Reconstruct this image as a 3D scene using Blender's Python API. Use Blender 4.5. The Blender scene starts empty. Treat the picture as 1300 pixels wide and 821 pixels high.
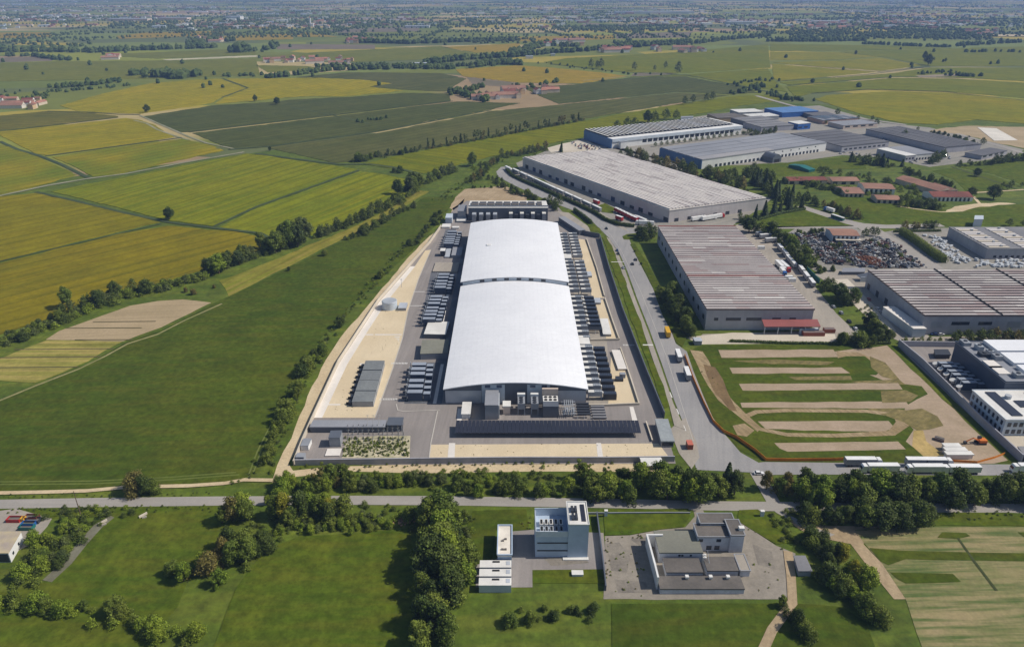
import bpy, math, random
from mathutils import Vector, Matrix
random.seed(7)
R = math.radians
SC = bpy.context.scene
COL = SC.collection
# ------------------------------------------------------------------ camera geometry (used to survey the site)
IW, IH, FPX, PX, PY, HC = 1300, 821, 894.0, 650.0, 365.5, 195.0
PITCH = math.atan((PY + 20) / FPX)
SP, CP = math.sin(PITCH), math.cos(PITCH)
def G(x, y, z=0.0):
    """surveyed point: where the sight line of a photo point meets the level z"""
    v = (y - PY) / FPX
    t = (HC - z) / (SP + v * CP)
    return ((x - PX) / FPX * t, t * (CP - v * SP))
def GV(x, y, z=0.0):
    a = G(x, y, z); return Vector((a[0], a[1], z))
def HF(yt, yb):
    """height of a vertical edge from its top and foot rows"""
    v = (yb - PY) / FPX; t = HC / (SP + v * CP); Y = t * (CP - v * SP)
    v = (yt - PY) / FPX; t = Y / (CP - v * SP)
    return HC - t * (SP + v * CP)
def PP(pts, z=0.0): return [G(x, y, z) for x, y in pts]
# ------------------------------------------------------------------ materials
def lin(c):
    out = []
    for k in c:
        k /= 255.0
        out.append(k / 12.92 if k <= .04045 else ((k + .055) / 1.055) ** 2.4)
    return (out[0], out[1], out[2], 1)
MATS = {}
def newmat(name):
    m = bpy.data.materials.new(name); m.use_nodes = True
    nt = m.node_tree; b = nt.nodes['Principled BSDF']
    return m, nt, b
def N(nt, t, **kw):
    n = nt.nodes.new(t)
    for k, v in kw.items(): setattr(n, k, v)
    return n
def noise(nt, vec, scale, detail=3, rough=.55):
    n = N(nt, 'ShaderNodeTexNoise'); n.inputs['Scale'].default_value = scale
    n.inputs['Detail'].default_value = detail; n.inputs['Roughness'].default_value = rough
    nt.links.new(vec, n.inputs['Vector']); return n.outputs['Fac']
def maprange(nt, s, a, b, c, d):
    n = N(nt, 'ShaderNodeMapRange'); nt.links.new(s, n.inputs[0])
    for i, v in enumerate((a, b, c, d)): n.inputs[i + 1].default_value = v
    return n.outputs[0]
def mix(nt, f, a, b, mode='MIX'):
    n = N(nt, 'ShaderNodeMix', data_type='RGBA', blend_type=mode)
    if isinstance(f, (int, float)): n.inputs[0].default_value = f
    else: nt.links.new(f, n.inputs[0])
    for i, v in ((6, a), (7, b)):
        if isinstance(v, (tuple, list)): n.inputs[i].default_value = v
        else: nt.links.new(v, n.inputs[i])
    return n.outputs[2]
def scalecol(nt, col, fac):
    n = N(nt, 'ShaderNodeVectorMath', operation='SCALE'); nt.links.new(col, n.inputs[0])
    if isinstance(fac, (int, float)): n.inputs['Scale'].default_value = fac
    else: nt.links.new(fac, n.inputs['Scale'])
    return n.outputs[0]
def dark(c, k): return (c[0] * k, c[1] * k, c[2] * k, 1)
def surf(name, c1, c2=None, big=.02, fine=.6, amt=.18, rough=.85, spec=.25, metal=0.0, streak=None, c3=None, rows=None, veg=0):
    """weathered surface: two tones by a broad noise, a fine grain, optional streaks (angle, along, across, strength)"""
    if name in MATS: return MATS[name]
    m, nt, b = newmat(name)
    a1 = lin(c1); a2 = lin(c2) if c2 else dark(a1, .8)
    pos = N(nt, 'ShaderNodeNewGeometry').outputs['Position']
    f = maprange(nt, noise(nt, pos, big, 4), .36, .64, 0, 1)
    col = mix(nt, f, a1, a2)
    if streak:
        ang, al, ac, st = streak
        mp = N(nt, 'ShaderNodeMapping'); mp.vector_type = 'TEXTURE'
        mp.inputs['Rotation'].default_value = (0, 0, ang); mp.inputs['Scale'].default_value = (al, ac, 50)
        nt.links.new(pos, mp.inputs['Vector'])
        s = maprange(nt, noise(nt, mp.outputs[0], 1.0, 3, .6), .42, .66, 0, st)
        col = mix(nt, s, col, lin(c3) if c3 else dark(a2, .62))
    if rows:
        ang, per, st, rc = rows
        mp = N(nt, 'ShaderNodeMapping'); mp.vector_type = 'TEXTURE'
        mp.inputs['Rotation'].default_value = (0, 0, ang); mp.inputs['Scale'].default_value = (400, per, 50)
        nt.links.new(pos, mp.inputs['Vector'])
        w = N(nt, 'ShaderNodeTexWave', wave_type='BANDS', bands_direction='Y'); w.inputs['Scale'].default_value = .314
        w.inputs['Distortion'].default_value = 1.2; w.inputs['Detail'].default_value = 2; w.inputs['Detail Scale'].default_value = .6
        nt.links.new(mp.outputs[0], w.inputs['Vector'])
        s = maprange(nt, w.outputs['Fac'], .80, 1.0, 0, st)
        col = mix(nt, s, col, lin(rc))
    g = maprange(nt, noise(nt, pos, fine, 5, .75), .3, .7, 1 - amt, 1 + amt)
    col = scalecol(nt, col, g)
    if veg:
        g2 = maprange(nt, noise(nt, pos, max(.045, big * 4), 4, .65), .36, .64, 1 - veg, 1 + veg); col = scalecol(nt, col, g2)
        wv_ = N(nt, 'ShaderNodeVectorMath', operation='MULTIPLY'); nt.links.new(col, wv_.inputs[0]); wv_.inputs[1].default_value = (1.07, .97, .5); col = wv_.outputs[0]
    nt.links.new(col, b.inputs['Base Color'])
    b.inputs['Roughness'].default_value = rough; b.inputs['Metallic'].default_value = metal
    b.inputs['Specular IOR Level'].default_value = spec
    MATS[name] = m
    return m
def paint(name, c, rough=.5, spec=.4, amt=.07, metal=0.0): return surf(name, c, tuple(k * .93 for k in c), big=.12, fine=1.5, amt=amt, rough=rough, spec=spec, metal=metal)
def leafmat(name, c1, c2, c3):
    if name in MATS: return MATS[name]
    m, nt, b = newmat(name)
    geo = N(nt, 'ShaderNodeNewGeometry'); oi = N(nt, 'ShaderNodeObjectInfo')
    f = maprange(nt, noise(nt, geo.outputs['Position'], .28, 2), .38, .62, 0, 1)
    col = mix(nt, f, lin(c1), lin(c2))
    r = maprange(nt, oi.outputs['Random'], 0, 1, 0, .55)
    col = mix(nt, r, col, lin(c3))
    col = scalecol(nt, col, maprange(nt, geo.outputs['Random Per Island'], 0, 1, 1.0, 2.9))
    wv_ = N(nt, 'ShaderNodeVectorMath', operation='MULTIPLY'); nt.links.new(col, wv_.inputs[0]); wv_.inputs[1].default_value = (1.2, 1.0, .62); col = wv_.outputs[0]
    nt.links.new(col, b.inputs['Base Color'])
    b.inputs['Roughness'].default_value = .65; b.inputs['Specular IOR Level'].default_value = .25
    tr = N(nt, 'ShaderNodeBsdfTranslucent'); nt.links.new(col, tr.inputs['Color'])
    ms = N(nt, 'ShaderNodeMixShader'); ms.inputs[0].default_value = .22
    nt.links.new(b.outputs[0], ms.inputs[1]); nt.links.new(tr.outputs[0], ms.inputs[2])
    nt.links.new(ms.outputs[0], nt.nodes['Material Output'].inputs['Surface'])
    MATS[name] = m
    return m
# ------------------------------------------------------------------ mesh building
def ccw(p):
    a = sum(p[i][0] * p[(i + 1) % len(p)][1] - p[(i + 1) % len(p)][0] * p[i][1] for i in range(len(p)))
    return list(p) if a > 0 else list(p)[::-1]
LOC = {}
class MB:
    def __init__(s): s.v, s.f, s.m = [], [], []
    def face(s, pts, mi=0):
        n = len(s.v); s.v += [tuple(p) for p in pts]; s.f.append(tuple(range(n, n + len(pts)))); s.m.append(mi); return s
    def prism(s, poly, z0, z1, mi=0, ti=None, bottom=False, top=True):
        p = ccw(poly); n = len(p); k = len(s.v)
        s.v += [(a[0], a[1], z0) for a in p] + [(a[0], a[1], z1) for a in p]
        for i in range(n):
            j = (i + 1) % n; s.f.append((k + i, k + j, k + n + j, k + n + i)); s.m.append(mi)
        if top: s.f.append(tuple(range(k + n, k + 2 * n))); s.m.append(mi if ti is None else ti)
        if bottom: s.f.append(tuple(range(k + n - 1, k - 1, -1))); s.m.append(mi)
        return s
    def box(s, c, d, rz=0.0, mi=0, ti=None, bottom=True):
        """centre of the base, size, turn"""
        cs, sn = math.cos(rz), math.sin(rz); hx, hy = d[0] / 2, d[1] / 2
        p = [(c[0] + a * cs - b * sn, c[1] + a * sn + b * cs) for a, b in ((-hx, -hy), (hx, -hy), (hx, hy), (-hx, hy))]
        return s.prism(p, c[2], c[2] + d[2], mi, ti, bottom)
    def tube(s, a, b, r0, r1=None, n=6, mi=0, cap=True):
        a, b = Vector(a), Vector(b); r1 = r0 if r1 is None else r1
        q = (b - a).to_track_quat('Z', 'Y'); k = len(s.v)
        for p, r in ((a, r0), (b, r1)):
            for i in range(n):
                t = 2 * math.pi * i / n
                s.v.append(tuple(p + q @ Vector((r * math.cos(t), r * math.sin(t), 0))))
        for i in range(n):
            j = (i + 1) % n; s.f.append((k + i, k + j, k + n + j, k + n + i)); s.m.append(mi)
        if cap:
            s.f.append(tuple(range(k + n, k + 2 * n))); s.m.append(mi)
            s.f.append(tuple(range(k + n - 1, k - 1, -1))); s.m.append(mi)
        return s
    def build(s, name, mats, parent=None, loc=None, smooth=False):
        if not isinstance(mats, (list, tuple)): mats = [mats]
        if parent is not None: L = LOC[parent.name]
        elif loc is not None: L = tuple(loc)
        else:
            xs, ys, zs = zip(*s.v); L = ((min(xs) + max(xs)) / 2, (min(ys) + max(ys)) / 2, min(zs))
        me = bpy.data.meshes.new(name)
        me.from_pydata([(x - L[0], y - L[1], z - L[2]) for x, y, z in s.v], [], s.f)
        for m in mats: me.materials.append(m)
        if len(mats) > 1: me.polygons.foreach_set('material_index', s.m)
        if smooth: me.polygons.foreach_set('use_smooth', [True] * len(s.f))
        me.update()
        o = bpy.data.objects.new(name, me); COL.objects.link(o)
        if parent is not None: o.parent = parent
        else: o.location = L
        LOC[o.name] = L
        return o
def tag(o, label, cat, group=None):
    o['label'] = label; o['category'] = cat
    if group: o['group'] = group
    return o
def thing(name, label, cat, loc, group=None):
    o = bpy.data.objects.new(name, None); COL.objects.link(o); o.location = loc; o.empty_display_size = 1
    LOC[o.name] = tuple(loc)
    return tag(o, label, cat, group)
def struct(o): o['kind'] = 'structure'; return o
def dup(root, loc, rz=0.0, label=None, group=None, scale=None):
    r = root.copy(); COL.objects.link(r); r.location = loc; r.rotation_euler = (0, 0, rz)
    if scale: r.scale = scale
    if label: r['label'] = label
    if group: r['group'] = group
    for ch in root.children:
        c = ch.copy(); COL.objects.link(c); c.parent = r
        for g in ch.children:
            d = g.copy(); COL.objects.link(d); d.parent = c
    return r
ROUGH = {'rice_field', 'soya_field', 'stubble_field', 'mown_strip', 'ploughed_field', 'meadow', 'far_field', 'dirt_track', 'building_site', 'grass_field', 'bare_ground', 'grass_strip', 'grass_patch', 'dry_patch', 'soil_strip', 'lawn', 'verge', 'grass_ground', 'forecourt'}
ER = random.Random(31)
def ragged(pts):
    """natural field edge: extra points with a little wander"""
    out = []
    for i, p in enumerate(pts):
        q = pts[(i + 1) % len(pts)]; out.append(p); a, b = Vector(G(*p)), Vector(G(*q)); L = (b - a).length; n = min(40, int(L / 9)); amp = min(1.3, .25 + .0011 * a.length)
        for k in range(1, n):
            t = k / n; w = FPX / max(150, ((a + b) / 2).length) * amp; out.append((p[0] + (q[0] - p[0]) * t + ER.gauss(0, w * .55), p[1] + (q[1] - p[1]) * t + ER.gauss(0, w * .22)))
    return out
def sheet(name, pts, mat, z, thick=0.0):
    """a flat patch of ground given by surveyed points"""
    if name in ROUGH: pts = ragged(pts)
    b = MB(); p = PP(pts, z)
    if thick: b.prism(p, z - thick, z)
    else: b.face([(x, y, z) for x, y in ccw(p)])
    return struct(b.build(name, mat))
def path_pts(pts, n):
    """n points spread evenly (in world metres) along a surveyed polyline"""
    w = [Vector(G(*p)) for p in pts]; L = [0]
    for i in range(len(w) - 1): L.append(L[-1] + (w[i + 1] - w[i]).length)
    out = []
    for k in range(n):
        d = L[-1] * (k + .5) / n
        for i in range(len(w) - 1):
            if d <= L[i + 1] or i == len(w) - 2:
                f = (d - L[i]) / max(1e-6, L[i + 1] - L[i]); q = w[i].lerp(w[i + 1], f); out.append(q); break
    return out
def ribbon(name, pts, width, mat, z):
    w = [Vector(G(*p)) for p in pts]; b = MB(); Lf, Rt = [], []
    for i, p in enumerate(w):
        d = (w[min(i + 1, len(w) - 1)] - w[max(i - 1, 0)]).normalized(); nrm = Vector((-d.y, d.x))
        wd = width[i] if isinstance(width, (list, tuple)) else width
        Lf.append(p + nrm * wd / 2); Rt.append(p - nrm * wd / 2)
    for i in range(len(w) - 1):
        b.face([(q.x, q.y, z) for q in (Rt[i], Rt[i + 1], Lf[i + 1], Lf[i])])
    return struct(b.build(name, mat))
def wallrun(b, wpts, thick, z0, z1, mi=0):
    """a wall along world points, mitred, one closed run"""
    Lf, Rt = [], []
    w = [Vector(p) for p in wpts]
    for i, p in enumerate(w):
        d0 = (p - w[i - 1]).normalized() if i else (w[1] - p).normalized()
        d1 = (w[i + 1] - p).normalized() if i < len(w) - 1 else d0
        d = (d0 + d1).normalized(); nrm = Vector((-d.y, d.x)); k = 1 / max(.4, d.dot(d0))
        Lf.append(p + nrm * thick / 2 * k); Rt.append(p - nrm * thick / 2 * k)
    for i in range(len(w) - 1):
        a, c, e, f = Rt[i], Rt[i + 1], Lf[i + 1], Lf[i]
        b.face([(a.x, a.y, z0), (c.x, c.y, z0), (c.x, c.y, z1), (a.x, a.y, z1)], mi)
        b.face([(e.x, e.y, z0), (f.x, f.y, z0), (f.x, f.y, z1), (e.x, e.y, z1)], mi)
        b.face([(a.x, a.y, z1), (c.x, c.y, z1), (e.x, e.y, z1), (f.x, f.y, z1)], mi)
    a, f = Rt[0], Lf[0]; b.face([(f.x, f.y, z0), (a.x, a.y, z0), (a.x, a.y, z1), (f.x, f.y, z1)], mi)
    a, f = Rt[-1], Lf[-1]; b.face([(a.x, a.y, z0), (f.x, f.y, z0), (f.x, f.y, z1), (a.x, a.y, z1)], mi)
    return b
def bil(q, s, t):
    """point of a world quad (front-left, front-right, back-right, back-left)"""
    a = [q[0][i] * (1 - s) + q[1][i] * s for i in (0, 1)]; c = [q[3][i] * (1 - s) + q[2][i] * s for i in (0, 1)]
    return (a[0] * (1 - t) + c[0] * t, a[1] * (1 - t) + c[1] * t)
def sub(q, s0, s1, t0, t1): return [bil(q, s0, t0), bil(q, s1, t0), bil(q, s1, t1), bil(q, s0, t1)]
def squared(q):
    """nearest parallelogram-true rectangle on a surveyed roof quad"""
    c = Vector((sum(p[0] for p in q) / 4, sum(p[1] for p in q) / 4)); v = [Vector(p) for p in q]
    u = ((v[1] - v[0]) + (v[2] - v[3])) / 2; w = ((v[3] - v[0]) + (v[2] - v[1])) / 2
    lu, lw = u.length, w.length; ud = u.normalized(); wd = Vector((-ud.y, ud.x))
    if wd.dot(w) < 0: wd = -wd
    # share the skew between both sides
    a = (w.normalized() + wd).normalized(); wd = a; ud2 = Vector((wd.y, -wd.x))
    if ud2.dot(u) < 0: ud2 = -ud2
    u, w = ud2 * lu, wd * lw
    return [tuple(c - u / 2 - w / 2), tuple(c + u / 2 - w / 2), tuple(c + u / 2 + w / 2), tuple(c - u / 2 + w / 2)]
# ------------------------------------------------------------------ ground and fields
def ang(a, b):
    p, q = G(*a), G(*b); return math.atan2(q[1] - p[1], q[0] - p[0])
M_GRASS = surf('rough grass', (84, 104, 42), (66, 88, 34), big=.025, fine=.3, amt=.34, streak=(.1, 60, 7, .5), c3=(104, 112, 56), veg=.22)
def farmland():
    m, nt, b = newmat('distant farmland')
    pos = N(nt, 'ShaderNodeNewGeometry').outputs['Position']
    cols = []
    for rot, sx, sy, off in ((.22, 520, 240, 0), (-.12, 900, 420, 37)):
        mp = N(nt, 'ShaderNodeMapping'); mp.vector_type = 'TEXTURE'
        mp.inputs['Rotation'].default_value = (0, 0, rot); mp.inputs['Scale'].default_value = (sx, sy, 500); mp.inputs['Location'].default_value = (off, off, 0)
        nt.links.new(pos, mp.inputs['Vector'])
        v = N(nt, 'ShaderNodeTexVoronoi', distance='CHEBYCHEV', voronoi_dimensions='2D'); v.inputs['Scale'].default_value = 1.0; v.inputs['Randomness'].default_value = .75
        nt.links.new(mp.outputs[0], v.inputs['Vector'])
        sep = N(nt, 'ShaderNodeSeparateColor'); nt.links.new(v.outputs['Color'], sep.inputs[0])
        cr = N(nt, 'ShaderNodeValToRGB'); cr.color_ramp.interpolation = 'CONSTANT'
        stops = [(0, (112, 118, 54)), (.16, (132, 136, 56)), (.3, (98, 106, 66)), (.44, (158, 144, 62)), (.56, (116, 126, 66)), (.68, (150, 130, 100)), (.78, (104, 114, 54)), (.9, (172, 156, 110))]
        e = cr.color_ramp.elements
        e[0].position, e[0].color = 0, lin(stops[0][1]); e[1].position, e[1].color = stops[1][0], lin(stops[1][1])
        for p, c in stops[2:]:
            k = e.new(p); k.color = lin(c)
        nt.links.new(sep.outputs[0], cr.inputs[0]); cols.append(cr.outputs[0])
        if off == 0: second = sep.outputs[1]
    f = maprange(nt, noise(nt, pos, .0011, 1), .48, .52, 0, 1)
    col = mix(nt, f, cols[0], cols[1])
    g = maprange(nt, noise(nt, pos, .02, 5, .7), .25, .75, .84, 1.16)
    nt.links.new(scalecol(nt, col, g), b.inputs['Base Color']); b.inputs['Roughness'].default_value = .95; b.inputs['Specular IOR Level'].default_value = .1
    return m
b = MB(); xs = [-28000, -6000, -2500, -1000, 0, 1000, 2500, 6000, 28000]; ys = [-1200, 0, 1200, 3000, 7000, 14000, 42000]
for i in range(len(xs) - 1):
    for j in range(len(ys) - 1):
        b.face([(xs[i], ys[j], 0), (xs[i + 1], ys[j], 0), (xs[i + 1], ys[j + 1], 0), (xs[i], ys[j + 1], 0)])
struct(b.build('ground', farmland()))
b = MB(); b.face([(-700, 60, .06), (800, 60, .06), (1100, 1050, .06), (420, 1320, .06), (-300, 900, .06), (-700, 600, .06)])
struct(b.build('grass_ground', M_GRASS))
LA = ang((0, 331), (205, 284)); LB = ang((325, 263), (455, 217)); LD = ang((345, 185), (620, 140)); LE = ang((0, 166), (222, 174))
rice = lambda n, c1, c2, c3, a, st=.55, al=150, ac=7, big=.008: surf(n, c1, c2, big=big, fine=.3, amt=.2, rough=.9, spec=.1, streak=(a, al, ac, min(1, st * 1.45)), c3=c3, veg=.12, rows=(a, 15, .38, tuple(k * .72 for k in c2)))
Y1 = rice('ripe rice', (126, 120, 28), (115, 114, 30), (104, 106, 30), LA)
Y1b = rice('ripe rice amber', (127, 118, 28), (115, 112, 30), (98, 100, 32), ang((212, 287), (0, 335)))
YG = rice('turning rice', (111, 122, 30), (122, 126, 32), (88, 106, 32), LB, .6)
YG2 = rice('turning rice pale', (114, 125, 30), (124, 128, 34), (92, 110, 34), LB, .7)
Y3 = rice('golden rice', (143, 135, 38), (132, 128, 38), (114, 120, 38), ang((0, 167), (160, 150)), .5)
Y4 = rice('golden rice with green', (142, 132, 40), (94, 112, 38), (112, 118, 40), ang((115, 225), (285, 190)), .6, big=.012)
YF = rice('yellow rice', (150, 140, 40), (136, 132, 38), (124, 126, 40), ang((75, 135), (280, 100)), .6)
DK = rice('soya crop', (74, 84, 58), (66, 78, 52), (88, 94, 68), LD, .45, 200, 9)
DK2 = rice('soya crop dull', (84, 90, 66), (72, 82, 56), (94, 98, 74), LD, .5, 200, 12)
BG = rice('stubble', (98, 100, 52), (86, 92, 48), (112, 106, 66), LE, .5)
MEA = surf('meadow', (60, 81, 32), (71, 87, 33), big=.011, fine=.3, amt=.34, rough=.9, spec=.1, streak=(.05, 30, 5, .45), c3=(88, 90, 44), veg=.13)
MEA2 = surf('lush meadow', (68, 91, 32), (80, 95, 35), big=.03, fine=.3, amt=.34, rough=.9, spec=.1, streak=(.0, 30, 4, .5), c3=(94, 98, 46), veg=.15)
OL = rice('olive field', (106, 114, 58), (94, 106, 52), (116, 118, 62), .25, .6)
OG = rice('green field', (101, 112, 28), (114, 118, 28), (84, 100, 30), ang((985, 105), (1300, 125)), .6)
OY = rice('yellow green field', (136, 130, 28), (118, 122, 28), (104, 112, 30), ang((985, 105), (1300, 125)), .7)
TAN = surf('dry soil', (176, 156, 124), (162, 144, 112), big=.03, fine=.6, amt=.12, streak=(.1, 90, 3, .4), c3=(136, 122, 92))
TAN2 = surf('far soil', (150, 136, 112), (140, 126, 104), big=.01, fine=.1, amt=.1)
BRN = surf('far brown soil', (122, 108, 90), (110, 102, 80), big=.01, fine=.1, amt=.1)
PALE = rice('mown strips', (134, 136, 92), (120, 126, 82), (162, 152, 122), 0.0, .7, 90, 4)
MOWN = rice('mown grass', (124, 124, 68), (112, 122, 56), (138, 130, 90), ang((290, 377), (390, 325)), .6, 60, 4)
YEL2 = rice('far yellow crop', (150, 130, 56), (140, 126, 54), (126, 120, 54), .2, .5)
DIRT = surf('bare earth', (180, 160, 130), (160, 140, 110), big=.06, fine=.7, amt=.2, streak=(1.2, 30, 2.5, .5), c3=(142, 124, 96))
SAND = surf('pale gravel track', (206, 188, 154), (190, 170, 136), big=.06, fine=.8, amt=.18)
def field(name, pts, mat, h=.45): return sheet(name, pts, mat, h, h - .02)
# left side
field('rice_field', [(-60, 256), (0, 249), (46, 245), (120, 261), (203, 282), (150, 294), (0, 330.5), (-60, 344)], Y1)
field('rice_field', [(-60, 349), (0, 334), (150, 297), (212, 286.5), (300, 294), (343, 302), (330, 318), (262, 341), (150, 374), (60, 405), (0, 424), (-60, 446)], Y1b)
field('rice_field', [(64, 243), (120, 232), (170, 222.5), (312, 195), (335, 197), (454, 215), (324, 261), (272, 287), (215, 280), (140, 261)], YG)
field('rice_field', [(278, 288.5), (326, 264.5), (458, 217.5), (490, 222), (538, 233), (500, 258), (450, 280), (400, 297), (352, 309), (340, 300), (300, 292)], YG2)
field('rice_field', [(0, 167), (80, 159), (160, 150), (176, 152), (195, 158), (221, 174), (150, 185), (62, 197.5), (45, 195), (20, 182), (0, 172)], Y3)
field('rice_field', [(66, 199.5), (150, 187), (232, 176), (262, 183), (284, 191), (210, 207), (150, 221), (118, 224), (96, 212)], Y4)
field('rice_field', [(-60, 184), (0, 184), (10, 186), (50, 200), (98, 222), (26, 242), (0, 247), (-60, 256)], Y4)
field('stubble_field', [(-50, 150), (0, 147), (62, 141), (120, 144), (150, 147.5), (150, 149), (80, 157), (0, 165.5), (-50, 168)], BG, .3)
field('soya_field', [(180, 148), (270, 134), (325, 131), (380, 126), (440, 123.5), (513, 118), (570, 119), (572, 128), (345, 155), (240, 167.5), (228, 168)], DK)
field('soya_field', [(244, 169), (330, 159), (580, 129), (660, 131), (622, 139), (480, 166), (345, 184.5), (325, 188), (292, 189)], DK)
field('soya_field', [(340, 187.5), (485, 168), (625, 141), (700, 134), (860, 118), (925, 121), (860, 131), (740, 151), (650, 167), (500, 197), (444, 205), (425, 206.5)], DK2)
field('soya_field', [(376, 98), (440, 92), (480, 92), (560, 93), (592, 100), (566, 116), (516, 114), (470, 110), (500, 106), (462, 101)], DK2)
field('soya_field', [(665, 112), (740, 106.5), (800, 98.5), (870, 97), (940, 110), (962, 118), (925, 119.5), (860, 116.5), (710, 132), (690, 124)], DK)
field('rice_field', [(76, 134), (130, 119), (190, 106), (246, 101.5), (280, 100), (312, 112), (280, 124), (268, 131), (178, 144.5), (140, 143), (100, 142)], YF)
field('rice_field', [(284, 100), (364, 99.5), (400, 98.5), (460, 101.5), (496, 106), (468, 110), (512, 115.5), (440, 122), (380, 122.5), (325, 127.5), (272, 132), (284, 124), (316, 112)], YF)
field('rice_field', [(462, 208), (500, 198.5), (650, 170), (740, 154), (820, 139), (870, 131), (930, 122.5), (1000, 120), (990, 128), (940, 134), (900, 142), (800, 158), (760, 170), (700, 182), (655, 192), (600, 204), (570, 212), (536, 220.5)], OG)
field('mown_strip', [(278, 356), (310, 345), (345, 331), (400, 308), (440, 292), (480, 272), (530, 242), (545, 243), (505, 267), (450, 296), (390, 326), (330, 356), (291, 377), (286, 366)], MOWN, .2)
field('ploughed_field', [(58, 431), (75, 420), (112, 407), (165, 388), (200, 382), (232, 380), (268, 384), (240, 398), (205, 415), (156, 433)], TAN, .2)
field('mown_strip', [(-60, 478), (0, 455), (34, 441), (60, 431.5), (155, 433.5), (132, 445), (112, 458), (70, 476), (44, 485.5), (0, 483), (-60, 500)], PALE, .25)
field('meadow', [(-80, 535), (0, 507), (46, 489), (112, 461), (158, 435), (208, 417), (270, 385.5), (320, 362), (392, 327.5), (452, 297.5), (505, 269), (540, 250), (578, 249), (572, 262), (558, 280), (528, 312), (490, 348), (454, 378), (430, 405), (404, 432), (388, 462), (373, 492), (356, 520), (343, 560), (325, 596), (300, 612), (210, 619), (100, 623), (0, 624), (-80, 625)], MEA, .35)
# far side, centre and right
field('far_field', [(-40, 81), (70, 78), (200, 77), (325, 75), (330, 94), (240, 99), (120, 101), (-40, 104)], OL)
field('far_field', [(-40, 74), (65, 72), (66, 77.5), (-40, 80.5)], BRN, .2)
field('far_field', [(148, 68.5), (290, 62.5), (325, 65), (325, 69.5), (200, 74.5), (150, 72)], OL)
field('far_field', [(206, 75.6), (325, 70.3), (330, 72.4), (212, 76.8)], surf('pale dust', (190, 182, 150), big=.01), .2)
field('far_field', [(-40, 42), (65, 41), (66, 47), (-40, 50)], YEL2)
field('far_field', [(148, 46), (186, 41.5), (284, 39.5), (282, 45), (152, 49.5)], YEL2)
field('far_field', [(282, 32), (350, 30), (350, 36), (282, 37)], YEL2)
field('far_field', [(284, 46), (372, 43), (372, 50), (284, 52)], YEL2)
field('far_field', [(325, 72), (400, 66.5), (560, 58.5), (600, 68), (530, 76), (450, 79), (412, 77)], OL)
field('far_field', [(562, 60), (660, 55), (660, 65), (604, 67)], YEL2)
field('far_field', [(325, 83), (390, 84), (410, 88), (340, 92)], OL)
field('far_field', [(380, 42), (378, 39.6), (430, 47), (376, 47)], YEL2)
field('far_field', [(350, 56), (476, 57), (476, 62.5), (352, 63)], BRN, .2)
field('far_field', [(416, 38), (532, 33.5), (532, 40), (430, 42)], BRN, .2)
field('far_field', [(578, 88), (655, 83), (700, 86), (762, 92), (798, 97), (738, 106), (660, 105), (588, 97)], YEL2)
field('far_field', [(592, 98), (656, 105.5), (640, 110), (600, 107)], BRN, .2)
field('far_field', [(690, 79), (720, 74), (870, 66), (975, 56), (978, 86), (872, 93), (790, 91.5), (706, 82)], OG)
field('far_field', [(806, 92.2), (858, 93), (838, 96.5), (800, 97)], BRN, .2)
field('far_field', [(655, 47), (780, 44.5), (780, 50), (660, 53)], YEL2)
field('far_field', [(782, 43), (880, 40.5), (872, 48), (782, 49.5)], BRN, .2)
field('far_field', [(800, 97.6), (874, 94.4), (975, 87), (985, 103), (1000, 117), (945, 109), (872, 96.4)], OG)
for pts, m in (([(978, 56), (1130, 58), (1210, 61), (1100, 64), (978, 65)], OG), ([(978, 66), (1060, 66), (1115, 72), (1060, 76), (978, 76)], OY),
    ([(1066, 66), (1214, 61.5), (1340, 58), (1340, 84), (1182, 84), (1124, 73)], OG), ([(982, 79.5), (1064, 77), (1116, 73.5), (1172, 83), (1118, 90), (1010, 82.5)], OY),
    ([(980, 81), (1008, 83.5), (1112, 91.5), (990, 103), (982, 100)], OY), ([(990, 104.5), (1134, 93), (1180, 86), (1340, 86), (1340, 105), (1200, 98), (1135, 97.5), (1000, 108)], OG),
    ([(998, 110), (1136, 99), (1216, 100), (1340, 108), (1340, 128), (1200, 116), (1100, 113), (1030, 118), (1010, 124)], OG),
    ([(1034, 126), (1050, 121), (1130, 116), (1200, 118), (1340, 130), (1340, 160), (1240, 152), (1190, 158), (1145, 156), (1090, 144)], OY)):
    field('rice_field', pts, m)
field('dirt_track', [(1162, 96), (1215, 93.8), (1222, 96.6), (1168, 98.4)], TAN2, .5)
field('building_site', [(1180, 166), (1195, 163), (1225, 160), (1340, 162), (1340, 192), (1300, 188), (1262, 181), (1228, 172)], TAN, .2)
field('concrete_slab', [(1241, 161.8), (1265, 163), (1292, 178), (1262, 178.6)], surf('fresh concrete', (222, 216, 204), big=.02), .6)
field('grass_field', [(1183, 217), (1210, 213), (1260, 223), (1296, 236), (1240, 245), (1225, 242), (1212, 228)], MEA2, .2)
field('grass_field', [(1212, 211.5), (1250, 208), (1310, 203), (1400, 206), (1400, 236), (1300, 235), (1262, 221)], MEA2, .2)
field('grass_field', [(1068, 250), (1140, 250), (1165, 261), (1215, 268), (1240, 262), (1330, 258), (1330, 286), (1196, 287), (1110, 284), (1062, 270), (1050, 258)], MEA2, .2)
field('grass_field', [(965, 277), (1000, 270), (1023, 267), (1060, 277), (1080, 283), (1084, 287), (966, 289)], MEA2, .2)
field('grass_field', [(962, 208), (1010, 206), (1075, 199), (1100, 204), (1100, 214), (1040, 216), (1030, 219), (975, 226), (950, 216)], MEA2, .2)
field('bare_ground', [(1212, 262), (1244, 258), (1278, 257.4), (1290, 258.6), (1244, 262.5), (1222, 268.5), (1200, 269.5)], SAND, .25)
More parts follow.
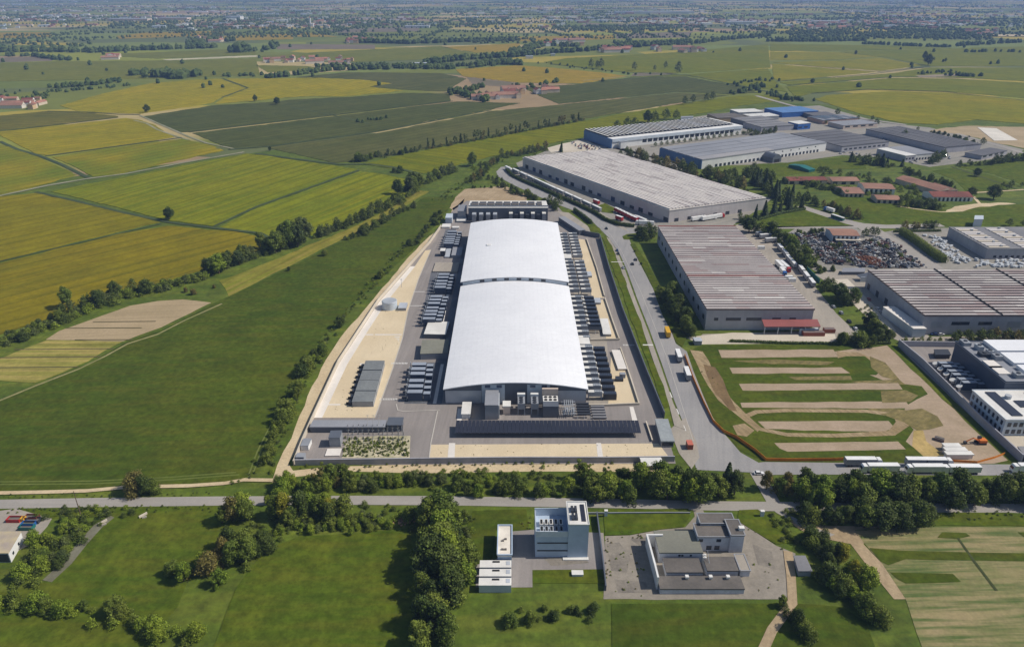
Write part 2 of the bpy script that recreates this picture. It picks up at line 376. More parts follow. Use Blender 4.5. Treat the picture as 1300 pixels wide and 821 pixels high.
# foreground
field('meadow', [(-60, 760), (40, 745), (70, 731), (95, 705), (140, 655), (170, 654), (270, 652), (296, 660), (290, 690), (240, 731), (225, 770), (160, 845), (-60, 845)], MEA2, .25)
field('meadow', [(330, 705), (350, 692), (380, 680), (430, 678), (500, 672), (520, 671), (524, 700), (530, 740), (560, 845), (260, 845), (300, 745)], MEA2, .3)
field('meadow', [(600, 648), (668, 646), (672, 672), (650, 672), (640, 668), (630, 672), (624, 712), (604, 716), (595, 740), (585, 690)], MEA, .3)
field('lawn', [(766, 646), (874, 645), (876, 655), (868, 668), (835, 672), (800, 678), (768, 679)], MEA2, .3)
field('lawn', [(938, 647), (962, 646), (985, 664), (1012, 688), (985, 690), (955, 672), (936, 660)], MEA2, .3)
field('lawn', [(676, 723), (764, 722), (768, 740), (676, 740)], MEA2, .2)
field('verge', [(1185, 650), (1340, 651), (1340, 667), (1200, 666), (1170, 668)], MEA2, .25)
PLO = surf('patchy ploughland', (150, 136, 98), (124, 122, 76), big=.05, fine=.6, amt=.18, streak=(0.02, 34, 2.4, 1.0), c3=(80, 98, 46))
field('ploughed_field', [(1085, 672), (1120, 669), (1200, 668), (1345, 669), (1365, 845), (1180, 845), (1150, 760), (1120, 715), (1098, 690)], PLO, .2)
sheet('grass_strip', [(1104, 695), (1140, 698), (1250, 701), (1345, 702), (1348, 712), (1250, 711), (1150, 709), (1128, 717), (1118, 712)], MEA, .3)
sheet('grass_strip', [(1196, 675), (1226, 676), (1232, 680), (1216, 683.5), (1190, 682)], MEA, .3)
sheet('grass_strip', [(1292, 675), (1345, 676), (1345, 683), (1300, 681)], MEA, .3)
sheet('grass_strip', [(1130, 726), (1210, 728), (1220, 738), (1150, 740), (1140, 735)], MEA, .3)
ribbon('ditch', [(1216, 683), (1236, 712), (1252, 733), (1265, 750)], [.8, 1, 1, 1], surf('dark ditch', (70, 78, 40)), .34)
# dirt tracks
field('dirt_track', [(345, 612), (352, 590), (370, 556), (380, 528), (396, 490), (414, 456), (431, 430), (461, 395), (499, 350), (523, 322), (545, 300), (562, 285), (575, 264), (590, 252), (588, 262), (570, 276), (546, 308), (520, 339), (481, 384), (455, 423), (429, 463), (398, 532), (376, 572), (366, 588), (372, 597), (420, 592), (520, 589), (640, 588), (780, 588), (842, 590), (842, 598), (700, 598), (560, 600), (430, 598), (400, 602), (366, 606), (352, 612)], SAND, .12)
field('bare_ground', [(566, 262), (590, 240), (640, 236), (668, 246), (668, 257), (600, 259), (578, 268)], DIRT, .12)
ribbon('dirt_track', [(-40, 627), (60, 625), (110, 623.5), (160, 619), (240, 617), (285, 614), (310, 609.5), (345, 610), (375, 606)], 2.2, SAND, .42)
ribbon('dirt_track', [(282, 386), (235, 407), (200, 425), (162, 437), (135, 452), (100, 469), (46, 490), (0, 509), (-60, 530)], 1.5, surf('faint grass track', (148, 140, 98), (122, 122, 74), big=.1, amt=.2), .40)
ribbon('dirt_track', [(1140, 262), (1165, 266), (1195, 269.5), (1215, 268.5), (1235, 261)], 2.2, SAND, .3)
ribbon('dirt_track', [(1300, 241), (1270, 243), (1236, 245), (1226, 246)], 3, SAND, .3)
ribbon('dirt_track', [(1236, 250), (1242, 257), (1246, 261)], 3, SAND, .3)
ribbon('ditch', [(1208, 212), (1240, 223), (1270, 233), (1290, 240)], 3, surf('dark ditch', (70, 78, 40)), .33)
# farm lanes and ditches between the fields
LANE = surf('farm lane', (150, 146, 122), (126, 128, 96), big=.03, fine=.4, amt=.15)
DIT = surf('overgrown ditch', (74, 86, 50), (60, 72, 42), big=.05, fine=.3, amt=.2)
for pts, w in (([(-40, 258), (0, 249), (28, 243), (60, 236), (110, 227.5), (160, 221), (230, 207.5), (310, 193.5)], 5), ):
    ribbon('farm_lane', pts, w, LANE, .52)
for pts, w in (([(-30, 339), (0, 332.5), (100, 309), (205, 284.5)], 2.2), ([(46, 244.2), (100, 256.5), (160, 271), (214, 282.5), (262, 288.5), (330, 296.5), (352, 308)], 4.2), ([(272, 287.8), (326, 262.8), (456, 216.3)], 3),
    ([(0, 180), (22, 190), (50, 198), (80, 210), (112, 226)], 5), ([(58, 198.5), (150, 186), (231, 175)], 5), ([(0, 167), (80, 158), (150, 149.5)], 4), ([(240, 168.3), (345, 156), (575, 128.7)], 4),
    ([(290, 190.3), (345, 186), (482, 167), (624, 140)], 5), ([(370, 137), (420, 146), (470, 158)], 3), ([(60, 141.5), (110, 142.8), (150, 145.5), (178, 146)], 4), ([(282, 124), (315, 112), (283, 100)], 4),
    ([(325, 195.5), (380, 203), (430, 209), (470, 209), (500, 213), (536, 221.5)], 5), ([(760, 103), (870, 95), (940, 109.5), (1010, 124)], 6), ([(985, 104), (1100, 95), (1180, 85)], 5), ([(1010, 82.5), (1060, 87), (1114, 91.5), (1180, 84.5)], 5),
    ([(1000, 109), (1135, 98), (1216, 99)], 5), ([(1030, 119), (1100, 114), (1200, 117), (1300, 128)], 5), ([(700, 82), (790, 91.8), (870, 96), (940, 103)], 4)):
    ribbon('ditch', pts, w, DIT, .56)
for pts in ([(170, 153), (186, 157), (200, 165), (222, 173), (240, 178)], [(178, 147), (196, 155), (226, 168), (240, 174), (262, 182), (300, 190)]): ribbon('farm_lane', pts, 3.5, LANE, .54)
# ------------------------------------------------------------------ roads and yards
ASPH = surf('road asphalt', (158, 155, 152), (146, 144, 143), big=.03, fine=1.2, amt=.09, rough=.8, streak=(1.35, 60, 2.5, .35), c3=(126, 125, 126))
ASPL = surf('pale road asphalt', (164, 158, 150), (152, 147, 140), big=.04, fine=1.2, amt=.08, streak=(0, 60, 1.4, .4), c3=(140, 136, 130))
ASPD = surf('yard asphalt', (150, 143, 138), (138, 132, 128), big=.03, fine=1.2, amt=.08, streak=(1.5, 40, 2.5, .3), c3=(112, 107, 104))
CONC = surf('yard concrete', (170, 161, 148), (154, 147, 136), big=.03, fine=.9, amt=.1, streak=(1.2, 25, 3, .4), c3=(136, 130, 122))
CONCL = surf('light concrete', (206, 196, 180), (190, 180, 162), big=.04, fine=.9, amt=.1)
GRAV = surf('beige gravel', (216, 199, 168), (206, 188, 156), big=.04, fine=1.6, amt=.10, streak=(1.4, 18, 4, .3), c3=(200, 184, 154))
WHITE = paint('white paint', (228, 226, 220))
KERB = paint('concrete kerb', (196, 190, 180))
# yards of the industrial estate
YARD = surf('estate yards', (146, 142, 134), (132, 130, 122), big=.015, fine=.5, amt=.14, streak=(.6, 30, 5, .5), c3=(164, 156, 144))
sheet('estate_yard', [(655, 207), (690, 193), (700, 187), (735, 177), (790, 188), (850, 205), (905, 232), (980, 252), (966, 264), (935, 283), (925, 290), (800, 296), (770, 284), (710, 252), (672, 236)], YARD, .10)
sheet('estate_yard', [(735, 178), (760, 166), (900, 146), (950, 140), (1040, 134), (1120, 156), (1180, 162), (1300, 190), (1290, 198), (1240, 205), (1180, 212), (1120, 200), (1070, 197), (990, 208), (930, 210), (850, 206)], YARD, .10)
sheet('car_park', [(694, 188), (716, 182), (738, 178), (748, 180), (768, 190), (760, 192), (700, 194)], CONCL, .16)
sheet('estate_yard', [(926, 288), (940, 284), (965, 289), (980, 300), (1000, 320), (1020, 345), (1062, 398), (1094, 428), (1040, 436), (880, 434), (892, 424), (1035, 420)], CONC, .12)
sheet('estate_yard', [(870, 428), (930, 422), (1060, 424), (1062, 435), (890, 437)], CONCL, .13)
sheet('estate_yard', [(1010, 290), (1085, 288), (1102, 298), (1150, 290), (1310, 288), (1340, 300), (1340, 345), (1100, 345), (1060, 350), (1035, 344), (1008, 328), (990, 302)], YARD, .11)
sheet('estate_yard', [(1034, 348), (1062, 342), (1102, 345), (1135, 388), (1180, 427), (1330, 427), (1330, 436), (1150, 437), (1125, 425), (1096, 396), (1060, 365)], CONC, .12)
sheet('estate_yard', [(1050, 355), (1076, 354), (1120, 398), (1138, 420), (1120, 418), (1096, 398)], CONCL, .17)
ribbon('road', [(1016, 262), (1030, 267), (1052, 274), (1080, 283), (1098, 287), (1130, 288), (1196, 286)], [9, 10, 11, 13, 15, 10, 9], ASPL, .22)
sheet('road', [(1084, 285), (1112, 288), (1150, 310), (1190, 335), (1200, 342), (1172, 342), (1150, 338), (1120, 312), (1096, 295)], ASPL, .21)
ribbon('road', [(965, 289), (1000, 289), (1045, 289), (1090, 288)], 7, ASPL, .2)
ribbon('road', [(960, 122), (985, 129), (1003, 134), (1020, 138), (1060, 145), (1100, 152), (1150, 159)], 9, ASPL, .6)
ribbon('road', [(1215, 170), (1250, 180), (1290, 192), (1320, 200)], 7, ASPL, .3)
ribbon('road', [(740, 103), (800, 97), (850, 95.5)], 4, LANE, .7)
# trunk road
main = [(636, 212), (630, 218), (632, 224), (650, 234), (680, 248), (709, 260), (735, 270), (754, 283), (765, 294), (774, 303), (788, 325), (796, 343), (809, 379), (824, 417), (840, 461), (856, 508), (868, 538), (876, 560), (884, 596), (968, 600), (965, 588), (940, 574), (921, 552), (905, 530), (892, 500), (880, 470), (872, 446), (858, 436), (852, 420), (841, 400), (829, 366), (818, 345), (806, 322), (799, 304), (806, 297), (818, 294), (812, 291), (785, 289), (768, 281), (740, 264), (712, 250), (680, 236), (655, 225), (645, 218), (648, 211)]
sheet('road', main, ASPH, .20)
sheet('road', [(955, 588), (970, 586), (1060, 587), (1180, 588), (1345, 590), (1345, 603), (1240, 603), (1100, 602), (1000, 602), (955, 603)], ASPH, .205)
ribbon('road', [(-60, 640.5), (0, 640), (110, 638), (270, 636), (450, 635), (560, 635.5), (650, 637), (800, 639.5), (900, 642), (1000, 643), (1150, 644.5), (1350, 646)], 5.6, ASPL, .2)
for o in (-2.6, 2.6):
    pass
sheet('road', [(952, 600), (970, 600), (992, 640), (1000, 652), (1030, 668), (1060, 678), (1046, 684), (1010, 664), (985, 650), (975, 640)], ASPL, .19)
sheet('bare_ground', [(1000, 658), (1050, 667), (1120, 668), (1096, 690), (1120, 715), (1150, 760), (1135, 760), (1080, 690), (1030, 680), (1010, 668)], DIRT, .17)
sheet('junction_apron', [(856, 540), (870, 530), (884, 560), (888, 580), (878, 595), (862, 575), (850, 545)], CONC, .21)
sheet('verge', [(764, 301), (769, 300), (779, 318), (788, 340), (802, 380), (816, 417), (832, 464), (850, 515), (843, 518), (826, 470), (809, 425), (793, 382), (779, 342), (771, 318)], MEA2, .34, .3)
sheet('pavement', [(770, 301), (774, 303), (784, 320), (793, 341), (807, 380), (822, 418), (838, 462), (855, 512), (870, 545), (856, 540), (850, 515.5), (832, 465), (816, 418), (802, 381), (788, 341), (779, 319)], CONC, .31, .3)
sheet('verge', [(800, 310), (806, 309), (824, 338), (846, 378), (858, 398), (872, 428), (866, 440), (858, 434), (852, 418), (841, 399), (829, 365), (818, 343)], MEA, .32, .3)
sheet('verge', [(790, 300), (796, 297), (808, 296), (812, 301), (802, 304), (792, 304)], MEA2, .33, .3)
sheet('verge', [(745, 285), (752, 283.5), (762, 290), (764, 295), (758, 297), (750, 295)], MEA2, .33, .3)
sheet('parking_bay', [(706, 268), (722, 270), (748, 288), (750, 296), (738, 297), (716, 275)], CONC, .24)
sheet('estate_yard', [(645, 214), (665, 222), (700, 238), (730, 253), (760, 268), (790, 286), (800, 295), (770, 281), (740, 262), (712, 249), (680, 234), (655, 224)], CONC, .22)
sheet('verge', [(672, 222), (690, 228), (702, 236), (694, 238), (676, 229)], MEA2, .33)
sheet('verge', [(756, 262), (768, 258), (780, 264), (778, 271), (764, 269)], MEA2, .33)
for k in range(9):
    a, c = (798 + k * 8.7, 372 + k * 21), (801 + k * 8.7, 379 + k * 21)
    ribbon('lane_marking', [a, c], .5, WHITE, .225)
ribbon('lane_marking', [(776, 333), (792, 333)], 1.0, WHITE, .36)
ribbon('lane_marking', [(816, 438.3), (829, 438.3)], 1.2, WHITE, .36)
for i in range(9): ribbon('lane_marking', [(791 + i * 1.75, 438.2), (791.9 + i * 1.75, 438.2)], 1.5, WHITE, .225)
ribbon('edge_line', [(762, 285), (775, 298), (790, 321), (800, 342), (815, 374), (831, 414), (845, 450), (858, 490), (870, 528), (880, 560)], .22, KERB, .224)
for pts in ([(322, 600), (332, 572), (346, 545), (366, 512), (384, 480)], [(316, 603), (327, 573), (341, 545), (361, 512), (379, 480)], [(0, 612), (120, 611), (220, 606), (300, 600)], [(0, 615.5), (120, 614.5), (220, 609.5), (304, 603)]):
    ribbon('tractor_track', pts, .7, surf('worn grass', (108, 116, 58), (96, 106, 48), big=.1, amt=.2), .375)
for pts in ([(95, 431.8), (208, 431.2)], [(84, 417), (180, 416.5)], [(118, 409), (198, 408.2)], [(0, 467), (112, 466)], [(0, 454.5), (135, 453)], [(18, 444), (145, 443)]): ribbon('ditch', pts, 1.1, surf('thin furrow', (96, 90, 58)), .28)
# test field with stripes
sheet('grass_field', [(872, 447), (890, 438), (1128, 437), (1160, 460), (1290, 588), (1000, 588), (970, 585), (940, 572), (924, 553), (905, 528), (893, 500)], MEA, .16)
STR = surf('levelled soil', (172, 152, 130), (158, 140, 116), big=.08, fine=.7, amt=.13, streak=(0, 25, 1.5, .3), c3=(146, 130, 108))
for pts in ([(912, 444), (1058, 443.5), (1064, 453), (916, 454)], [(926, 466.5), (1076, 466), (1080, 473.5), (930, 474)], [(938, 487), (1140, 486), (1146, 494), (943, 495.5)],
            [(940, 511), (1150, 509), (1156, 518), (942, 517)], [(962, 534.5), (1128, 534), (1136, 543), (1120, 548), (972, 544)], [(983, 562), (1140, 560), (1150, 570), (1000, 573), (990, 569)]):
    sheet('soil_strip', pts, STR, .20)
TRK = surf('sandy track', (170, 150, 118), (146, 126, 92), big=.08, fine=.6, amt=.2, streak=(2.0, 12, 1.2, .7), c3=(120, 104, 74))
DRY = surf('dry grass', (136, 122, 78), (112, 102, 56), big=.09, fine=.5, amt=.3, streak=(.6, 10, 1.5, .6), c3=(92, 88, 52))
sheet('dirt_track', [(876, 444), (892, 446), (900, 458), (916, 490), (930, 508), (950, 528), (966, 542), (962, 548), (940, 530), (912, 508), (898, 488), (884, 460)], TRK, .19)
ribbon('dirt_track', [(948, 528), (960, 523), (1000, 521), (1100, 522), (1136, 527), (1146, 538), (1132, 550), (1060, 553), (1000, 552), (966, 545), (950, 536)], [3, 3, 3, 3, 4, 6, 4, 3, 3, 3, 3], TRK, .215)
sheet('building_site', [(1060, 446), (1128, 438), (1142, 446), (1180, 486), (1280, 584), (1262, 588), (1190, 588), (1170, 576), (1150, 560), (1160, 545), (1145, 530), (1150, 515), (1178, 500), (1170, 490), (1120, 482), (1090, 470), (1068, 460)], STR, .18)
sheet('bare_ground', [(1062, 446), (1090, 447), (1112, 456), (1120, 474), (1100, 474), (1078, 462), (1064, 456)], TRK, .205)
sheet('bare_ground', [(893, 462), (908, 466), (924, 498), (936, 522), (926, 520), (906, 496)], surf('brown ridge', (128, 106, 74), (108, 88, 60), big=.1, fine=.6, amt=.25), .208)
sheet('bare_ground', [(930, 540), (945, 537), (958, 546), (948, 554), (936, 552)], TRK, .208)
for q_ in ([(930, 458), (985, 456), (1060, 459), (1050, 463), (980, 462)], [(1000, 478), (1080, 477), (1082, 482), (1010, 482)], [(1100, 514), (1150, 520), (1140, 527), (1105, 524)], [(1080, 484), (1140, 481), (1150, 488), (1100, 488)]): sheet('dry_patch', q_, DRY, .192)
sheet('grass_patch', [(1074, 452), (1098, 452), (1120, 470), (1112, 476), (1080, 474), (1062, 462), (1056, 456)], MEA, .22)
sheet('dry_patch', [(1104, 452), (1124, 460), (1144, 484), (1120, 478), (1106, 466)], DRY, .23)
sheet('dry_patch', [(1118, 496), (1150, 495), (1166, 502), (1155, 510), (1120, 511)], DRY, .23)
sheet('dry_patch', [(1118, 525), (1170, 518), (1190, 528), (1198, 540), (1180, 545), (1164, 546), (1148, 536)], DRY, .23)
sheet('dry_patch', [(1160, 546), (1172, 546), (1176, 560), (1200, 578), (1196, 586), (1178, 584), (1158, 566)], surf('ochre ground', (186, 160, 104), (160, 140, 84), big=.08, fine=.5, amt=.2), .235)
sheet('verge', [(1126, 438), (1136, 438), (1180, 480), (1250, 548), (1292, 586), (1282, 586), (1240, 548), (1168, 478)], MEA2, .25)
sheet('estate_yard', [(1140, 440), (1216, 438), (1330, 440), (1330, 600), (1300, 592), (1250, 545), (1190, 488)], ASPD, .17)
sheet('estate_yard', [(1268, 552), (1330, 552), (1330, 585), (1296, 582)], CONCL, .24)
STAIN = surf('stained concrete', (138, 131, 120), (118, 112, 104), big=.15, fine=.8, amt=.2)
for q_ in ([(770, 690), (786, 688), (800, 706), (796, 726), (776, 724)], [(800, 684), (830, 680), (836, 686), (812, 692)], [(955, 690), (980, 700), (984, 722), (962, 716)], [(780, 735), (820, 738), (824, 752), (785, 752)], [(690, 708), (740, 706), (748, 714), (700, 718)]): sheet('forecourt', q_, STAIN, .172)
# foreground yards
sheet('forecourt', [(650, 674), (676, 672), (766, 676), (770, 722), (676, 723), (676, 745), (604, 745), (604, 716), (628, 712)], ASPD, .16)
field('meadow', [(776, 766), (1000, 765), (1070, 770), (1100, 790), (1120, 845), (776, 845)], MEA, .2)
ribbon('dirt_track', [(1000, 700), (1004, 730), (1006, 765), (980, 800), (960, 845)], 3.2, DIRT, .36)
sheet('forecourt', [(768, 680), (800, 679), (838, 672), (870, 669), (882, 655), (880, 646), (892, 646), (896, 655), (940, 662), (985, 692), (1010, 702), (1000, 760), (766, 760)], surf('worn concrete', (150, 142, 130), (134, 127, 116), big=.05, fine=.5, amt=.16), .15)
sheet('forecourt', [(-60, 650), (0, 648), (20, 645), (66, 658), (60, 668), (40, 690), (20, 700), (-60, 740)], CONC, .15)
ribbon('ditch', [(143, 656), (125, 668), (105, 690), (85, 715), (60, 738)], [2.5, 4, 4, 4, 4], surf('canal mud', (122, 120, 104), (104, 102, 84), big=.1), .33)
sheet('grass_strip', [(-60, 643.6), (0, 643.2), (110, 641.4), (270, 639.4), (300, 640), (296, 653), (170, 655), (70, 658), (20, 646), (-60, 649)], MEA2, .14)
# ------------------------------------------------------------------ data-centre plot
site = [(373, 590), (398, 531.5), (430, 461.5), (455, 423), (481, 383), (520.5, 338), (546, 309), (574, 268), (592, 255), (702, 255), (735, 293), (761, 301), (772.5, 342), (790.5, 398), (806.5, 440), (838.5, 520), (850, 560), (858, 588)]
sheet('site_yard', site, ASPD, .18)
G1 = [(408, 530), (440, 462), (464, 423), (490, 383), (526, 339), (540, 318), (547, 317), (531, 355), (518, 395), (511, 430), (498, 470), (476, 530)]
for p in (G1, [(547, 564), (836, 562.5), (850, 581), (545, 582)], [(733, 303), (744, 304.5), (757, 341), (767, 378), (752, 378), (742, 341)], [(755, 381), (767.5, 380), (786, 431), (770, 431)], [(776, 447), (787, 443), (811, 513), (772, 514)]):
    sheet('gravel_bed', p, GRAV, .24)
LC = surf('pale paving', (226, 220, 212), (214, 208, 200), big=.05, amt=.06)
for p in ([(513, 512), (549, 512), (560, 460), (526, 460)], [(533, 413), (560, 413), (574, 346), (547, 346)], [(558, 315), (576, 315), (579, 291), (566, 291)]): sheet('shade_pad', p, surf('shade dark pad', (104, 106, 112), (92, 95, 102), big=.1), .215)  # dark ground colour paints in the shade under and between the generators
for p in ([(549.5, 512), (554, 512), (563.5, 462), (559.5, 462)], [(559, 411), (563.5, 411), (575, 351), (571.5, 351)], [(576, 316), (580, 316), (584, 296), (580.5, 296)]): sheet('paved_strip', p, LC, .29)
sheet('paved_strip', [(398.5, 530), (430.5, 461), (455.5, 423), (481.5, 383), (521, 338), (527, 338), (491, 383), (465, 423), (441, 462), (409, 530)], LC, .27)
for p in ([(457, 461), (478, 461), (478, 463), (457, 463)], [(414, 512.5), (432, 512.5), (432, 514), (414, 514)], [(456, 424), (474, 424), (474, 425.2), (456, 425.2)], [(476, 424), (510, 424), (510, 425.2), (476, 425.2)], [(570, 562), (578, 562), (577, 582), (568, 582)], [(757, 562), (763, 562), (766, 582), (759, 582)], [(581, 518), (587, 518), (586, 535), (580, 535)], [(799, 516), (804, 516), (810, 536), (803, 536)]):
    sheet('paved_strip', p, LC, .28)
for (x, y, n, dx) in ((497, 461.5, 11, 1.9), (482, 507, 11, 2.1)):
    for i in range(n): ribbon('crossing_bar', [(x + i * dx, y), (x + i * dx + 1.1, y)], 1.7, WHITE, .26)
for i in range(4): ribbon('crossing_bar', [(502 + i * 2.0 - 1, 428 + i * 2.2), (508.5 + i * .4 - 1 - i * .8, 428 + i * 2.2)], .9, WHITE, .26)
for (x, y, l) in ((525, 370.7, 14), (519, 388.5, 18)): ribbon('lane_marking', [(x, y), (x + l, y)], .6, WHITE, .26)
for pts in ([(476.3, 530), (498, 470), (511, 430), (518, 395), (531.3, 355), (547, 318)], [(545, 581), (547, 563), (556, 520)], [(503, 513), (505, 521), (512, 522.5), (558, 521)]): ribbon('kerb', pts, .5, KERB, .33)
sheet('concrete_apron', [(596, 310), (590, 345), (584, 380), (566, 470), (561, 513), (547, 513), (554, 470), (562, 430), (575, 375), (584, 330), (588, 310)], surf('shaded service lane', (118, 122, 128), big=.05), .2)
sheet('concrete_apron', [(722, 300), (735, 303), (744, 340), (770, 430), (778, 515), (748, 517), (742, 440), (724, 350)], CONC, .2)
sheet('concrete_apron', [(440, 556), (480, 553), (521, 553), (520, 581), (434, 581)], surf('substation gravel', (196, 186, 160), (150, 148, 112), big=.12, fine=.5, amt=.25), .25)
# ------------------------------------------------------------------ building materials
ROOFW = surf('white roof membrane', (236, 237, 239), (228, 229, 232), big=.03, fine=.5, amt=.05, rough=.5, spec=.4, streak=(0, 14, 1.3, .16), c3=(206, 208, 212), rows=(R(90), 3.0, .10, (200, 202, 207)))
CLADG = paint('grey cladding', (150, 154, 160)); CLADD = paint('slate cladding', (96, 102, 112)); CLADL = paint('pale blue cladding', (196, 206, 216))
CLADB = paint('blue cladding', (82, 118, 164)); DARKM = paint('dark metal', (58, 62, 70)); NAVY = paint('navy steel', (66, 78, 98)); STEEL = paint('galvanised steel', (176, 182, 188), rough=.4)
LROOF = paint('pale steel roof', (184, 190, 198)); GLASS = paint('dark glazing', (40, 48, 60), rough=.15, spec=.6, amt=.03); WINB = paint('blue glazing', (52, 70, 104), rough=.15, spec=.6)
BEIGEW = surf('precast panel', (206, 190, 176), (194, 178, 166), big=.05, amt=.05); PRECG = surf('grey precast', (172, 172, 178), (158, 158, 166), big=.05, amt=.06, streak=(0, 3, 3, .2))
WHITEW = surf('white render', (226, 226, 224), (212, 212, 210), big=.06, amt=.06); REDR = surf('red tiles', (134, 80, 70), (112, 70, 62), big=.06, fine=.8, amt=.15); REDM = paint('red sheet', (150, 82, 78))
TILE = surf('faded tiles', (160, 122, 104), (140, 106, 92), big=.05, fine=.8, amt=.16); GREYR = surf('grey felt roof', (134, 134, 136), (120, 120, 124), big=.04, fine=.7, amt=.1)
DGREYR = surf('dark sheet roof', (104, 104, 108), (92, 93, 98), big=.02, fine=.6, amt=.08); MGREYR = surf('grey sheet roof', (148, 150, 156), (132, 135, 142), big=.015, fine=.6, amt=.07)
TAR = surf('bitumen roof', (116, 110, 104), (96, 92, 88), big=.08, fine=.8, amt=.15); OLIVER = surf('old felt roof', (132, 132, 120), (118, 118, 108), big=.08, fine=.8, amt=.1)
BAYL = surf('roof bay light', (188, 180, 176), (172, 164, 162), big=.06, fine=.8, amt=.08); BAYP = surf('roof bay rosy', (176, 160, 156), (164, 150, 148), big=.06, fine=.8, amt=.08)
BAYW = surf('roof bay pale', (212, 206, 200), (200, 194, 190), big=.06, fine=.8, amt=.06); BAYD = surf('roof gutter', (92, 82, 80), (78, 70, 70), big=.06, amt=.1); BAYR = surf('roof bay rust', (150, 100, 92), (140, 96, 90), big=.06, amt=.1)
PV = paint('solar glass', (50, 52, 62), rough=.2, spec=.6); BLUE = paint('bright blue sheet', (44, 98, 170)); YELL = paint('yellow paint', (222, 172, 46)); ORNG = paint('orange net', (222, 120, 40), rough=.7)
RED = paint('red paint', (178, 40, 44)); GREENP = paint('teal sheet', (30, 108, 104)); RUST = paint('rusty steel', (140, 70, 48)); BLK = paint('black rubber', (34, 35, 38), rough=.8); WOOD = surf('weathered wood', (112, 96, 78), fine=3)
def rect(q, H): return squared([G(x, y, H) for x, y in q])
def mid(q): return (sum(p[0] for p in q) / 4, sum(p[1] for p in q) / 4)
def inset(q, d):
    c = Vector(mid(q)); out = []
    n = len(q); p = ccw(q)
    for i in range(n):
        a, b_, c_ = Vector(p[i - 1]), Vector(p[i]), Vector(p[(i + 1) % n])
        d0 = (b_ - a).normalized(); d1 = (c_ - b_).normalized()
        n0 = Vector((-d0.y, d0.x)); n1 = Vector((-d1.y, d1.x)); m = (n0 + n1); m /= max(.3, m.dot(n0)); out.append(tuple(b_ + m * d))
    return out
def shed(name, label, cat, q, H, wm, rm, group=None, over=.3, rt=.5, parapet=0):
    """walls and a roof slab on a world quad"""
    c = mid(q); t = thing(name, label, cat, (c[0], c[1], 0), group)
    w = MB().prism(inset(q, over), 0.0, H - rt, top=False).build('wall', wm, t)
    b = MB().prism(q, H - rt, H, bottom=True)
    r = b.build('roof', rm, t)
    if parapet:
        pb = MB(); wallrun(pb, ccw(q) + [ccw(q)[0]], .4, H, H + parapet); pb.build('parapet', wm, r)
    return t, r
def facade(q, s0, s1, z0, z1, off=.12, side=0):
    """panel on a side of a world quad, proud of the wall (0 front, 1 right, 3 left)"""
    a, b_ = [(0, 1), (1, 2), (2, 3), (3, 0)][side]
    A, B = Vector(q[a]), Vector(q[b_]); d = (B - A); nrm = Vector((d.y, -d.x)).normalized()
    if nrm.dot(Vector(mid(q)) - (A + B) / 2) > 0: nrm = -nrm
    p, r = A + d * s0, A + d * s1
    return [(p.x + nrm.x * k, p.y + nrm.y * k) for k in (0,)] and [tuple(p - nrm * .5), tuple(r - nrm * .5), tuple(r + nrm * off), tuple(p + nrm * off)], z0, z1
def wins(parent, q, spec, m, name='window', side=0, off=.0):
    for s0, s1, z0, z1 in spec:
        p, a, c = facade(q, s0, s1, z0, z1, off, side); MB().prism(p, a, c, bottom=True).build(name, m, parent)
def bays(q, n, z, h, axis, gap, mats, weights, segs, parent, jitter=0.0, slope=0.0):
    """a roof of parallel precast bays, one mesh: strips with gutters between them"""
    b = MB(); rnd = random.Random(n)
    for i in range(n):
        t0, t1 = i / n, (i + 1 - gap) / n
        cuts = [0] + sorted(min(.97, max(.03, (k + rnd.uniform(-.4, .4)) / segs)) for k in range(1, segs)) + [1]
        for a, c in zip(cuts, cuts[1:]):
            mi = rnd.choices(range(len(mats) - 1), weights)[0]
            p = sub(q, a, c, t0, t1) if axis == 0 else sub(q, t0, t1, a, c)
            if slope:
                p = [Vector((x, y)) for x, y in p]; z1 = [z + h, z + h, z + h - slope, z + h - slope] if axis == 0 else [z + h, z + h - slope, z + h - slope, z + h]
                k = len(b.v)
                b.v += [(v.x, v.y, z) for v in p] + [(v.x, v.y, zz) for v, zz in zip(p, z1)]
                for e in range(4): f = (e + 1) % 4; b.f.append((k + e, k + f, k + 4 + f, k + 4 + e)); b.m.append(len(mats) - 1)
                b.f.append((k + 4, k + 5, k + 6, k + 7)); b.m.append(mi)
            else: b.prism(p, z, z + h + rnd.uniform(0, jitter), mi)
    return b.build('roof_bays', mats, parent)
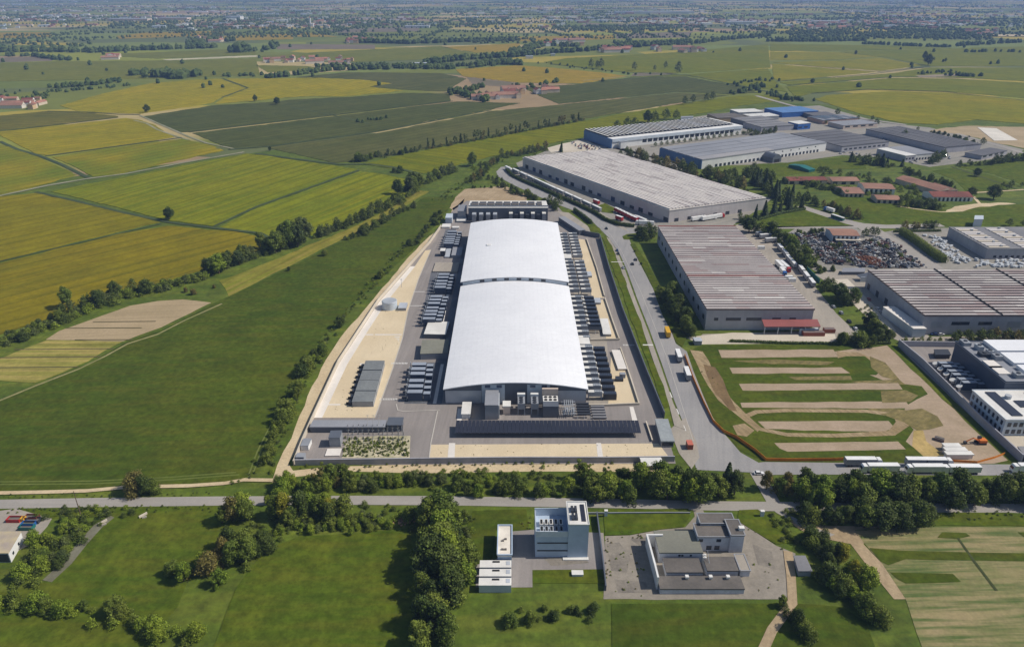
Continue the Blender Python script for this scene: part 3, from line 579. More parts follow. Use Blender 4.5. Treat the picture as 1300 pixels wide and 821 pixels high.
# ------------------------------------------------------------------ the data centre
DX0, DX1, DYA, DYB, DYC = -34.5, 38.2, 303.5, 434.5, 561.5
dc = thing('data_centre', 'long data centre with two white barrel roofs in the middle of the site', 'building', (1.8, 430, 0))
def arc(n, x0, x1, ze, zc):
    return [(x0 + (x1 - x0) * i / n, ze + (zc - ze) * (1 - (2 * i / n - 1) ** 2)) for i in range(n + 1)]
def barrel(y0, y1, ze, zc, nm):
    A = arc(28, DX0, DX1, ze, zc); b = MB()
    for (xa, za), (xb, zb) in zip(A, A[1:]):
        b.face([(xa, y0, za), (xb, y0, zb), (xb, y1, zb), (xa, y1, za)])
        b.face([(xa, y0, za - .5), (xb, y0, zb - .5), (xb, y0, zb), (xa, y0, za)])
        b.face([(xb, y1, zb - .5), (xa, y1, za - .5), (xa, y1, za), (xb, y1, zb)])
    for x, z in (A[0], A[-1]): b.face([(x, y0, z - .5), (x, y1, z - .5), (x, y1, z), (x, y0, z)])
    r = b.build('roof', ROOFW, dc)
    b = MB(); B = arc(28, DX0 + .8, DX1 - .8, ze - .5, zc - .5)
    for (xa, za), (xb, zb) in zip(B, B[1:]):
        b.face([(xa, y0 + 1, 0), (xb, y0 + 1, 0), (xb, y0 + 1, zb), (xa, y0 + 1, za)]); b.face([(xb, y1 - .6, 0), (xa, y1 - .6, 0), (xa, y1 - .6, za), (xb, y1 - .6, zb)])
    for x in (DX0 + .8, DX1 - .8): b.face([(x, y0 + 1, 0), (x, y1 - .6, 0), (x, y1 - .6, ze - .5), (x, y0 + 1, ze - .5)])
    b.build('wall', CLADD, dc); return r
barrel(DYA, DYB - .2, 9.0, 12.9, 'front'); rb = barrel(DYB, DYC, 12.0, 15.6, 'rear')
dcq = [(DX0 + .8, DYA + 1), (DX1 - .8, DYA + 1), (DX1 - .8, DYB), (DX0 + .8, DYB)]
def fp(x0, x1, z0, z1, m, nm, off=.15):
    MB().box(((x0 + x1) / 2, DYA + 1 - off / 2, z0), (x1 - x0, off, z1 - z0)).build(nm, m, dc)
CLADP = paint('light grey cladding', (186, 189, 194))
fp(-33.6, -15.4, .4, 7.6, CLADP, 'cladding_panel'); fp(19.2, 37.2, .4, 7.6, CLADP, 'cladding_panel')
fp(-15.2, -3.6, .4, 11.2, CLADL, 'cladding_panel'); fp(7.6, 19.0, .4, 11.2, CLADL, 'cladding_panel')
for x in (-12.2, -6.4, 10.4, 16.2): fp(x - 1.3, x + 1.3, 9.4, 10.9, WINB, 'window', .3)
# step between the two roofs: pale band with dark windows
A = arc(24, DX0 + 1.5, DX1 - 1.5, 11.2, 14.9)
b = MB(); B = arc(24, DX0 + 1.5, DX1 - 1.5, 8.7, 12.8)
for i in range(24): b.face([(B[i][0], DYB + .35, B[i][1]), (B[i + 1][0], DYB + .35, B[i + 1][1]), (A[i + 1][0], DYB + .35, A[i + 1][1]), (A[i][0], DYB + .35, A[i][1])])
b.build('clerestory_band', CLADL, dc)
for k in range(6):
    x = -20 + k * 8.2; zc = 8.9 + 4.0 * (1 - (2 * (x - DX0) / (DX1 - DX0) - 1) ** 2)
    MB().box((x, DYB + .2, zc + .4), (3.0, .3, 1.7)).build('window', GLASS, dc)
b = MB().box((-17.5, 500, 14.55), (3.2, 3.2, .5)); b.build('roof_hatch', WHITEW, rb)
# plant in front of the hall
b = thing('plant_enclosure', 'tall grey plant enclosure standing against the front of the white hall', 'plant room', (-9.9, 296, 0))
MB().box((-9.9, 296.6, 0), (6.2, 13.6, 8.4)).build('wall', CLADG, b); MB().box((-9.9, 296.6, 8.4), (6.6, 14, .25)).build('roof', MGREYR, b)
MB().box((-6.4, 296.6, 0), (.5, 12, 7.6)).build('side_duct', STEEL, b)
def cooler(x, lab):
    t = thing('cooling_tower', lab, 'cooling tower', (x, 297, 0))
    for dx in (-1.6, 1.6):
        for dy in (-3, 3): MB().tube((x + dx, 297 + dy, 0), (x + dx, 297 + dy, 4), .15).build('leg', STEEL, t)
    MB().box((x, 297, 3.6), (3.6, 6.4, 3.2)).build('casing', CLADG, t)
    for k in range(3):
        f = MB().tube((x, 294.9 + 2.1 * k, 6.8), (x, 294.9 + 2.1 * k, 7.2), .9, n=10).build('fan', DARKM, t)
    MB().box((x, 301.2, 6.4), (3.9, 1.6, 1.6)).build('header_box', WHITEW, t)
cooler(4.6, 'slim cooling tower before the dark panel of the white hall'); cooler(11.2, 'slim cooling tower before the pale panel beside the white fan tower')
t = thing('fan_tower', 'grey tower with a white fan deck before the front of the hall', 'cooling tower', (19.0, 296, 0))
MB().box((19, 296.4, 0), (7.6, 9.6, 6.6)).build('casing', CLADD, t); MB().box((19, 298.4, 6.6), (7.4, 5.2, .3)).build('fan_deck', WHITE, t)
for i in range(3):
    for j in range(2): MB().tube((16.7 + 2.3 * i, 297.1 + 2.5 * j, 6.9), (16.7 + 2.3 * i, 297.1 + 2.5 * j, 7.1), .85, n=10).build('fan', BLK, t)
MB().box((19, 302.4, 6.6), (8, 1.2, 3.6)).build('header_box', BEIGEW, t)
b = MB(); tk = thing('pipework', 'silver pipes and vessels between the fan tower and the black racks', 'pipework', (28, 297, 0))
for i in range(4): b.tube((25.5 + i * 1.5, 293, .5), (25.5 + i * 1.5, 293, 3.5 + i % 2), .55, n=8)
b.build('vessel', STEEL, tk); b = MB()
for i in range(5): b.tube((24.6, 292 + 2.1 * i, 2 + .4 * i), (31.5, 292.5 + 2 * i, 2 + .4 * i), .22); b.tube((26 + i, 291, 4), (26 + i, 301, 4.4), .18)
b.build('pipe', STEEL, tk)
def rack(name, lab, x0, x1, y0, y1, h, n, m, m2):
    t = thing(name, lab, 'rack', ((x0 + x1) / 2, (y0 + y1) / 2, 0)); b = MB()
    for i in range(n):
        y = y0 + (y1 - y0) * (i + .5) / n; b.box(((x0 + x1) / 2, y, h - .7), (x1 - x0, (y1 - y0) / n * .55, .7))
    b.build('cooler_bank', m, t); b = MB()
    for x in (x0, (x0 + x1) / 2, x1):
        for y in (y0, y1): MB().tube((x, y, 0), (x, y, h - .7), .15, n=4).build('leg', m2, t)
    return t
rack('dry_cooler_rack', 'black slatted dry cooler rack near the front corner of the hall', 32, 38.4, 290.5, 302, 2.6, 5, DARKM, STEEL)
rack('dry_cooler_rack', 'grey slatted rack standing on pale concrete behind the solar canopy', 39.4, 46.2, 289.5, 301.5, 1.3, 5, GREYR, STEEL)
t, r = shed('store_hut', 'small white roofed hut at the foot of the hall beside the paved strip', 'hut', [(-24.8, 290.5), (-20.2, 290.5), (-20.2, 301.5), (-24.8, 301.5)], 3.0, WHITEW, WHITE)
t, r = shed('store_hut', 'small white box hut before the dark panel of the hall', 'hut', [(-4.6, 294), (-.6, 294), (-.6, 299), (-4.6, 299)], 5.2, BEIGEW, WHITE)
# solar canopy
t = thing('solar_canopy', 'long dark solar canopy over the parking row before the data centre', 'canopy', (17, 279.5, 0))
b = MB(); n = 46
for i in range(n):
    x0 = -26.6 + 87 * i / n; x1 = x0 + 87 / n - .12
    b.v += [(x0, 274.9, 3.0), (x1, 274.9, 3.0), (x1, 284.1, 3.7), (x0, 284.1, 3.7), (x0, 274.9, 2.85), (x1, 274.9, 2.85), (x1, 284.1, 3.55), (x0, 284.1, 3.55)]
    k = len(b.v) - 8
    for f in ((0, 1, 2, 3), (4, 5, 1, 0), (7, 6, 5, 4), (2, 6, 7, 3), (0, 3, 7, 4), (1, 5, 6, 2)): b.f.append(tuple(k + q for q in f)); b.m.append(0)
b.build('solar_panels', PV, t); b = MB()
for i in range(47): b.box((-26.6 + 87 * i / 46 - .06, 279.5, 2.6), (.14, 9.0, .22), bottom=True)
b.build('purlins', STEEL, t)
for i in range(15): MB().tube((-25 + i * 6, 282, 0), (-25 + i * 6, 282, 3.3), .16).build('post', STEEL, t)
# perimeter walls
def wall(name, lab, pts, H, m, th=.35, cat='wall', cap=None):
    w = path = [G(x, y) for x, y in pts]; c = (sum(p[0] for p in w) / len(w), sum(p[1] for p in w) / len(w), 0)
    t = thing(name, lab, cat, c); wallrun(MB(), w, th, 0, H).build('wall_panel', m, t)
    wallrun(MB(), w, th + .16, H + .003, H + .14).build('coping', cap or m, t); return t
wall('perimeter_wall', 'long wall between the sandy track and the west gravel of the data centre', [(373, 591), (385, 561), (398, 531.5), (430, 461.5), (455, 423), (481, 383), (520.5, 338), (546, 309), (560, 289)], 2.6, CONCL)
wall('perimeter_wall', 'low grey wall along the pale track below the gravel bed', [(375, 590.5), (520, 588.5), (650, 587), (780, 587), (856, 586)], 3.0, PRECG)
wall('perimeter_wall', 'dark wall between the data centre lane and the grass verge', [(843, 531), (838.5, 520), (822, 480), (806.5, 440), (790.5, 398), (772.5, 342), (761.5, 303)], 3.6, CLADD)
wall('perimeter_wall', 'short slanted grey wall by the road bend behind the data centre', [(761, 302.5), (748, 300), (735, 297)], 4.0, CLADD)
def lowwall(lab, pts): wall('retaining_wall', lab, pts, 1.3, CONCL, .5)
lowwall('low pale wall edging the upper gravel pocket beside the inner lane', [(744.5, 304.5), (757.3, 341), (767.3, 377)])
lowwall('low pale wall edging the middle plant yard beside the inner lane', [(768, 380), (777, 407), (786, 432)])
lowwall('low pale wall edging the front plant yard beside the inner lane', [(787.5, 443), (800, 480), (811, 514), (764, 516), (742, 516)])
lowwall('low pale wall closing the middle plant yard at its near end', [(744, 433), (765, 432.5), (785, 432.3)])
# generators
GROOF = paint('dusty steel roof', (152, 160, 172))
def genset(lab):
    t = thing('generator', lab, 'generator', (0, 0, 0), 'generators beside the white hall')
    MB().box((0, 0, .4), (7.4, 3.0, 4.7)).build('enclosure', NAVY, t)
    MB().box((0, 0, 5.1), (7.6, 3.1, .2)).build('roof', GROOF, t)
    MB().box((0, 0, 0), (7.2, 2.8, .4)).build('plinth', CONCL, t)
    MB().tube((-4.6, 0, 0), (-4.6, 0, 6.2), .3, n=8).build('exhaust_stack', STEEL, t)
    MB().box((-5.6, -.2, 1.5), (2.6, 1.6, .25)).build('platform', DARKM, t)
    r = MB().box((6.0, .1, .3), (3.4, 2.5, 4.0)).build('radiator', NAVY, t); MB().box((6.0, .1, 4.3), (3.5, 2.6, .15)).build('radiator_top', GROOF, r)
    return t
rows = [('front', -50.2, [(516 + (510 - y) * .15, y) for y in (462, 468, 474, 483, 490, 497)], 5.4, 'generator in the front bank of navy units near the long grey huts'),
        ('mid', 0, [(537.5 + (399 - y) * .33, y) for y in (376, 380.2, 384.6, 390.4, 394.8, 399, 404)], 5.4, 'generator in the middle bank of navy units beside the west lane'),
        ('back', 0, [(550 + (364 - y) * .3, y) for y in (348, 351.8, 356.5, 360.4, 364.2)], 5.4, 'generator in the bank of navy units beyond the gap of the west lane'),
        ('far', 0, [(561 + (308 - y) * .3, y) for y in (293.5, 297, 300.2, 303, 305.6, 308.2)], 5.4, 'generator in the farthest bank of navy units near the rear plant building')]
first = None
for nm, _, spots, z, lab in rows:
    for x, y in spots:
        p = G(x + 9, y + 1.5, 4.5)
        if first is None: first = genset(lab); first.location = (p[0], p[1], .2)
        else: dup(first, (p[0], p[1], .2), 0, lab)
def genset_r(lab):
    t = thing('generator', lab, 'generator', (0, 0, 0), 'black generators beside the inner lane')
    MB().box((0, 0, .3), (6.6, 3.0, 3.2)).build('enclosure', DARKM, t); b = MB()
    for i in range(6): b.box((-2.5 + i, 0, 3.5), (.5, 2.4, .22))
    b.build('louvres', NAVY, t); MB().box((0, 0, 0), (6.8, 3.2, .3)).build('plinth', CONCL, t)
    MB().tube((-4.2, .1, 0), (-4.2, .1, 3.4), .25, n=8).build('exhaust_stack', STEEL, t)
    MB().tube((-4.2, .1, 3.4), (-4.2, .1, 4.1), .85, n=12).build('exhaust_cap', WHITE, t)
    return t
gr = None
for spots, lab in (([(759 + (y - 440) * .242, y) for y in (440, 446.5, 453, 460, 467, 474.3, 481.6, 489.3, 497.5)], 'black generator with a white exhaust cap in the front yard near the carport end'),
                   ([(746 + (y - 375.7) * .25, y) for y in (375.7, 380, 384.4, 389.2, 394.2, 399.6, 404.6, 410)], 'black generator with a white exhaust cap in the middle yard beside the hall')):
    for x, y in spots:
        p = G(x + 1.5, y + 1.5, 3.5)
        if gr is None: gr = genset_r(lab); gr.location = (p[0], p[1], .25)
        else: dup(gr, (p[0], p[1], .25), 0, lab)
def chiller(lab):
    t = thing('chiller', lab, 'chiller', (0, 0, 0), 'chillers along the hall')
    MB().box((0, 0, 2.2), (7.2, 2.5, 2.3)).build('casing', CLADG, t); MB().box((-2.0, 0, 4.5), (3.0, 2.4, .2)).build('cover', WHITE, t)
    for s in (-1, 1): MB().box((1.6, s * 1.2, 4.5), (3.9, .12, .5)).build('rail', STEEL, t)
    for dx in (-3.2, 3.2):
        for dy in (-1, 1): MB().tube((dx, dy, 0), (dx, dy, 2.2), .14, n=4).build('leg', STEEL, t)
    for i in range(3): MB().tube((.2 + 1.3 * i, 0, 4.5), (.2 + 1.3 * i, 0, 4.75), .6, n=8).build('fan', STEEL, t)
    return t
ch = None
for n, y0, y1, lab in ((9, 308.5, 357, 'chiller on a steel stand between the hall and the front black generators'), (9, 369, 427, 'chiller on a steel stand between the hall and the middle black generators'),
                       (8, 440, 492, 'chiller on a steel stand beside the step of the hall roofs'), (8, 506, 556, 'chiller on a steel stand at the far end of the hall')):
    for k in range(n):
        y = y0 + (y1 - y0) * k / (n - 1); x = 42.3
        if ch is None: ch = chiller(lab); ch.location = (x, y, .25)
        else: dup(ch, (x, y, .25), 0, lab)
        if y0 > 435: dup(ch, (x + 8.2, y, .25), 0, lab.replace('chiller on', 'outer chiller on'))
for y, h, lab in ((362.5, 5.5, 'white stair block between the two nearer chiller banks'), (499, 6, 'white stair block between the two farther chiller banks')):
    shed('stair_block', lab, 'stair block', [(38.6, y - 4), (45, y - 4), (45, y + 4), (38.6, y + 4)], h, WHITEW, WHITE)
# steel screens and huts in the right yards
def hut(name, lab, q, yt, yb, wm, rm, cat='hut', rz=None):
    H = HF(yt, yb); return shed(name, lab, cat, rect(q, H), H, wm, rm, over=.12, rt=.2)
hut('equipment_cabin', 'long pale cabin beside the front black generators', [(785, 468), (797, 468), (786, 444), (776, 444)], 468, 471, CONCL, LC)
hut('equipment_cabin', 'pale cabin at the near end of the middle yard', [(765, 424), (776, 424), (772, 404), (762, 404)], 424, 427.5, CLADG, WHITE)
hut('equipment_cabin', 'small grey cabin at the far end of the middle yard', [(754.5, 384), (763, 384), (762, 378), (754, 378)], 384, 387, CLADG, LROOF)
hut('equipment_cabin', 'small grey cabin in the upper gravel pocket', [(745, 350), (752, 350), (750, 344.5), (743.5, 344.5)], 350, 353, CLADG, LROOF)
rack('cooler_frame', 'steel cooler frame closing the middle yard near the white stair block', *[c for c in (G(747, 425)[0], G(765, 425)[0], G(747, 424)[1], G(747, 416)[1])], 3.0, 4, DARKM, STEEL)
t = thing('pump_skid', 'dark pump skid on the pale ground beyond the black generators', 'pump', (*G(788, 482), 0))
MB().box((*G(786, 483), .2), (4, 3, 1.6)).build('skid', DARKM, t); MB().box((*G(790, 479), .2), (3, 2.4, 2.4)).build('tank', CLADG, t)
# rear plant building
rq = [(-39.2, 603.5), (32.3, 603.5), (31.3, 625), (-38.5, 625)]
t, r = shed('plant_building', 'dark plant building with a white panelled roof behind the white hall', 'building', rq, 12.5, CLADD, WHITE, parapet=0)
for i in range(9):
    c = bil(rq, .075 + i * .103, .5); w = 6.0 if i < 8 else 4.5
    u = MB().box((c[0], c[1], 12.5), (w, 9, 1.2)).build('rooftop_unit', TAR, r); MB().box((c[0], c[1], 13.7), (w - .6, 2, .15)).build('grille', PV, u)
MB().box((-3.3, 606, 12.5), (71, .6, 1.4)).build('screen', CLADG, t)
for i in range(4):
    x = -33.6 + i * 6.2; u = MB().box((x, 599.5, 0), (3.6, 6.5, 8.2)).build('flue_unit', CLADG, t)
    for k in range(2): MB().box((x, 597.5 + 4 * k, 8.2), (3.4, 2.4, .2)).build('flue_cap', LROOF, u)
for i in range(7):
    x = -1 + i * 4.9
    if i % 2 == 0: u = MB().box((x, 600.5, 0), (3.2, 5, 8.4)).build('flue_unit', CLADG, t); MB().box((x, 600.5, 8.4), (3.3, 5.2, .3)).build('flue_cap', WHITE, u)
    else: MB().box((x, 600.8, 0), (3.0, 4.5, 7.2)).build('dark_unit', DARKM, t)
for lab, q, yt, yb, wm, rm in (('grey tank house at the back corner of the site near the dirt yard', [(565, 276.5), (574, 276.5), (575, 271), (567, 271)], 276.5, 284, CLADL, CLADL), ('white louvred hut below the grey tank house', [(560, 288), (571, 288), (572.5, 284), (562, 284)], 288, 290.5, WHITE, WHITE),
    ('white hut beside the farthest bank of generators', [(574, 289), (583, 289), (583, 287), (574.5, 287)], 289, 291, WHITE, WHITE), ('open roof block at the side of the rear plant building', [(580.5, 268), (592, 268), (592.5, 260), (582.5, 260)], 268, 279, CLADG, MGREYR), ('white canopy box left of the dark flue units', [(579.5, 280.3), (592, 280.3), (592, 276.5), (580, 276.5)], 280.3, 283, CLADG, WHITE),
    ('grey flat roofed hut beside the hall near the farthest generators', [(573, 324), (586, 324), (587.5, 313.5), (575, 313.5)], 324, 328, CLADG, MGREYR), ('narrow pale hut next to the grey flat roofed hut', [(564, 326), (571, 326), (572.5, 315.5), (567, 315.5)], 326, 327.5, CLADG, LROOF), ('small white topped cabin by the west lane', [(558.5, 318.5), (565, 318.5), (566, 315), (559.5, 315)], 318.5, 326, DARKM, WHITE),
    ('low concrete basin house at the middle of the west side', [(549, 345), (581, 344), (583, 334), (553, 332)], 345, 346.5, CONCL, CONC), ('white roofed workshop above the grey roofed workshop', [(538, 424), (567.5, 424), (569, 409), (544, 407)], 424, 430, CLADD, WHITE), ('grey roofed workshop between the generator banks and the hall', [(529.5, 450), (550, 450), (571, 431), (534, 431)], 450, 458, CLADG, OLIVER)):
    H = HF(yt, yb)
    if 'grey roofed workshop between' in lab: q = [(533, 450), (568, 447), (571, 431), (536, 431)]
    shed('service_building', lab, 'building', rect(q, max(1.2, H)), max(1.2, H), wm, rm, over=.15, rt=.3)
# tank and small house on the gravel
c = G(495, 391); t = thing('water_tank', 'round grey water tank on the gravel by the west wall', 'tank', (c[0], c[1], 0))
MB().tube((c[0], c[1], 0), (c[0], c[1], 5.2), 4.9, n=32).build('shell', CLADL, t); MB().tube((c[0], c[1], 5.2), (c[0], c[1], 5.55), 5.0, 4.6, n=32).build('roof', STEEL, t)
hut('pump_house', 'small grey pump house beside the round water tank', [(505, 391), (515.5, 391), (517.5, 384), (507.5, 384)], 391, 395, CLADG, LROOF)
c = G(510, 365); t = thing('antenna_mast', 'thin lattice mast on the west gravel beyond the tank', 'mast', (c[0], c[1], 0)); MB().tube((c[0], c[1], 0), (c[0], c[1], 7), .15, .08).build('pole', STEEL, t); MB().box((c[0], c[1], 6), (1.2, .3, .3)).build('antenna', STEEL, t)
# four long grey huts
sq = [(-80.2, 300.8), (-69.4, 300.8), (-70.6, 343), (-81.2, 343)]
for k, wd in enumerate(('nearest', 'second', 'third', 'farthest')):
    q = sub(sq, 0, 1, k / 4 + .006, (k + 1) / 4 - .006)
    t, r = shed('substation_hut', f'{wd} grey flat roofed hut of the row on the west gravel, counted from the carport', 'hut', q, 3.3 + .15 * (k % 2), CLADG, surf('hut roof', (126, 130, 130), (116, 120, 122), big=.1), over=.1, rt=.2)
    for j in range(2):
        c = bil(q, -.12, .25 + .5 * j); u = MB().box((c[0], c[1], .2), (1.6, 2.4, 1.9)).build('cooler_unit', DARKM, t); MB().box((c[0] - 1.6, c[1], .2), (1.2, .8, 1.1)).build('duct', BLK, u)
# strip building, guard boxes and substation by the near left corner
t, r = shed('service_strip', 'long low lean-to building between the gravel and the substation', 'building', [(G(396, 544)[0], 279.0), (G(491, 544)[0], 279.0), (G(491, 544)[0], 284.8), (G(397, 544)[0], 284.8)], 3.4, CLADD, MGREYR)
t, r = shed('service_strip', 'short dark cabin at the end of the long lean-to', 'building', [(G(492.5, 543)[0], 279.8), (G(512, 543)[0], 279.8), (G(512, 543)[0], 286.5), (G(492.5, 543)[0], 286.5)], 3.9, CLADD, CLADD)
hut('guard_hut', 'white walled guard hut on the west wall by the substation', [(381, 565.5), (391, 565.5), (396, 556), (385, 556)], 565.5, 572, WHITEW, CLADG)
hut('guard_hut', 'grey guard hut at the near corner of the perimeter wall', [(374, 580), (386, 580), (388, 574.5), (378, 574.5)], 580, 588, CLADG, CLADG)
hut('transformer_house', 'grey transformer house with an open top in the substation', [(416.5, 555.5), (432.5, 555.5), (433.5, 546), (420, 546)], 555.5, 568, CLADG, CLADD)
hut('concrete_ramp', 'stepped pale concrete slab before the transformer house', [(412, 578), (432, 578), (433, 569), (416, 569)], 578, 579.5, CONCL, LC, 'slab')
rnd = random.Random(5); sg = None
for i in range(48):
    x, y = 442 + (i % 12) * 6.4 + rnd.uniform(-1.5, 1.5), (548, 552, 557, 563)[i // 12] + rnd.uniform(-.6, .6); p = G(x, y)
    if sg is None:
        sg = thing('switchgear_post', 'thin switchgear post with dark insulators in the outdoor substation', 'switchgear', (p[0], p[1], .25), 'switchgear posts in the outdoor substation')
        MB().tube((p[0], p[1], .25), (p[0], p[1], 2.6), .10, n=5).build('post', STEEL, sg); MB().tube((p[0], p[1], 2.6), (p[0], p[1], 4.2), .18, .1, n=6).build('insulator', TAR, sg); MB().box((p[0], p[1], 2.5), (1.4, .12, .12)).build('crossbar', STEEL, sg)
    else: dup(sg, (p[0], p[1], .25), rnd.uniform(-.3, .3))
for i, x in enumerate((466, 473, 480)):
    p = G(x, 548); t = thing('line_mast', ('slanted', 'middle', 'outer')[i] + ' white line mast standing between substation and lean-to', 'mast', (p[0], p[1], .2)); MB().tube((p[0], p[1], .2), (p[0] + 1, p[1] + .4, 9.5), .14, .07).build('pole', WHITE, t); MB().box((p[0] + .9, p[1] + .4, 8.8), (1.8, .12, .12)).build('crossarm', WHITE, t)
# gatehouse and entrance
gq = [(68, 267.5), (74.3, 267.5), (74.9, 285.5), (68.6, 285.5)]
t, r = shed('gatehouse', 'grey flat roofed gatehouse beside the entrance of the site', 'gatehouse', gq, 3.6, CLADG, surf('gatehouse roof', (150, 156, 158), (140, 146, 150), big=.1)); wins(t, gq, [(.1, .9, 1.0, 2.6)], GLASS)
wall('entrance_wall', 'low pale wall before the gatehouse shadow', [(820, 537), (828, 561)], 1.2, CONCL, .4)
p = G(875, 568, 0); t = thing('container', 'small reddish container by the gate among the planting', 'container', (p[0], p[1], 0)); MB().box((p[0], p[1], .2), (2.5, 3.8, 2.6)).build('body', RUST, t); MB().box((p[0], p[1], 2.8), (2.6, 3.9, .12)).build('roof', paint('faded red', (196, 110, 90)), t)
for (x, y, lab, w, d) in ((826, 591, 'white tent roof between the near wall and the trees', 9.5, 6.5),):
    p = G(x, y); t = thing('marquee', lab, 'tent', (p[0], p[1], 0)); b = MB()
    for sx in (-1, 1):
        for sy in (-1, 1): MB().tube((p[0] + sx * w / 2.1, p[1] + sy * d / 2.1, 0), (p[0] + sx * w / 2.1, p[1] + sy * d / 2.1, 2.6), .08).build('leg', STEEL, t)
    for s in (-1, 1): b.face([(p[0] - w / 2, p[1] + s * d / 2, 2.5), (p[0] + w / 2, p[1] + s * d / 2, 2.5), (p[0] + w / 2, p[1], 3.4), (p[0] - w / 2, p[1], 3.4)])
    b.build('canopy', WHITE, t)
# gate building behind the hall by the road
hq = rect([(731, 293.5), (738, 291.5), (721, 274), (713, 275)], 4.5)
shed('road_building', 'narrow grey building beside the parking bay behind the data centre', 'building', hq, 4.5, CLADD, MGREYR)
# ------------------------------------------------------------------ industrial estate
BAYD = surf('bay gutter', (128, 114, 110), (112, 100, 98), big=.06, amt=.1)
BM = [BAYL, BAYP, BAYW, BAYR, BAYD]
# warehouse with rosy bays across the road
H = 14.1; qa = [(118, 386.6), (183.6, 386.6), (181.6, 545.7), (118.6, 545.7)]
t, r = shed('warehouse', 'grey warehouse with a banded rosy roof beside the trunk road', 'warehouse', qa, H, PRECG, BAYD, over=.4)
bays(qa, 42, H + .003, .6, 0, .17, BM, (60, 20, 6, 0), 4, r, .1, slope=.25)
for tt in (.33, .995): p = sub(qa, 0, 1, tt - .006, tt + .003); MB().prism(p, H + .01, H + 1.0).build('rust_ridge', BAYR, r)
wins(t, qa, [(.08, .12, 6.4, 8.4), (.19, .33, 6.4, 8.4), (.38, .52, 6.4, 8.4), (.62, .70, 6.4, 8.4), (.78, .84, 6.4, 8.4)], GLASS, off=-.3)
wins(t, qa, [(k / 12 + .03, k / 12 + .055, 5, 8) for k in range(12)], GLASS, side=3, off=-.3)
x0, x1 = G(969, 425)[0] , G(1040, 425)[0]; cq = [(x0, 380.6), (x1, 380.6), (x1, 386.8), (x0, 386.8)]
cn = thing('loading_canopy', 'red roofed open canopy on posts at the front of the rosy roofed warehouse', 'canopy', ((x0 + x1) / 2, 383.6, 0))
b = MB(); k = [(x0, 380.6, 5.6), (x1, 380.6, 5.6), (x1, 386.6, 7.6), (x0, 386.6, 7.6)]
b.face(k); b.face([(x, y, z - .35) for x, y, z in k][::-1])
for i in range(4): a, c = k[i], k[(i + 1) % 4]; b.face([(a[0], a[1], a[2] - .35), (c[0], c[1], c[2] - .35), c, a])
b.build('roof', REDM, cn)
for i in range(5): x = x0 + .6 + (x1 - x0 - 1.2) * i / 4; MB().box((x, 381.2, 0), (.45, .45, 5.3)).build('post', STEEL, cn)
MB().box((x1 - 6, 382.5, 0), (11, 1.5, 3.4)).build('back_panel', CLADL, cn)
def cbox(name, lab, x, y, d, m, cat='container', rz=0.0, lid=None):
    p = G(x, y); t = thing(name, lab, cat, (p[0], p[1], 0)); MB().box((p[0], p[1], .12), d, rz).build('body', m, t); MB().box((p[0], p[1], .12 + d[2]), (d[0] - .3, d[1] - .3, .05), rz).build('lid', lid or m, t); return t
cbox('container', 'rusty brown skip stack before the red canopy', 1032, 425.5, (13, 3.2, 2.4), RUST, lid=BAYD); cbox('container', 'rusty brown skip at the yard end of the red canopy', 1052, 421.5, (6.5, 3.2, 2.4), RUST, lid=BAYD)
# the big pale warehouse
qb = [(139.1, 598.1), (237.9, 638.1), (112.2, 846.4), (11.8, 804.3)]; H = 11.7
t, r = shed('warehouse', 'largest pale warehouse with finely striped roof behind the trunk road', 'warehouse', qb, H, surf('pale precast', (200, 194, 192), (188, 182, 182), big=.05, amt=.05, streak=(0, 3, 3, .2)), BAYW, over=.4)
bays(sub(qb, .01, .99, .004, .992), 30, H + .003, 1.1, 1, .34, [BAYW, BAYW, BAYW, BAYL, surf('skylight gutter', (104, 106, 116), (92, 94, 106), big=.05)], (40, 40, 12, 8), 14, r, .25)
rnd = random.Random(11)
for i in range(16): s = (i + rnd.uniform(.2, .7)) / 16; wins(t, qb, [(s, s + .025, .3, rnd.choice((3.2, 4.2, 5.0)))], rnd.choice((WINB, GLASS, DARKM)), 'loading_door', 3, -.3)
for i in range(6): wins(t, qb, [(.06 + i * .13, .10 + i * .13, .3, 3.4)], DARKM, 'loading_door', 0, -.3)
for k in range(7): p = sub(qb, 1.005, 1.035, .3 + k * .075, .35 + k * .075); MB().prism(p, 0, 9 + (k % 3)).build('annex', WHITEW if k % 2 else CLADD, t)
# shed-roofed hall
qc = squared([(130.4, 905.0), (321.8, 1001.5), (296, 1066), (100, 964)]); H = 12.2
t, r = shed('warehouse', 'white hall with black and white north-light roof behind the striped warehouse', 'warehouse', qc, H, WHITEW, WHITEW, over=.4)
bays(sub(qc, .0, .97, .16, 1), 34, H + .003, 2.0, 1, .5, [WHITE, ROOFW, WHITE, BAYW, DARKM], (50, 30, 10, 5), 3, r, slope=.3)
b = MB(); Q = sub(qc, 0, .97, .16, 1)
for i in range(34):
    p = sub(Q, (i + .57) / 34, (i + .98) / 34, .0, 1); b.prism(p, H + .003, H + .25)
b.build('skylights', BLK, r)
wins(t, qc, [(.0, 1, 8.2, 12.0)], CLADL, 'fascia', 0, .6); wins(t, qc, [(.22 + i * .04, .25 + i * .04, 3.5, 7.8) for i in range(18)], GLASS, off=-.3)
MB().prism(sub(qc, -.006, .0, 0, 1), 0, 12.0).build('blue_end_wall', CLADB, t)
for k, lab in ((.02, 'white stair tower at the near corner of the north-light hall'),): shed('stair_tower', lab, 'tower', sub(qc, .04, .09, -.10, -.02), 9, WHITEW, CLADG)
shed('rooftop_plant', 'blue grey plant house standing behind the ridge of the north-light hall', 'plant room', [G(x, y, 0) for x, y in ((812, 163), (822, 163), (822, 160.5), (812, 160.5))], 4, CLADB, CLADG)
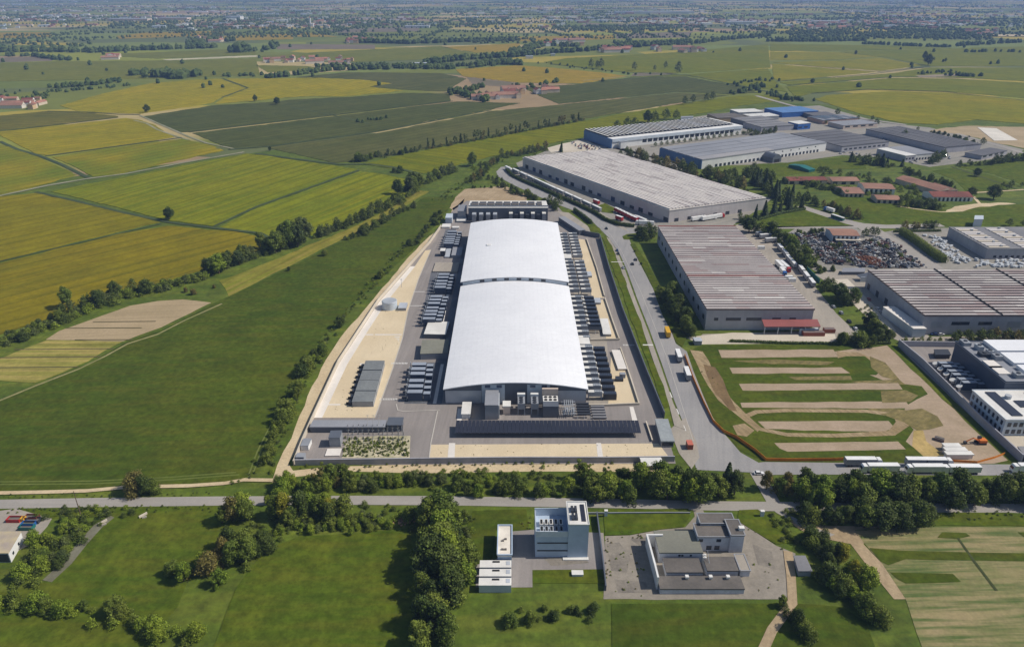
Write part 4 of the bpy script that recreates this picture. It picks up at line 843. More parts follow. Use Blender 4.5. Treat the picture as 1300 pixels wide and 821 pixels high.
shed('plant_house', 'pale plant house near the far corner of the north-light hall', 'plant room', [G(x, y, 0) for x, y in ((864, 153), (880, 152), (880, 150.6), (864, 151))], 4, CLADL, CLADG)
# grey hall with blue end
qd = squared([(215.9, 803.6), (404.8, 886.4), (364, 950), (177, 868)]); H = 10.5
t, r = shed('warehouse', 'long grey roofed hall with blue end wall and white lit front', 'warehouse', qd, H, WHITEW, MGREYR, over=.3)
bays(qd, 5, H + .003, .6, 0, .1, [MGREYR, MGREYR, surf('sheet roof worn', (160, 158, 158), (146, 146, 150), big=.02), MGREYR, DGREYR], (50, 20, 20, 10), 2, r, .3)
MB().prism(sub(qd, -.004, .0005, 0, 1), 0, 10.2).build('blue_end_wall', CLADB, t)
wins(t, qd, [(.1 + i * .032, .118 + i * .032, .3, 3.6) for i in range(12)] + [(.56 + i * .03, .576 + i * .03, .3, 3.6) for i in range(13)], GLASS, 'dock_door', 0, -.2); wins(t, qd, [(.55 + i * .07, .56 + i * .07, 6.8, 8.2) for i in range(6)], GLASS, off=-.2)
a, c = bil(qd, .46, -.10), bil(qd, .53, -.10); cq = [bil(qd, .46, -.22), bil(qd, .53, -.22), bil(qd, .53, .02), bil(qd, .46, .02)]
t2 = thing('dock_house', 'grey round topped dock house projecting from the white hall front', 'building', (*mid(cq), 0)); b = MB()
for i in range(8):
    z = lambda k: 6 + 4.2 * math.sin(math.pi * k / 8); p = sub(cq, i / 8, (i + 1) / 8, 0, 1)
    b.v += [(p[0][0], p[0][1], 0), (p[1][0], p[1][1], 0), (p[2][0], p[2][1], 0), (p[3][0], p[3][1], 0), (p[0][0], p[0][1], z(i)), (p[1][0], p[1][1], z(i + 1)), (p[2][0], p[2][1], z(i + 1)), (p[3][0], p[3][1], z(i))]
    k = len(b.v) - 8
    for f in ((4, 5, 6, 7), (0, 1, 5, 4), (2, 3, 7, 6), (0, 4, 7, 3), (1, 2, 6, 5)): b.f.append(tuple(k + e for e in f)); b.m.append(0)
b.build('shell', CLADD, t2); wins(t2, cq, [(.2, .8, .1, 4.2)], BLK, 'door', 0, .05)
# further sheds
def eshed(lab, q, H, wm, rm, n=0, win=0, name='shed_building', mats=None, axis=0, over=.3, cat='building', wz=(2.5, 4.5)):
    t, r = shed(name, lab, cat, q, H, wm, rm, over=over)
    if n: bays(q, n, H + .003, .45, axis, .12, mats or [rm, rm, rm, rm, DGREYR], (40, 30, 20, 10), 2, r, .15)
    if win: wins(t, q, [(.06 + i * .9 / win, .06 + (i + .6) * .9 / win, wz[0], wz[1]) for i in range(win)], GLASS, off=-over + .08)
    return t, r
eshed('dark low pitched shed next to the long grey hall', squared([(416.3, 886.5), (489.9, 910.6), (455.0, 999.5), (378.3, 965.4)]), 7.5, PRECG, DGREYR, 6, 9)
eshed('long dark roofed shed beyond the white roofed workshop', squared([(541.5, 877.7), (597.8, 898.9), (560, 1022), (499, 999)]), 7.4, PRECG, DGREYR, 8, 0, axis=1)
eshed('small dark shed at the edge of the meadow below the sand site', squared([(564.5, 845.0), (619.3, 869.1), (603.9, 885.2), (555.7, 862.5)]), 5.3, PRECG, DGREYR, 0, 4)
eshed('workshop with a bright white roof among dark trees', squared([(467, 830.6), (482, 837), (470.5, 880), (456, 872)]), 7.6, PRECG, WHITE, 0, 3)
eshed('workshop with a blue grey roof joined to the white roofed one', squared([(484, 838), (512, 848), (500, 890), (472, 881)]), 7.3, WHITEW, MGREYR, 0, 6, wz=(.5, 3))
eshed('bright blue warehouse at the far end of the estate road', rect([(992, 144), (1037, 140), (1013, 134.5), (976, 137.5)], 8), 8, BLUE, paint('light blue sheet', (92, 132, 184)), 0, 0)
eshed('white office block with bright blue front in the far estate', rect([(1013, 157.5), (1029, 156), (1016, 152.6), (1002, 154.6)], 9), 9, BLUE, WHITE, 0, 2)
eshed('grey twin roofed shed before the blue fronted office', rect([(968, 162.5), (1003, 158.5), (985, 152), (946, 155.5)], 7), 7, PRECG, GREYR, 3, 0)
eshed('grey shed behind the end of the north-light hall', rect([(946, 155), (985, 151.6), (965, 147.2), (928, 149.7)], 8), 8, CLADD, GREYR, 2, 0)
eshed('brown roofed shed beside the yellow green field', rect([(911, 151), (942, 147.6), (934, 143.4), (901, 144.6)], 7), 7, TAN, TAR, 0, 0)
eshed('low white roofed hall by the tree line in the far estate', rect([(938, 143), (968, 141.5), (958, 137.6), (928, 139.2)], 6), 6, CLADG, WHITE, 0, 0)
eshed('second low white roofed hall between grey sheds in the far estate', rect([(955, 149), (990, 147), (975, 143.5), (942, 145)], 6), 6, CLADG, WHITE, 2, 0)
eshed('saw-tooth skylight shed with rosy walls near the yellow field', rect([(1045, 153.5), (1088, 149.8), (1068, 145), (1028, 148.4)], 6), 6, surf('rosy wall', (196, 160, 140)), GREYR, 9, 0, axis=1, mats=[MGREYR, PV, CLADD, GREYR, DGREYR])
eshed('pale grey roofed shed between tree clumps near the yellow field', rect([(1072, 160), (1112, 155.8), (1094, 151.5), (1053, 154.6)], 6), 6, BEIGEW, MGREYR, 0, 4)
eshed('low dark roofed shed behind the saw-tooth shed', rect([(1030, 147.5), (1062, 145), (1046, 141.6), (1024, 143)], 6), 6, CLADD, DGREYR, 0, 0)
# brick farm with red roofs
def gable(name, lab, q, He, Hr, wm, rm, cat='barn', cols=0, group=None):
    """gabled house: ridge along the first side"""
    c = mid(q); t = thing(name, lab, cat, (c[0], c[1], 0), group); a, b_, c_, d = q; m0, m1 = bil(q, 0, .5), bil(q, 1, .5); w = MB()
    i = inset(q, .35); w.prism(i, 0, He, top=False)
    for p, m, s in ((a, m0, d), (b_, m1, c_)): w.face([(p[0] * .97 + m[0] * .03, p[1] * .97 + m[1] * .03, He - .1), (s[0] * .97 + m[0] * .03, s[1] * .97 + m[1] * .03, He - .1), (m[0], m[1], Hr - .15)])
    w.build('wall', wm, t); r = MB()
    for p0, p1, s in ((a, b_, 1), (d, c_, -1)):
        f = [(p0[0], p0[1], He), (p1[0], p1[1], He), (m1[0], m1[1], Hr), (m0[0], m0[1], Hr)]; r.face(f); r.face([(x, y, z - .2) for x, y, z in f][::-1]); r.face([(p0[0], p0[1], He - .2), (p1[0], p1[1], He - .2), (p1[0], p1[1], He), (p0[0], p0[1], He)])
    ro = r.build('roof', rm, t)
    if cols: wins(t, q, [(.04 + k * .93 / cols, .04 + (k + .5) * .93 / cols, .2, He - .8) for k in range(cols)], GLASS, 'opening', 0, -.3)
    return t
BW = surf('farm plaster', (206, 192, 172), (188, 172, 150), big=.1, amt=.1)
gable('barn', 'long red roofed barn at the edge of the pine clump', rect([(1001, 231), (1046, 227.5), (1040, 222.5), (999, 226)], 4), 4, 6, BW, REDR, cols=4)
gable('barn', 'red brown barn in the farmyard beyond the meadow, next to the long red barn', rect([(1056, 231), (1088, 229), (1082, 223.5), (1052, 225.5)], 4), 4, 6, BW, TILE, cols=3)
gable('farmhouse', 'plastered farmhouse with pale tiled roof in the farmyard middle', rect([(1096, 240), (1132, 239), (1128, 232), (1094, 233)], 6), 6, 8, WHITEW, TILE, 'house', cols=6)
gable('barn', 'wide tiled barn behind the plastered farmhouse', rect([(1070, 246), (1092, 245), (1086, 236), (1066, 238)], 4), 4, 6.5, BW, TILE, cols=4)
gable('barn', 'tiled barn closing the farmyard towards the bushes', rect([(1112, 254), (1140, 253), (1136, 247), (1110, 248)], 4), 4, 6, BW, TILE, cols=4)
q = [G(x, y, 6) for x, y in ((1152, 226), (1186, 243), (1196, 239), (1162, 221.5))]
gable('barn', 'longest diagonal tiled wing of the farm', squared(q), 5, 7.5, BW, TILE)
q = [G(x, y, 6) for x, y in ((1186, 234), (1203, 241.5), (1213, 240), (1193, 231.5))]
gable('barn', 'shorter diagonal tiled wing beside the longest wing of the farm', squared(q), 5, 7, BW, TILE)
gable('barn', 'wide red roofed barn with white columns facing the meadow', rect([(1185, 251.5), (1228, 247.5), (1220, 241), (1180, 244)], 5), 4.6, 7.4, WHITEW, REDR, cols=9)
gable('greenhouse', 'long teal tunnel shed on the grass behind the pines', rect([(1026, 215.5), (1033, 213.5), (1010, 206.5), (1004, 208)], 4), 3, 4.8, GREENP, GREENP, 'shed')
# scrapyard house, office hall, pallet yards
gable('house', 'brown roofed house at the edge of the scrapyard', rect([(1057, 299.5), (1088, 298.5), (1084, 290), (1050, 290.5)], 6), 6, 7.6, CLADL, TILE, 'house', cols=6)
shed('porch', 'pale flat porch before the brown roofed scrapyard house', 'shed', rect([(1062, 305.5), (1092, 304.5), (1090, 301), (1060, 302)], 3), 3, CLADD, CONCL)
qi = [(247.1, 380.5), (382, 380.5), (382, 454.6), (247.1, 454.6)]; H = 12.7
t, r = shed('warehouse', 'broad warehouse with patchy rosy roof bays at the edge of the view', 'warehouse', qi, H, PRECG, BAYD, over=.4)
bays(qi, 18, H + .003, .8, 0, .26, [BAYL, BAYP, BAYW, BAYR, BAYD], (46, 20, 24, 0), 9, r, .3, slope=.4)
for s in (.34, .66): MB().prism(sub(qi, s, s + .006, 0, 1), H + .1, H + 1.15).build('expansion_gutter', BLK, r)
wins(t, qi, [(.13, .21, 6.5, 8.6), (.25, .31, 6.5, 8.6), (.6, .64, 6.8, 8.4), (.8, .86, 6.5, 8.6)], GLASS, off=-.3); wins(t, qi, [(.04, .09, 4.6, 8.6), (.38, .44, 4.6, 8.6), (.47, .56, 4.6, 8.6)], CLADG, 'grey_panel', 0, -.3)
wins(t, qi, [(k / 6 + .05, k / 6 + .1, .3, 4.4) for k in range(6)], DARKM, 'loading_door', 3, -.3)
qq = [G(x, y, 6) for x, y in ((1160, 417), (1177, 417), (1136, 388.5), (1121, 389))]
shed('annex', 'low white roofed annex along the side of the patchy roofed warehouse', 'building', qq, 6, CLADL, LC, over=.2)
b = thing('loading_ramp', 'small slanted loading shelter by the far corner of the patchy roofed warehouse', 'shelter', (*G(1098, 357), 0)); p = G(1098, 358)
MB().box((p[0], p[1], 0), (7, .4, 4)).build('side_wall', CLADL, b); r_ = MB(); r_.face([(p[0] - 4, p[1] - .2, 3.0), (p[0] + 4, p[1] - .2, 5.2), (p[0] + 4, p[1] + 6, 5.2), (p[0] - 4, p[1] + 6, 3.0)]); r_.build('roof', CLADD, b)
qj = [(365.2, 508.0), (440, 508.0), (440, 561), (365.2, 561)]; H = 8.7
t, r = shed('warehouse', 'grey walled warehouse with cream roof panels and rooflights near the junkyard', 'warehouse', qj, H, PRECG, GREYR, over=.3)
for i in range(11):
    for j in range(2):
        p = sub(qj, .03 + j * .34 + .0 * i, .24 + j * .34, i / 12 + .03, (i + .72) / 12 + .03); MB().prism(p, H + .003, H + .5 + .1 * (i % 2)).build('roof_panel', BAYW if (i + j) % 3 else CONCL, r)
for i in range(10): c = bil(qj, .17 + .34 * (i % 2), .08 + .09 * i); MB().box((c[0], c[1], H + .6), (1.5, 1.5, .9)).build('roof_vent', STEEL, r)
wins(t, qj, [(.08 + i * .06, .11 + i * .06, 1.2, 3) for i in range(8)], GLASS, off=-.2)
shed('roof_cabin', 'pale cabin standing behind the cream panelled warehouse', 'cabin', [G(x, y, 0) for x, y in ((1234, 288), (1246, 288), (1246, 283), (1235, 283))], 7, CLADL, CLADL)
shed('shed_building', 'low orange roofed shed at the edge of the view beside the cream panelled warehouse', 'shed', [G(x, y, 0) for x, y in ((1288, 306), (1330, 308), (1330, 300), (1290, 299))], 4, CLADG, surf('orange tiles', (196, 110, 80)))
shed('open_shed', 'low pale shelter at the near side of the scrapyard', 'shed', [G(x, y, 2) for x, y in ((1068, 346), (1098, 346), (1098, 341), (1070, 341))], 2.6, CLADD, MGREYR)
# neighbouring data hall at the right edge
qe = [(245.5, 300.2), (330, 300.2), (330, 346.5), (245.5, 346.5)]; H = 13
qe = [(246, 303.6), (330, 303.6), (330, 347), (246, 347)]
t, r = shed('data_hall', 'blue sided hall with big white roof panels and rooftop plant', 'building', qe, H, NAVY, MGREYR, over=.15, parapet=.5)
for j, (t0, t1) in enumerate(((.04, .33), (.37, .64), (.68, .97))): MB().prism(sub(qe, .17, .56, t0, t1), H + .003, H + 1.9).build('roof_panel', ROOFW, r); MB().prism(sub(qe, .60, .98, t0, t1), H + .003, H + 1.7).build('roof_panel', ROOFW, r)
for k, (s, tt, w, d, h) in enumerate(((.04, .93, 4, 5, 2), (.09, .8, 3, 4, 2.4), (.07, .63, 5, 4, 1.8), (.12, .54, 4, 4, 2.6), (.05, .40, 6, 8, .6), (.05, .26, 6, 8, .6), (.11, .12, 4, 4, 2.2), (.13, .7, 3, 3, 1.6))):
    c = bil(qe, s, tt); u = MB().box((c[0], c[1], H + .003), (w, d, h)).build('rooftop_unit', (LC if h < 1 else (CLADG, STEEL, DARKM)[k % 3]), r)
    if h > 1: MB().tube((c[0], c[1], H + h), (c[0], c[1], H + h + .4), 1.0, n=8).build('fan', DARKM, u)
H = 8.8; qf = [(230, 276.7), (330, 276.7), (330, 303), (230, 303)]
t, r = shed('office_block', 'pale blue grey office block with solar panels on a white roof', 'building', qf, H, CLADL, WHITE, over=.15, parapet=.3)
for s0, s1, t0, t1 in ((.05, .10, .12, .92), (.16, .21, .06, .3), (.14, .2, .4, .62), (.24, .4, .12, .9), (.45, .6, .12, .9)): MB().prism(sub(qf, s0, s1, t0, t1), H + .15, H + .4).build('solar_panel', PV, r)
c = bil(qf, .13, .72); MB().tube((c[0], c[1], H), (c[0], c[1], H + 1.6), 1.5, n=12).build('roof_fan', STEEL, r)
for z in (1.2, 5.0): wins(t, qf, [(.015 + i * .028, .032 + i * .028, z, z + 2.2) for i in range(9)], GLASS, off=.0); wins(t, qf, [(.05 + i * .12, .10 + i * .12, z, z + 2.2) for i in range(8)], GLASS, 'window', 3, .0)
shed('entrance_hut', 'low cabin before the office block of the blue sided hall', 'cabin', [(251, 271), (262, 271), (262, 276), (251, 276)], 3.4, CLADG, LROOF)
wall('perimeter_wall', 'tall pale wall between the earth site and the neighbouring data hall', [(1140, 439), (1170, 464), (1200, 494), (1240, 535), (1296, 587)], 4.2, PRECG, .45)
wall('perimeter_wall', 'pale wall at the far end of the neighbouring data hall yard', [(1141, 439.5), (1180, 440), (1215, 440.5)], 3.4, PRECG, .4)
shed('gate_lodge', 'dark flat roofed lodge at the wall end by the lorry road', 'lodge', [G(x, y, 0) for x, y in ((1300, 588), (1330, 588), (1318, 574), (1289, 574))], 3.4, CLADD, GREYR)
for k in range(6):
    y = 334 - k * 6.6 + (0 if k < 4 else -2); lab = 'navy generator with a grey lid in the row beside the blue sided hall'
    u = dup(first, (237.3 + .15 * k, (337.4, 333.6, 328.8, 325, 320.4, 317)[k], .25), 0, lab, 'navy generators beside the blue sided hall'); u.scale = (1.0, .72, .95)
for k in range(5):
    p = G((1187, 1193, 1200.5, 1208.5, 1217)[k], (468, 475, 481.5, 489, 497)[k]); t = thing('vent_funnel', 'white vent funnel between the wall and the navy generators', 'vent', (p[0], p[1], .2), 'white vent funnels by the tall pale wall'); MB().tube((p[0], p[1], .2), (p[0], p[1], 2.0), .5, n=8).build('stem', STEEL, t); MB().tube((p[0], p[1], 2.0), (p[0] - .6, p[1], 3.6), .7, 1.5, n=12).build('funnel', WHITE, t)
shed('tank_shed', 'dark flat roofed tank shed in the far corner of the neighbouring yard', 'shed', [G(x, y, 0) for x, y in ((1186, 456), (1206, 456), (1202, 449), (1184, 449))], 3, DARKM, DARKM)
# site cabins on the earth site
p = G(1219, 578)
for k in range(3): t, r = shed('site_cabin', ('nearest', 'middle', 'farthest')[k] + ' white site cabin of the row beside the orange net', 'cabin', [(p[0] - 5 + 1.2 * k - 3.2, p[1] - 3 + 3.0 * k), (p[0] + 4 - 1.0 * k, p[1] - 3 + 3.0 * k), (p[0] + 4 - 1.0 * k, p[1] - .2 + 3.0 * k), (p[0] - 5 + 1.2 * k - 3.2, p[1] - .2 + 3.0 * k)], 2.7, WHITEW, WHITE)
# excavator
p = G(1244, 563); t = thing('excavator', 'orange excavator with its arm stretched out on the earth site', 'excavator', (p[0], p[1], .2))
for s in (-1, 1): MB().box((p[0], p[1] + s * 1.1, .2), (4.2, .7, .9)).build('track', BLK, t)
u = MB().box((p[0] + .6, p[1], 1.2), (3.4, 2.6, 1.3)).build('body', ORNG, t); MB().box((p[0] - .5, p[1] + .7, 2.5), (1.4, 1.1, 1.1)).build('cab', GLASS, u)
MB().tube((p[0] - 1, p[1] - .3, 1.8), (p[0] - 4, p[1] - .3, 3.4), .3).tube((p[0] - 4, p[1] - .3, 3.4), (p[0] - 6.8, p[1] - .3, 1.6), .25).build('arm', ORNG, t); MB().box((p[0] - 7.2, p[1] - .3, .4), (1.2, 1.2, 1.1)).build('bucket', DARKM, t)
p = G(1192, 559); t = thing('pallet_stack', 'dark stack of boards on the earth site', 'stack', (p[0], p[1], .2)); MB().box((p[0], p[1], .2), (4, 2.2, 1.2), -.6).build('boards', BAYD, t); MB().box((p[0] + .2, p[1], 1.4), (3.2, 1.6, .3), -.6).build('top_boards', TAR, t)
# barrier net
ORG = surf('barrier net', (226, 142, 44), (204, 120, 40), big=.15, fine=1, amt=.15)
def net(lab, pts, h=1.2):
    w = [G(x, y) for x, y in pts]; t = thing('barrier_fence', lab, 'fence', (w[0][0], w[0][1], .2)); wallrun(MB(), w, .12, .25, h + .2).build('net', ORG, t); b = MB()
    for q in path_pts(pts, len(pts) * 4): MB().tube((q.x, q.y, .1), (q.x, q.y, h + .35), .06, n=4).build('post', RUST, t)
net('long orange net fence along the road edge of the striped field', [(869, 452), (880, 482), (893, 512), (905, 536), (918, 549), (935, 557), (958, 573), (972, 585), (1000, 585.5), (1060, 585), (1070, 584.6)], 1.6)
net('red orange net fence closing the earth site at the lorry road', [(1206, 586), (1240, 588), (1262, 582), (1275, 577)], 1.1)
# ------------------------------------------------------------------ buildings in the near ground
k1 = [(8.6, 200.3), (20.5, 200.3), (20.5, 212.0), (8.6, 212.0)]; k2 = [(20.5, 199.9), (27.9, 199.9), (27.9, 212.2), (20.5, 212.2)]
FAC = surf('blue grey facade', (176, 192, 210), (168, 184, 202), big=.2, amt=.05)
t = thing('technical_block', 'tall blue grey block with a screened roof terrace by the road', 'building', (18.2, 206, 0))
MB().prism([(8.6, 200.3), (20.5, 200.3), (20.5, 212), (8.6, 212)], 0, 9.6).build('wall', FAC, t)
b = MB()
for p in ((8.6, 200.3, 12.0, .25, 0), (8.6, 211.75, 12.0, .25, 0)): b.box((14.5, p[1] + .15, 9.6), (11.9, .25, 2.6 if p[1] < 205 else 3.4))
b.box((8.75, 206.1, 9.6), (.25, 11.4, 2.6)); b.build('screen_wall', CLADL, t)
u = MB().prism(k2, 0, 15.6).build('tower_wall', FAC, t); v = MB().prism(inset(k2, .35), 15.6, 15.75).build('tower_roof', WHITE, t)
pb = MB(); wallrun(pb, ccw(k2) + [ccw(k2)[0]], .3, 15.6, 16.0); pb.build('parapet', WHITE, v)
for i in range(2):
    for j in range(2): MB().box((22.3 + 1.3 * i, 203.5 + 4 * j, 15.75), (.9, 3.0, .9)).build('roof_unit', DARKM, v)
MB().box((26.2, 206, 15.75), (1.5, 9, .25)).build('solar_panel', PV, v)
for i in range(5):
    for j in range(2): f = MB().box((11 + 1.8 * i, 203.2 + 3.6 * j, 9.6), (1.4, 2.8, 1.4)).build('cooling_unit', WHITE if j else STEEL, t); MB().box((11 + 1.8 * i, 203.2 + 3.6 * j, 11.0), (.8, 2.2, .1)).build('grille', BLK, f)
for z in (3.0, 6.6): MB().box((14.9, 200.28, z), (11.2, .18, .55)).build('louvre_band', DARKM, t)
MB().box((23.5, 199.3, 0), (9.5, 1.4, .5)).build('entrance_canopy', WHITE, t)
ql = [(-5.3, 195.8), (0.0, 195.8), (0.0, 211.0), (-5.3, 211.0)]
t, r = shed('flat_house', 'narrow cream roofed block beside the blue grey block', 'building', ql, 5.3, FAC, surf('cream roof', (232, 224, 210), big=.2, amt=.05), over=.1, parapet=.5)
for x, y in ((-3.4, 203), (-2.4, 203.8), (-3.5, 198.6), (-2.4, 198.6)): MB().box((x, y, 5.3), (.9, .7, .4)).build('roof_vent', TAR, r)
for k in range(3):
    lab = ('first', 'second', 'third')[k] + ' white slatted unit stepping down before the narrow cream roofed block'; y = 193.6 - 4.1 * k
    t, r = shed('cooling_module', lab, 'module', [(-11.6, y - 1.8), (-.2, y - 1.8), (-.2, y + 1.6), (-11.6, y + 1.6)], 3.6, CLADL, WHITE, over=.1, rt=.25)
    MB().box((-5.7, y + .8, 3.6), (2.6, .8, .1)).build('grille', BLK, r); MB().box((-1.4, y + .2, 3.6), (1.4, 1.8, .1)).build('hatch', LROOF, r)
t = thing('road_sign_cabin', 'thin pale cabinet by the lawn beside the road', 'cabinet', (*G(769, 652), .3)); p = G(769, 655); MB().box((p[0], p[1], .3), (1.2, .9, 2.6)).build('cabinet', CLADL, t); MB().box((p[0], p[1], 2.9), (1.4, 1.1, .15)).build('lid', WHITE, t)
t = thing('cabinet', 'pale cabinet near the wire fence and the road end of the old factory', 'cabinet', (*G(967, 655), .3)); p = G(967, 655); MB().box((p[0], p[1], .3), (1.4, 1.0, 2.4)).build('cabinet', CLADL, t); MB().box((p[0], p[1], 2.7), (1.6, 1.2, .15)).build('lid', WHITE, t)
wall('boundary_wall', 'dark wall between the blue grey block and the worn concrete yard', [(757.5, 655), (762, 690), (767, 731), (769, 750)], 2.4, CLADD, .3)
wall('road_fence', 'low grey kerb fence along the lawn by the road', [(740, 652.5), (840, 652), (876, 652)], .8, CLADG, .2, 'fence')
# old factory
def blk(lab, x0, x1, y0, y1, H, wm, rm, par=.12, name='factory_block'):
    t, r = shed(name, lab, 'building', [(x0, y0), (x1, y0), (x1, y1), (x0, y1)], H, wm, rm, over=.12, parapet=par)
    for c in r.children: c.data.materials[0] = PARA
    return t, r
PARA = paint('parapet grey', (150, 152, 156))
OW = surf('weathered plaster', (196, 200, 208), (176, 180, 188), big=.2, fine=1.2, amt=.1)
X = lambda x, y, z=0: G(x, y, z)[0]; Y = lambda y, z=0: G(650, y, z)[1]
t, r = blk('grey felt roofed block in the middle of the old factory', X(837, 701, 5), X(893, 701, 5), Y(701, 5), Y(673, 5), 5.0, OW, OLIVER, 0)
wins(t, [(X(837, 701, 5), Y(701, 5)), (X(893, 701, 5), Y(701, 5)), (X(893, 673, 5), Y(673, 5)), (X(837, 673, 5), Y(673, 5))], [(.44, .49, 3.2, 3.9), (.51, .56, 3.2, 3.9), (.7, .75, 3.2, 3.9)], GLASS, off=0)
t, r = blk('two storey pale block with black windows in the old factory', X(886, 681, 7), X(928, 681, 7), Y(681, 7), Y(664, 7), 7.0, OW, TAR)
q = [(X(886, 681, 7), Y(681, 7)), (X(928, 681, 7), Y(681, 7)), (X(928, 664, 7), Y(664, 7)), (X(886, 664, 7), Y(664, 7))]
wins(t, q, [(.05, .17, 4.5, 5.8), (.58, .72, 4.5, 5.8), (.30, .46, .8, 2.6), (.55, .70, .8, 2.6)], GLASS, off=0)
t, r = blk('brown roofed rear block of the old factory nearest the road', X(889, 664, 8), X(934, 664, 8), Y(664, 8), Y(651, 8), 8.0, OW, TAR)
t, r = blk('brown roofed side tower of the old factory', X(928, 679, 8.5), X(946, 679, 8.5), Y(679, 8.5), Y(659, 8.5), 8.5, OW, TAR)
MB().box((X(941, 672, 8.5), Y(672, 8.5), 8.5), (2.0, 1.5, 1.3)).build('chimney', WHITE, r)
t, r = blk('low blackish roofed front shed of the old factory', X(846, 726, 3.4), X(893, 726, 3.4), Y(726, 3.4), Y(708, 3.4), 3.4, OW, TAR, 0)
t, r = blk('low blackish roofed front shed beside the white stair of the old factory', X(898, 724, 3.4), X(938, 724, 3.4), Y(724, 3.4), Y(706, 3.4), 3.4, OW, TAR, 0)
t, r = blk('front row shed of the old factory along the near yard', X(838, 746, 3), X(946, 746, 3), Y(746, 3), Y(729.5, 3), 2.6, OW, TAR, 0)
for i, x in enumerate((872, 902, 924)): c = (X(x, 733, 3), Y(733, 3)); MB().box((c[0], c[1], 3), (1.2, 1.2, .9)).build('roof_vent', WHITE, r)
t, r = blk('flat grey terrace at the end of the old factory', X(940, 724, 3), X(953, 724, 3), Y(724, 3), Y(703, 3), 3.0, OW, CONC)
wall('factory_wall', 'tall white walled courtyard wall of the old factory', [(840, 693), (820, 693), (830, 731), (834, 748)], 5.6, WHITEW, .5)
t = thing('outside_stair', 'narrow white outside stair between the front sheds of the old factory', 'stair', (X(895, 718), Y(718), 0)); b = MB()
for i in range(8): b.box((X(895, 722), Y(729) + .75 * i, 0), (1.3, .75, .55 * (i + 1)))
b.build('steps', WHITE, t); MB().tube((X(898, 720), Y(730), 1.6), (X(898, 720), Y(714), 6), .08).build('handrail', STEEL, t)
# corner yard at the left edge
qk = [(G(-40, 714)[0], Y(714, 0)), (G(15, 714)[0], Y(714, 0)), (G(31, 686)[0], Y(686, 0)), (G(-40, 686)[0], Y(686, 0))]
H = 4.6
t, r = shed('depot', 'white sided depot with a stained flat roof at the corner of the view', 'depot', qk, H, WHITEW, surf('stained roof', (186, 172, 140), (164, 152, 140), big=.25, fine=1, amt=.12), over=.1, rt=.3); wins(t, qk, [(.2, .3, 1.5, 2.6), (.62, .7, 1.5, 2.6)], GLASS, side=1, off=0); wins(t, qk, [(.0, .97, .3, 4.0)], DARKM, 'dark_cladding', 0, .0)
for (x, y, c, lab) in ((19, 661, RED, 'red edged open skip in the depot yard'), (30, 660.5, YELL, 'small yellow bin in the depot yard'), (41, 658.5, surf('dark red bin', (110, 50, 46)), 'dark red open skip farthest from the depot'), (43, 662.5, DARKM, 'dark grey open skip in the depot yard'), (37, 667, BLUE, 'blue edged open skip in the depot yard'), (35, 671, GREENP, 'teal open skip nearest the white depot wall')):
    p = G(x, y); t = thing('skip', lab, 'skip', (p[0], p[1], .15)); d = (5.2, 2.3, 1.5) if 'small' not in lab else (1.6, 1.8, 1.5); b = MB()
    for s in (-1, 1): b.box((p[0], p[1] + s * d[1] / 2, .15), (d[0], .15, d[2])); b.box((p[0] + s * (d[0] / 2 - .075), p[1], .15), (.15, d[1] - .15, d[2]))
    b.build('sides', c, t); MB().box((p[0], p[1], .2), (d[0] - .3, d[1] - .3, .8)).build('load', TAR, t)
p = G(103, 655); t = thing('utility_pole', 'dark wooden utility pole beside the canal and the road', 'pole', (p[0], p[1], 0)); MB().tube((p[0], p[1], 0), (p[0], p[1], 12.5), .2, .12, n=8).build('post', WOOD, t); MB().box((p[0], p[1], 11.6), (2, .14, .14)).build('crossarm', WOOD, t)
for x, y, lab in ((131, 664, 'small pale concrete sluice on the meadow beside the canal'), (182, 655, 'broken pale slab by the ditch on the meadow')): p = G(x, y); t = thing('concrete_slab', lab, 'slab', (p[0], p[1], .2)); MB().box((p[0], p[1], .2), (3.2, .5, .9), .9).build('beam', CONCL, t); MB().box((p[0] + 1, p[1] - 1, .2), (1.6, .9, .5), .5).build('block', CONC, t)
p = G(1009, 718); t, r = shed('hut', 'small grey hut among the bushes below the factory track', 'hut', [G(x, y, 0) for x, y in ((1012, 732), (1030, 732), (1021, 712), (1006, 712))], 2.8, CLADG, GREYR)
for x, y, lab in ((733, 729, 'white flat box on the lawn below the blue grey block'),): p = G(x, y); t = thing('box_cover', lab, 'cover', (p[0], p[1], .2)); MB().box((p[0], p[1], .2), (4, 2, .8)).build('body', CLADL, t); MB().box((p[0], p[1], 1.0), (4.2, 2.2, .12)).build('lid', WHITE, t)
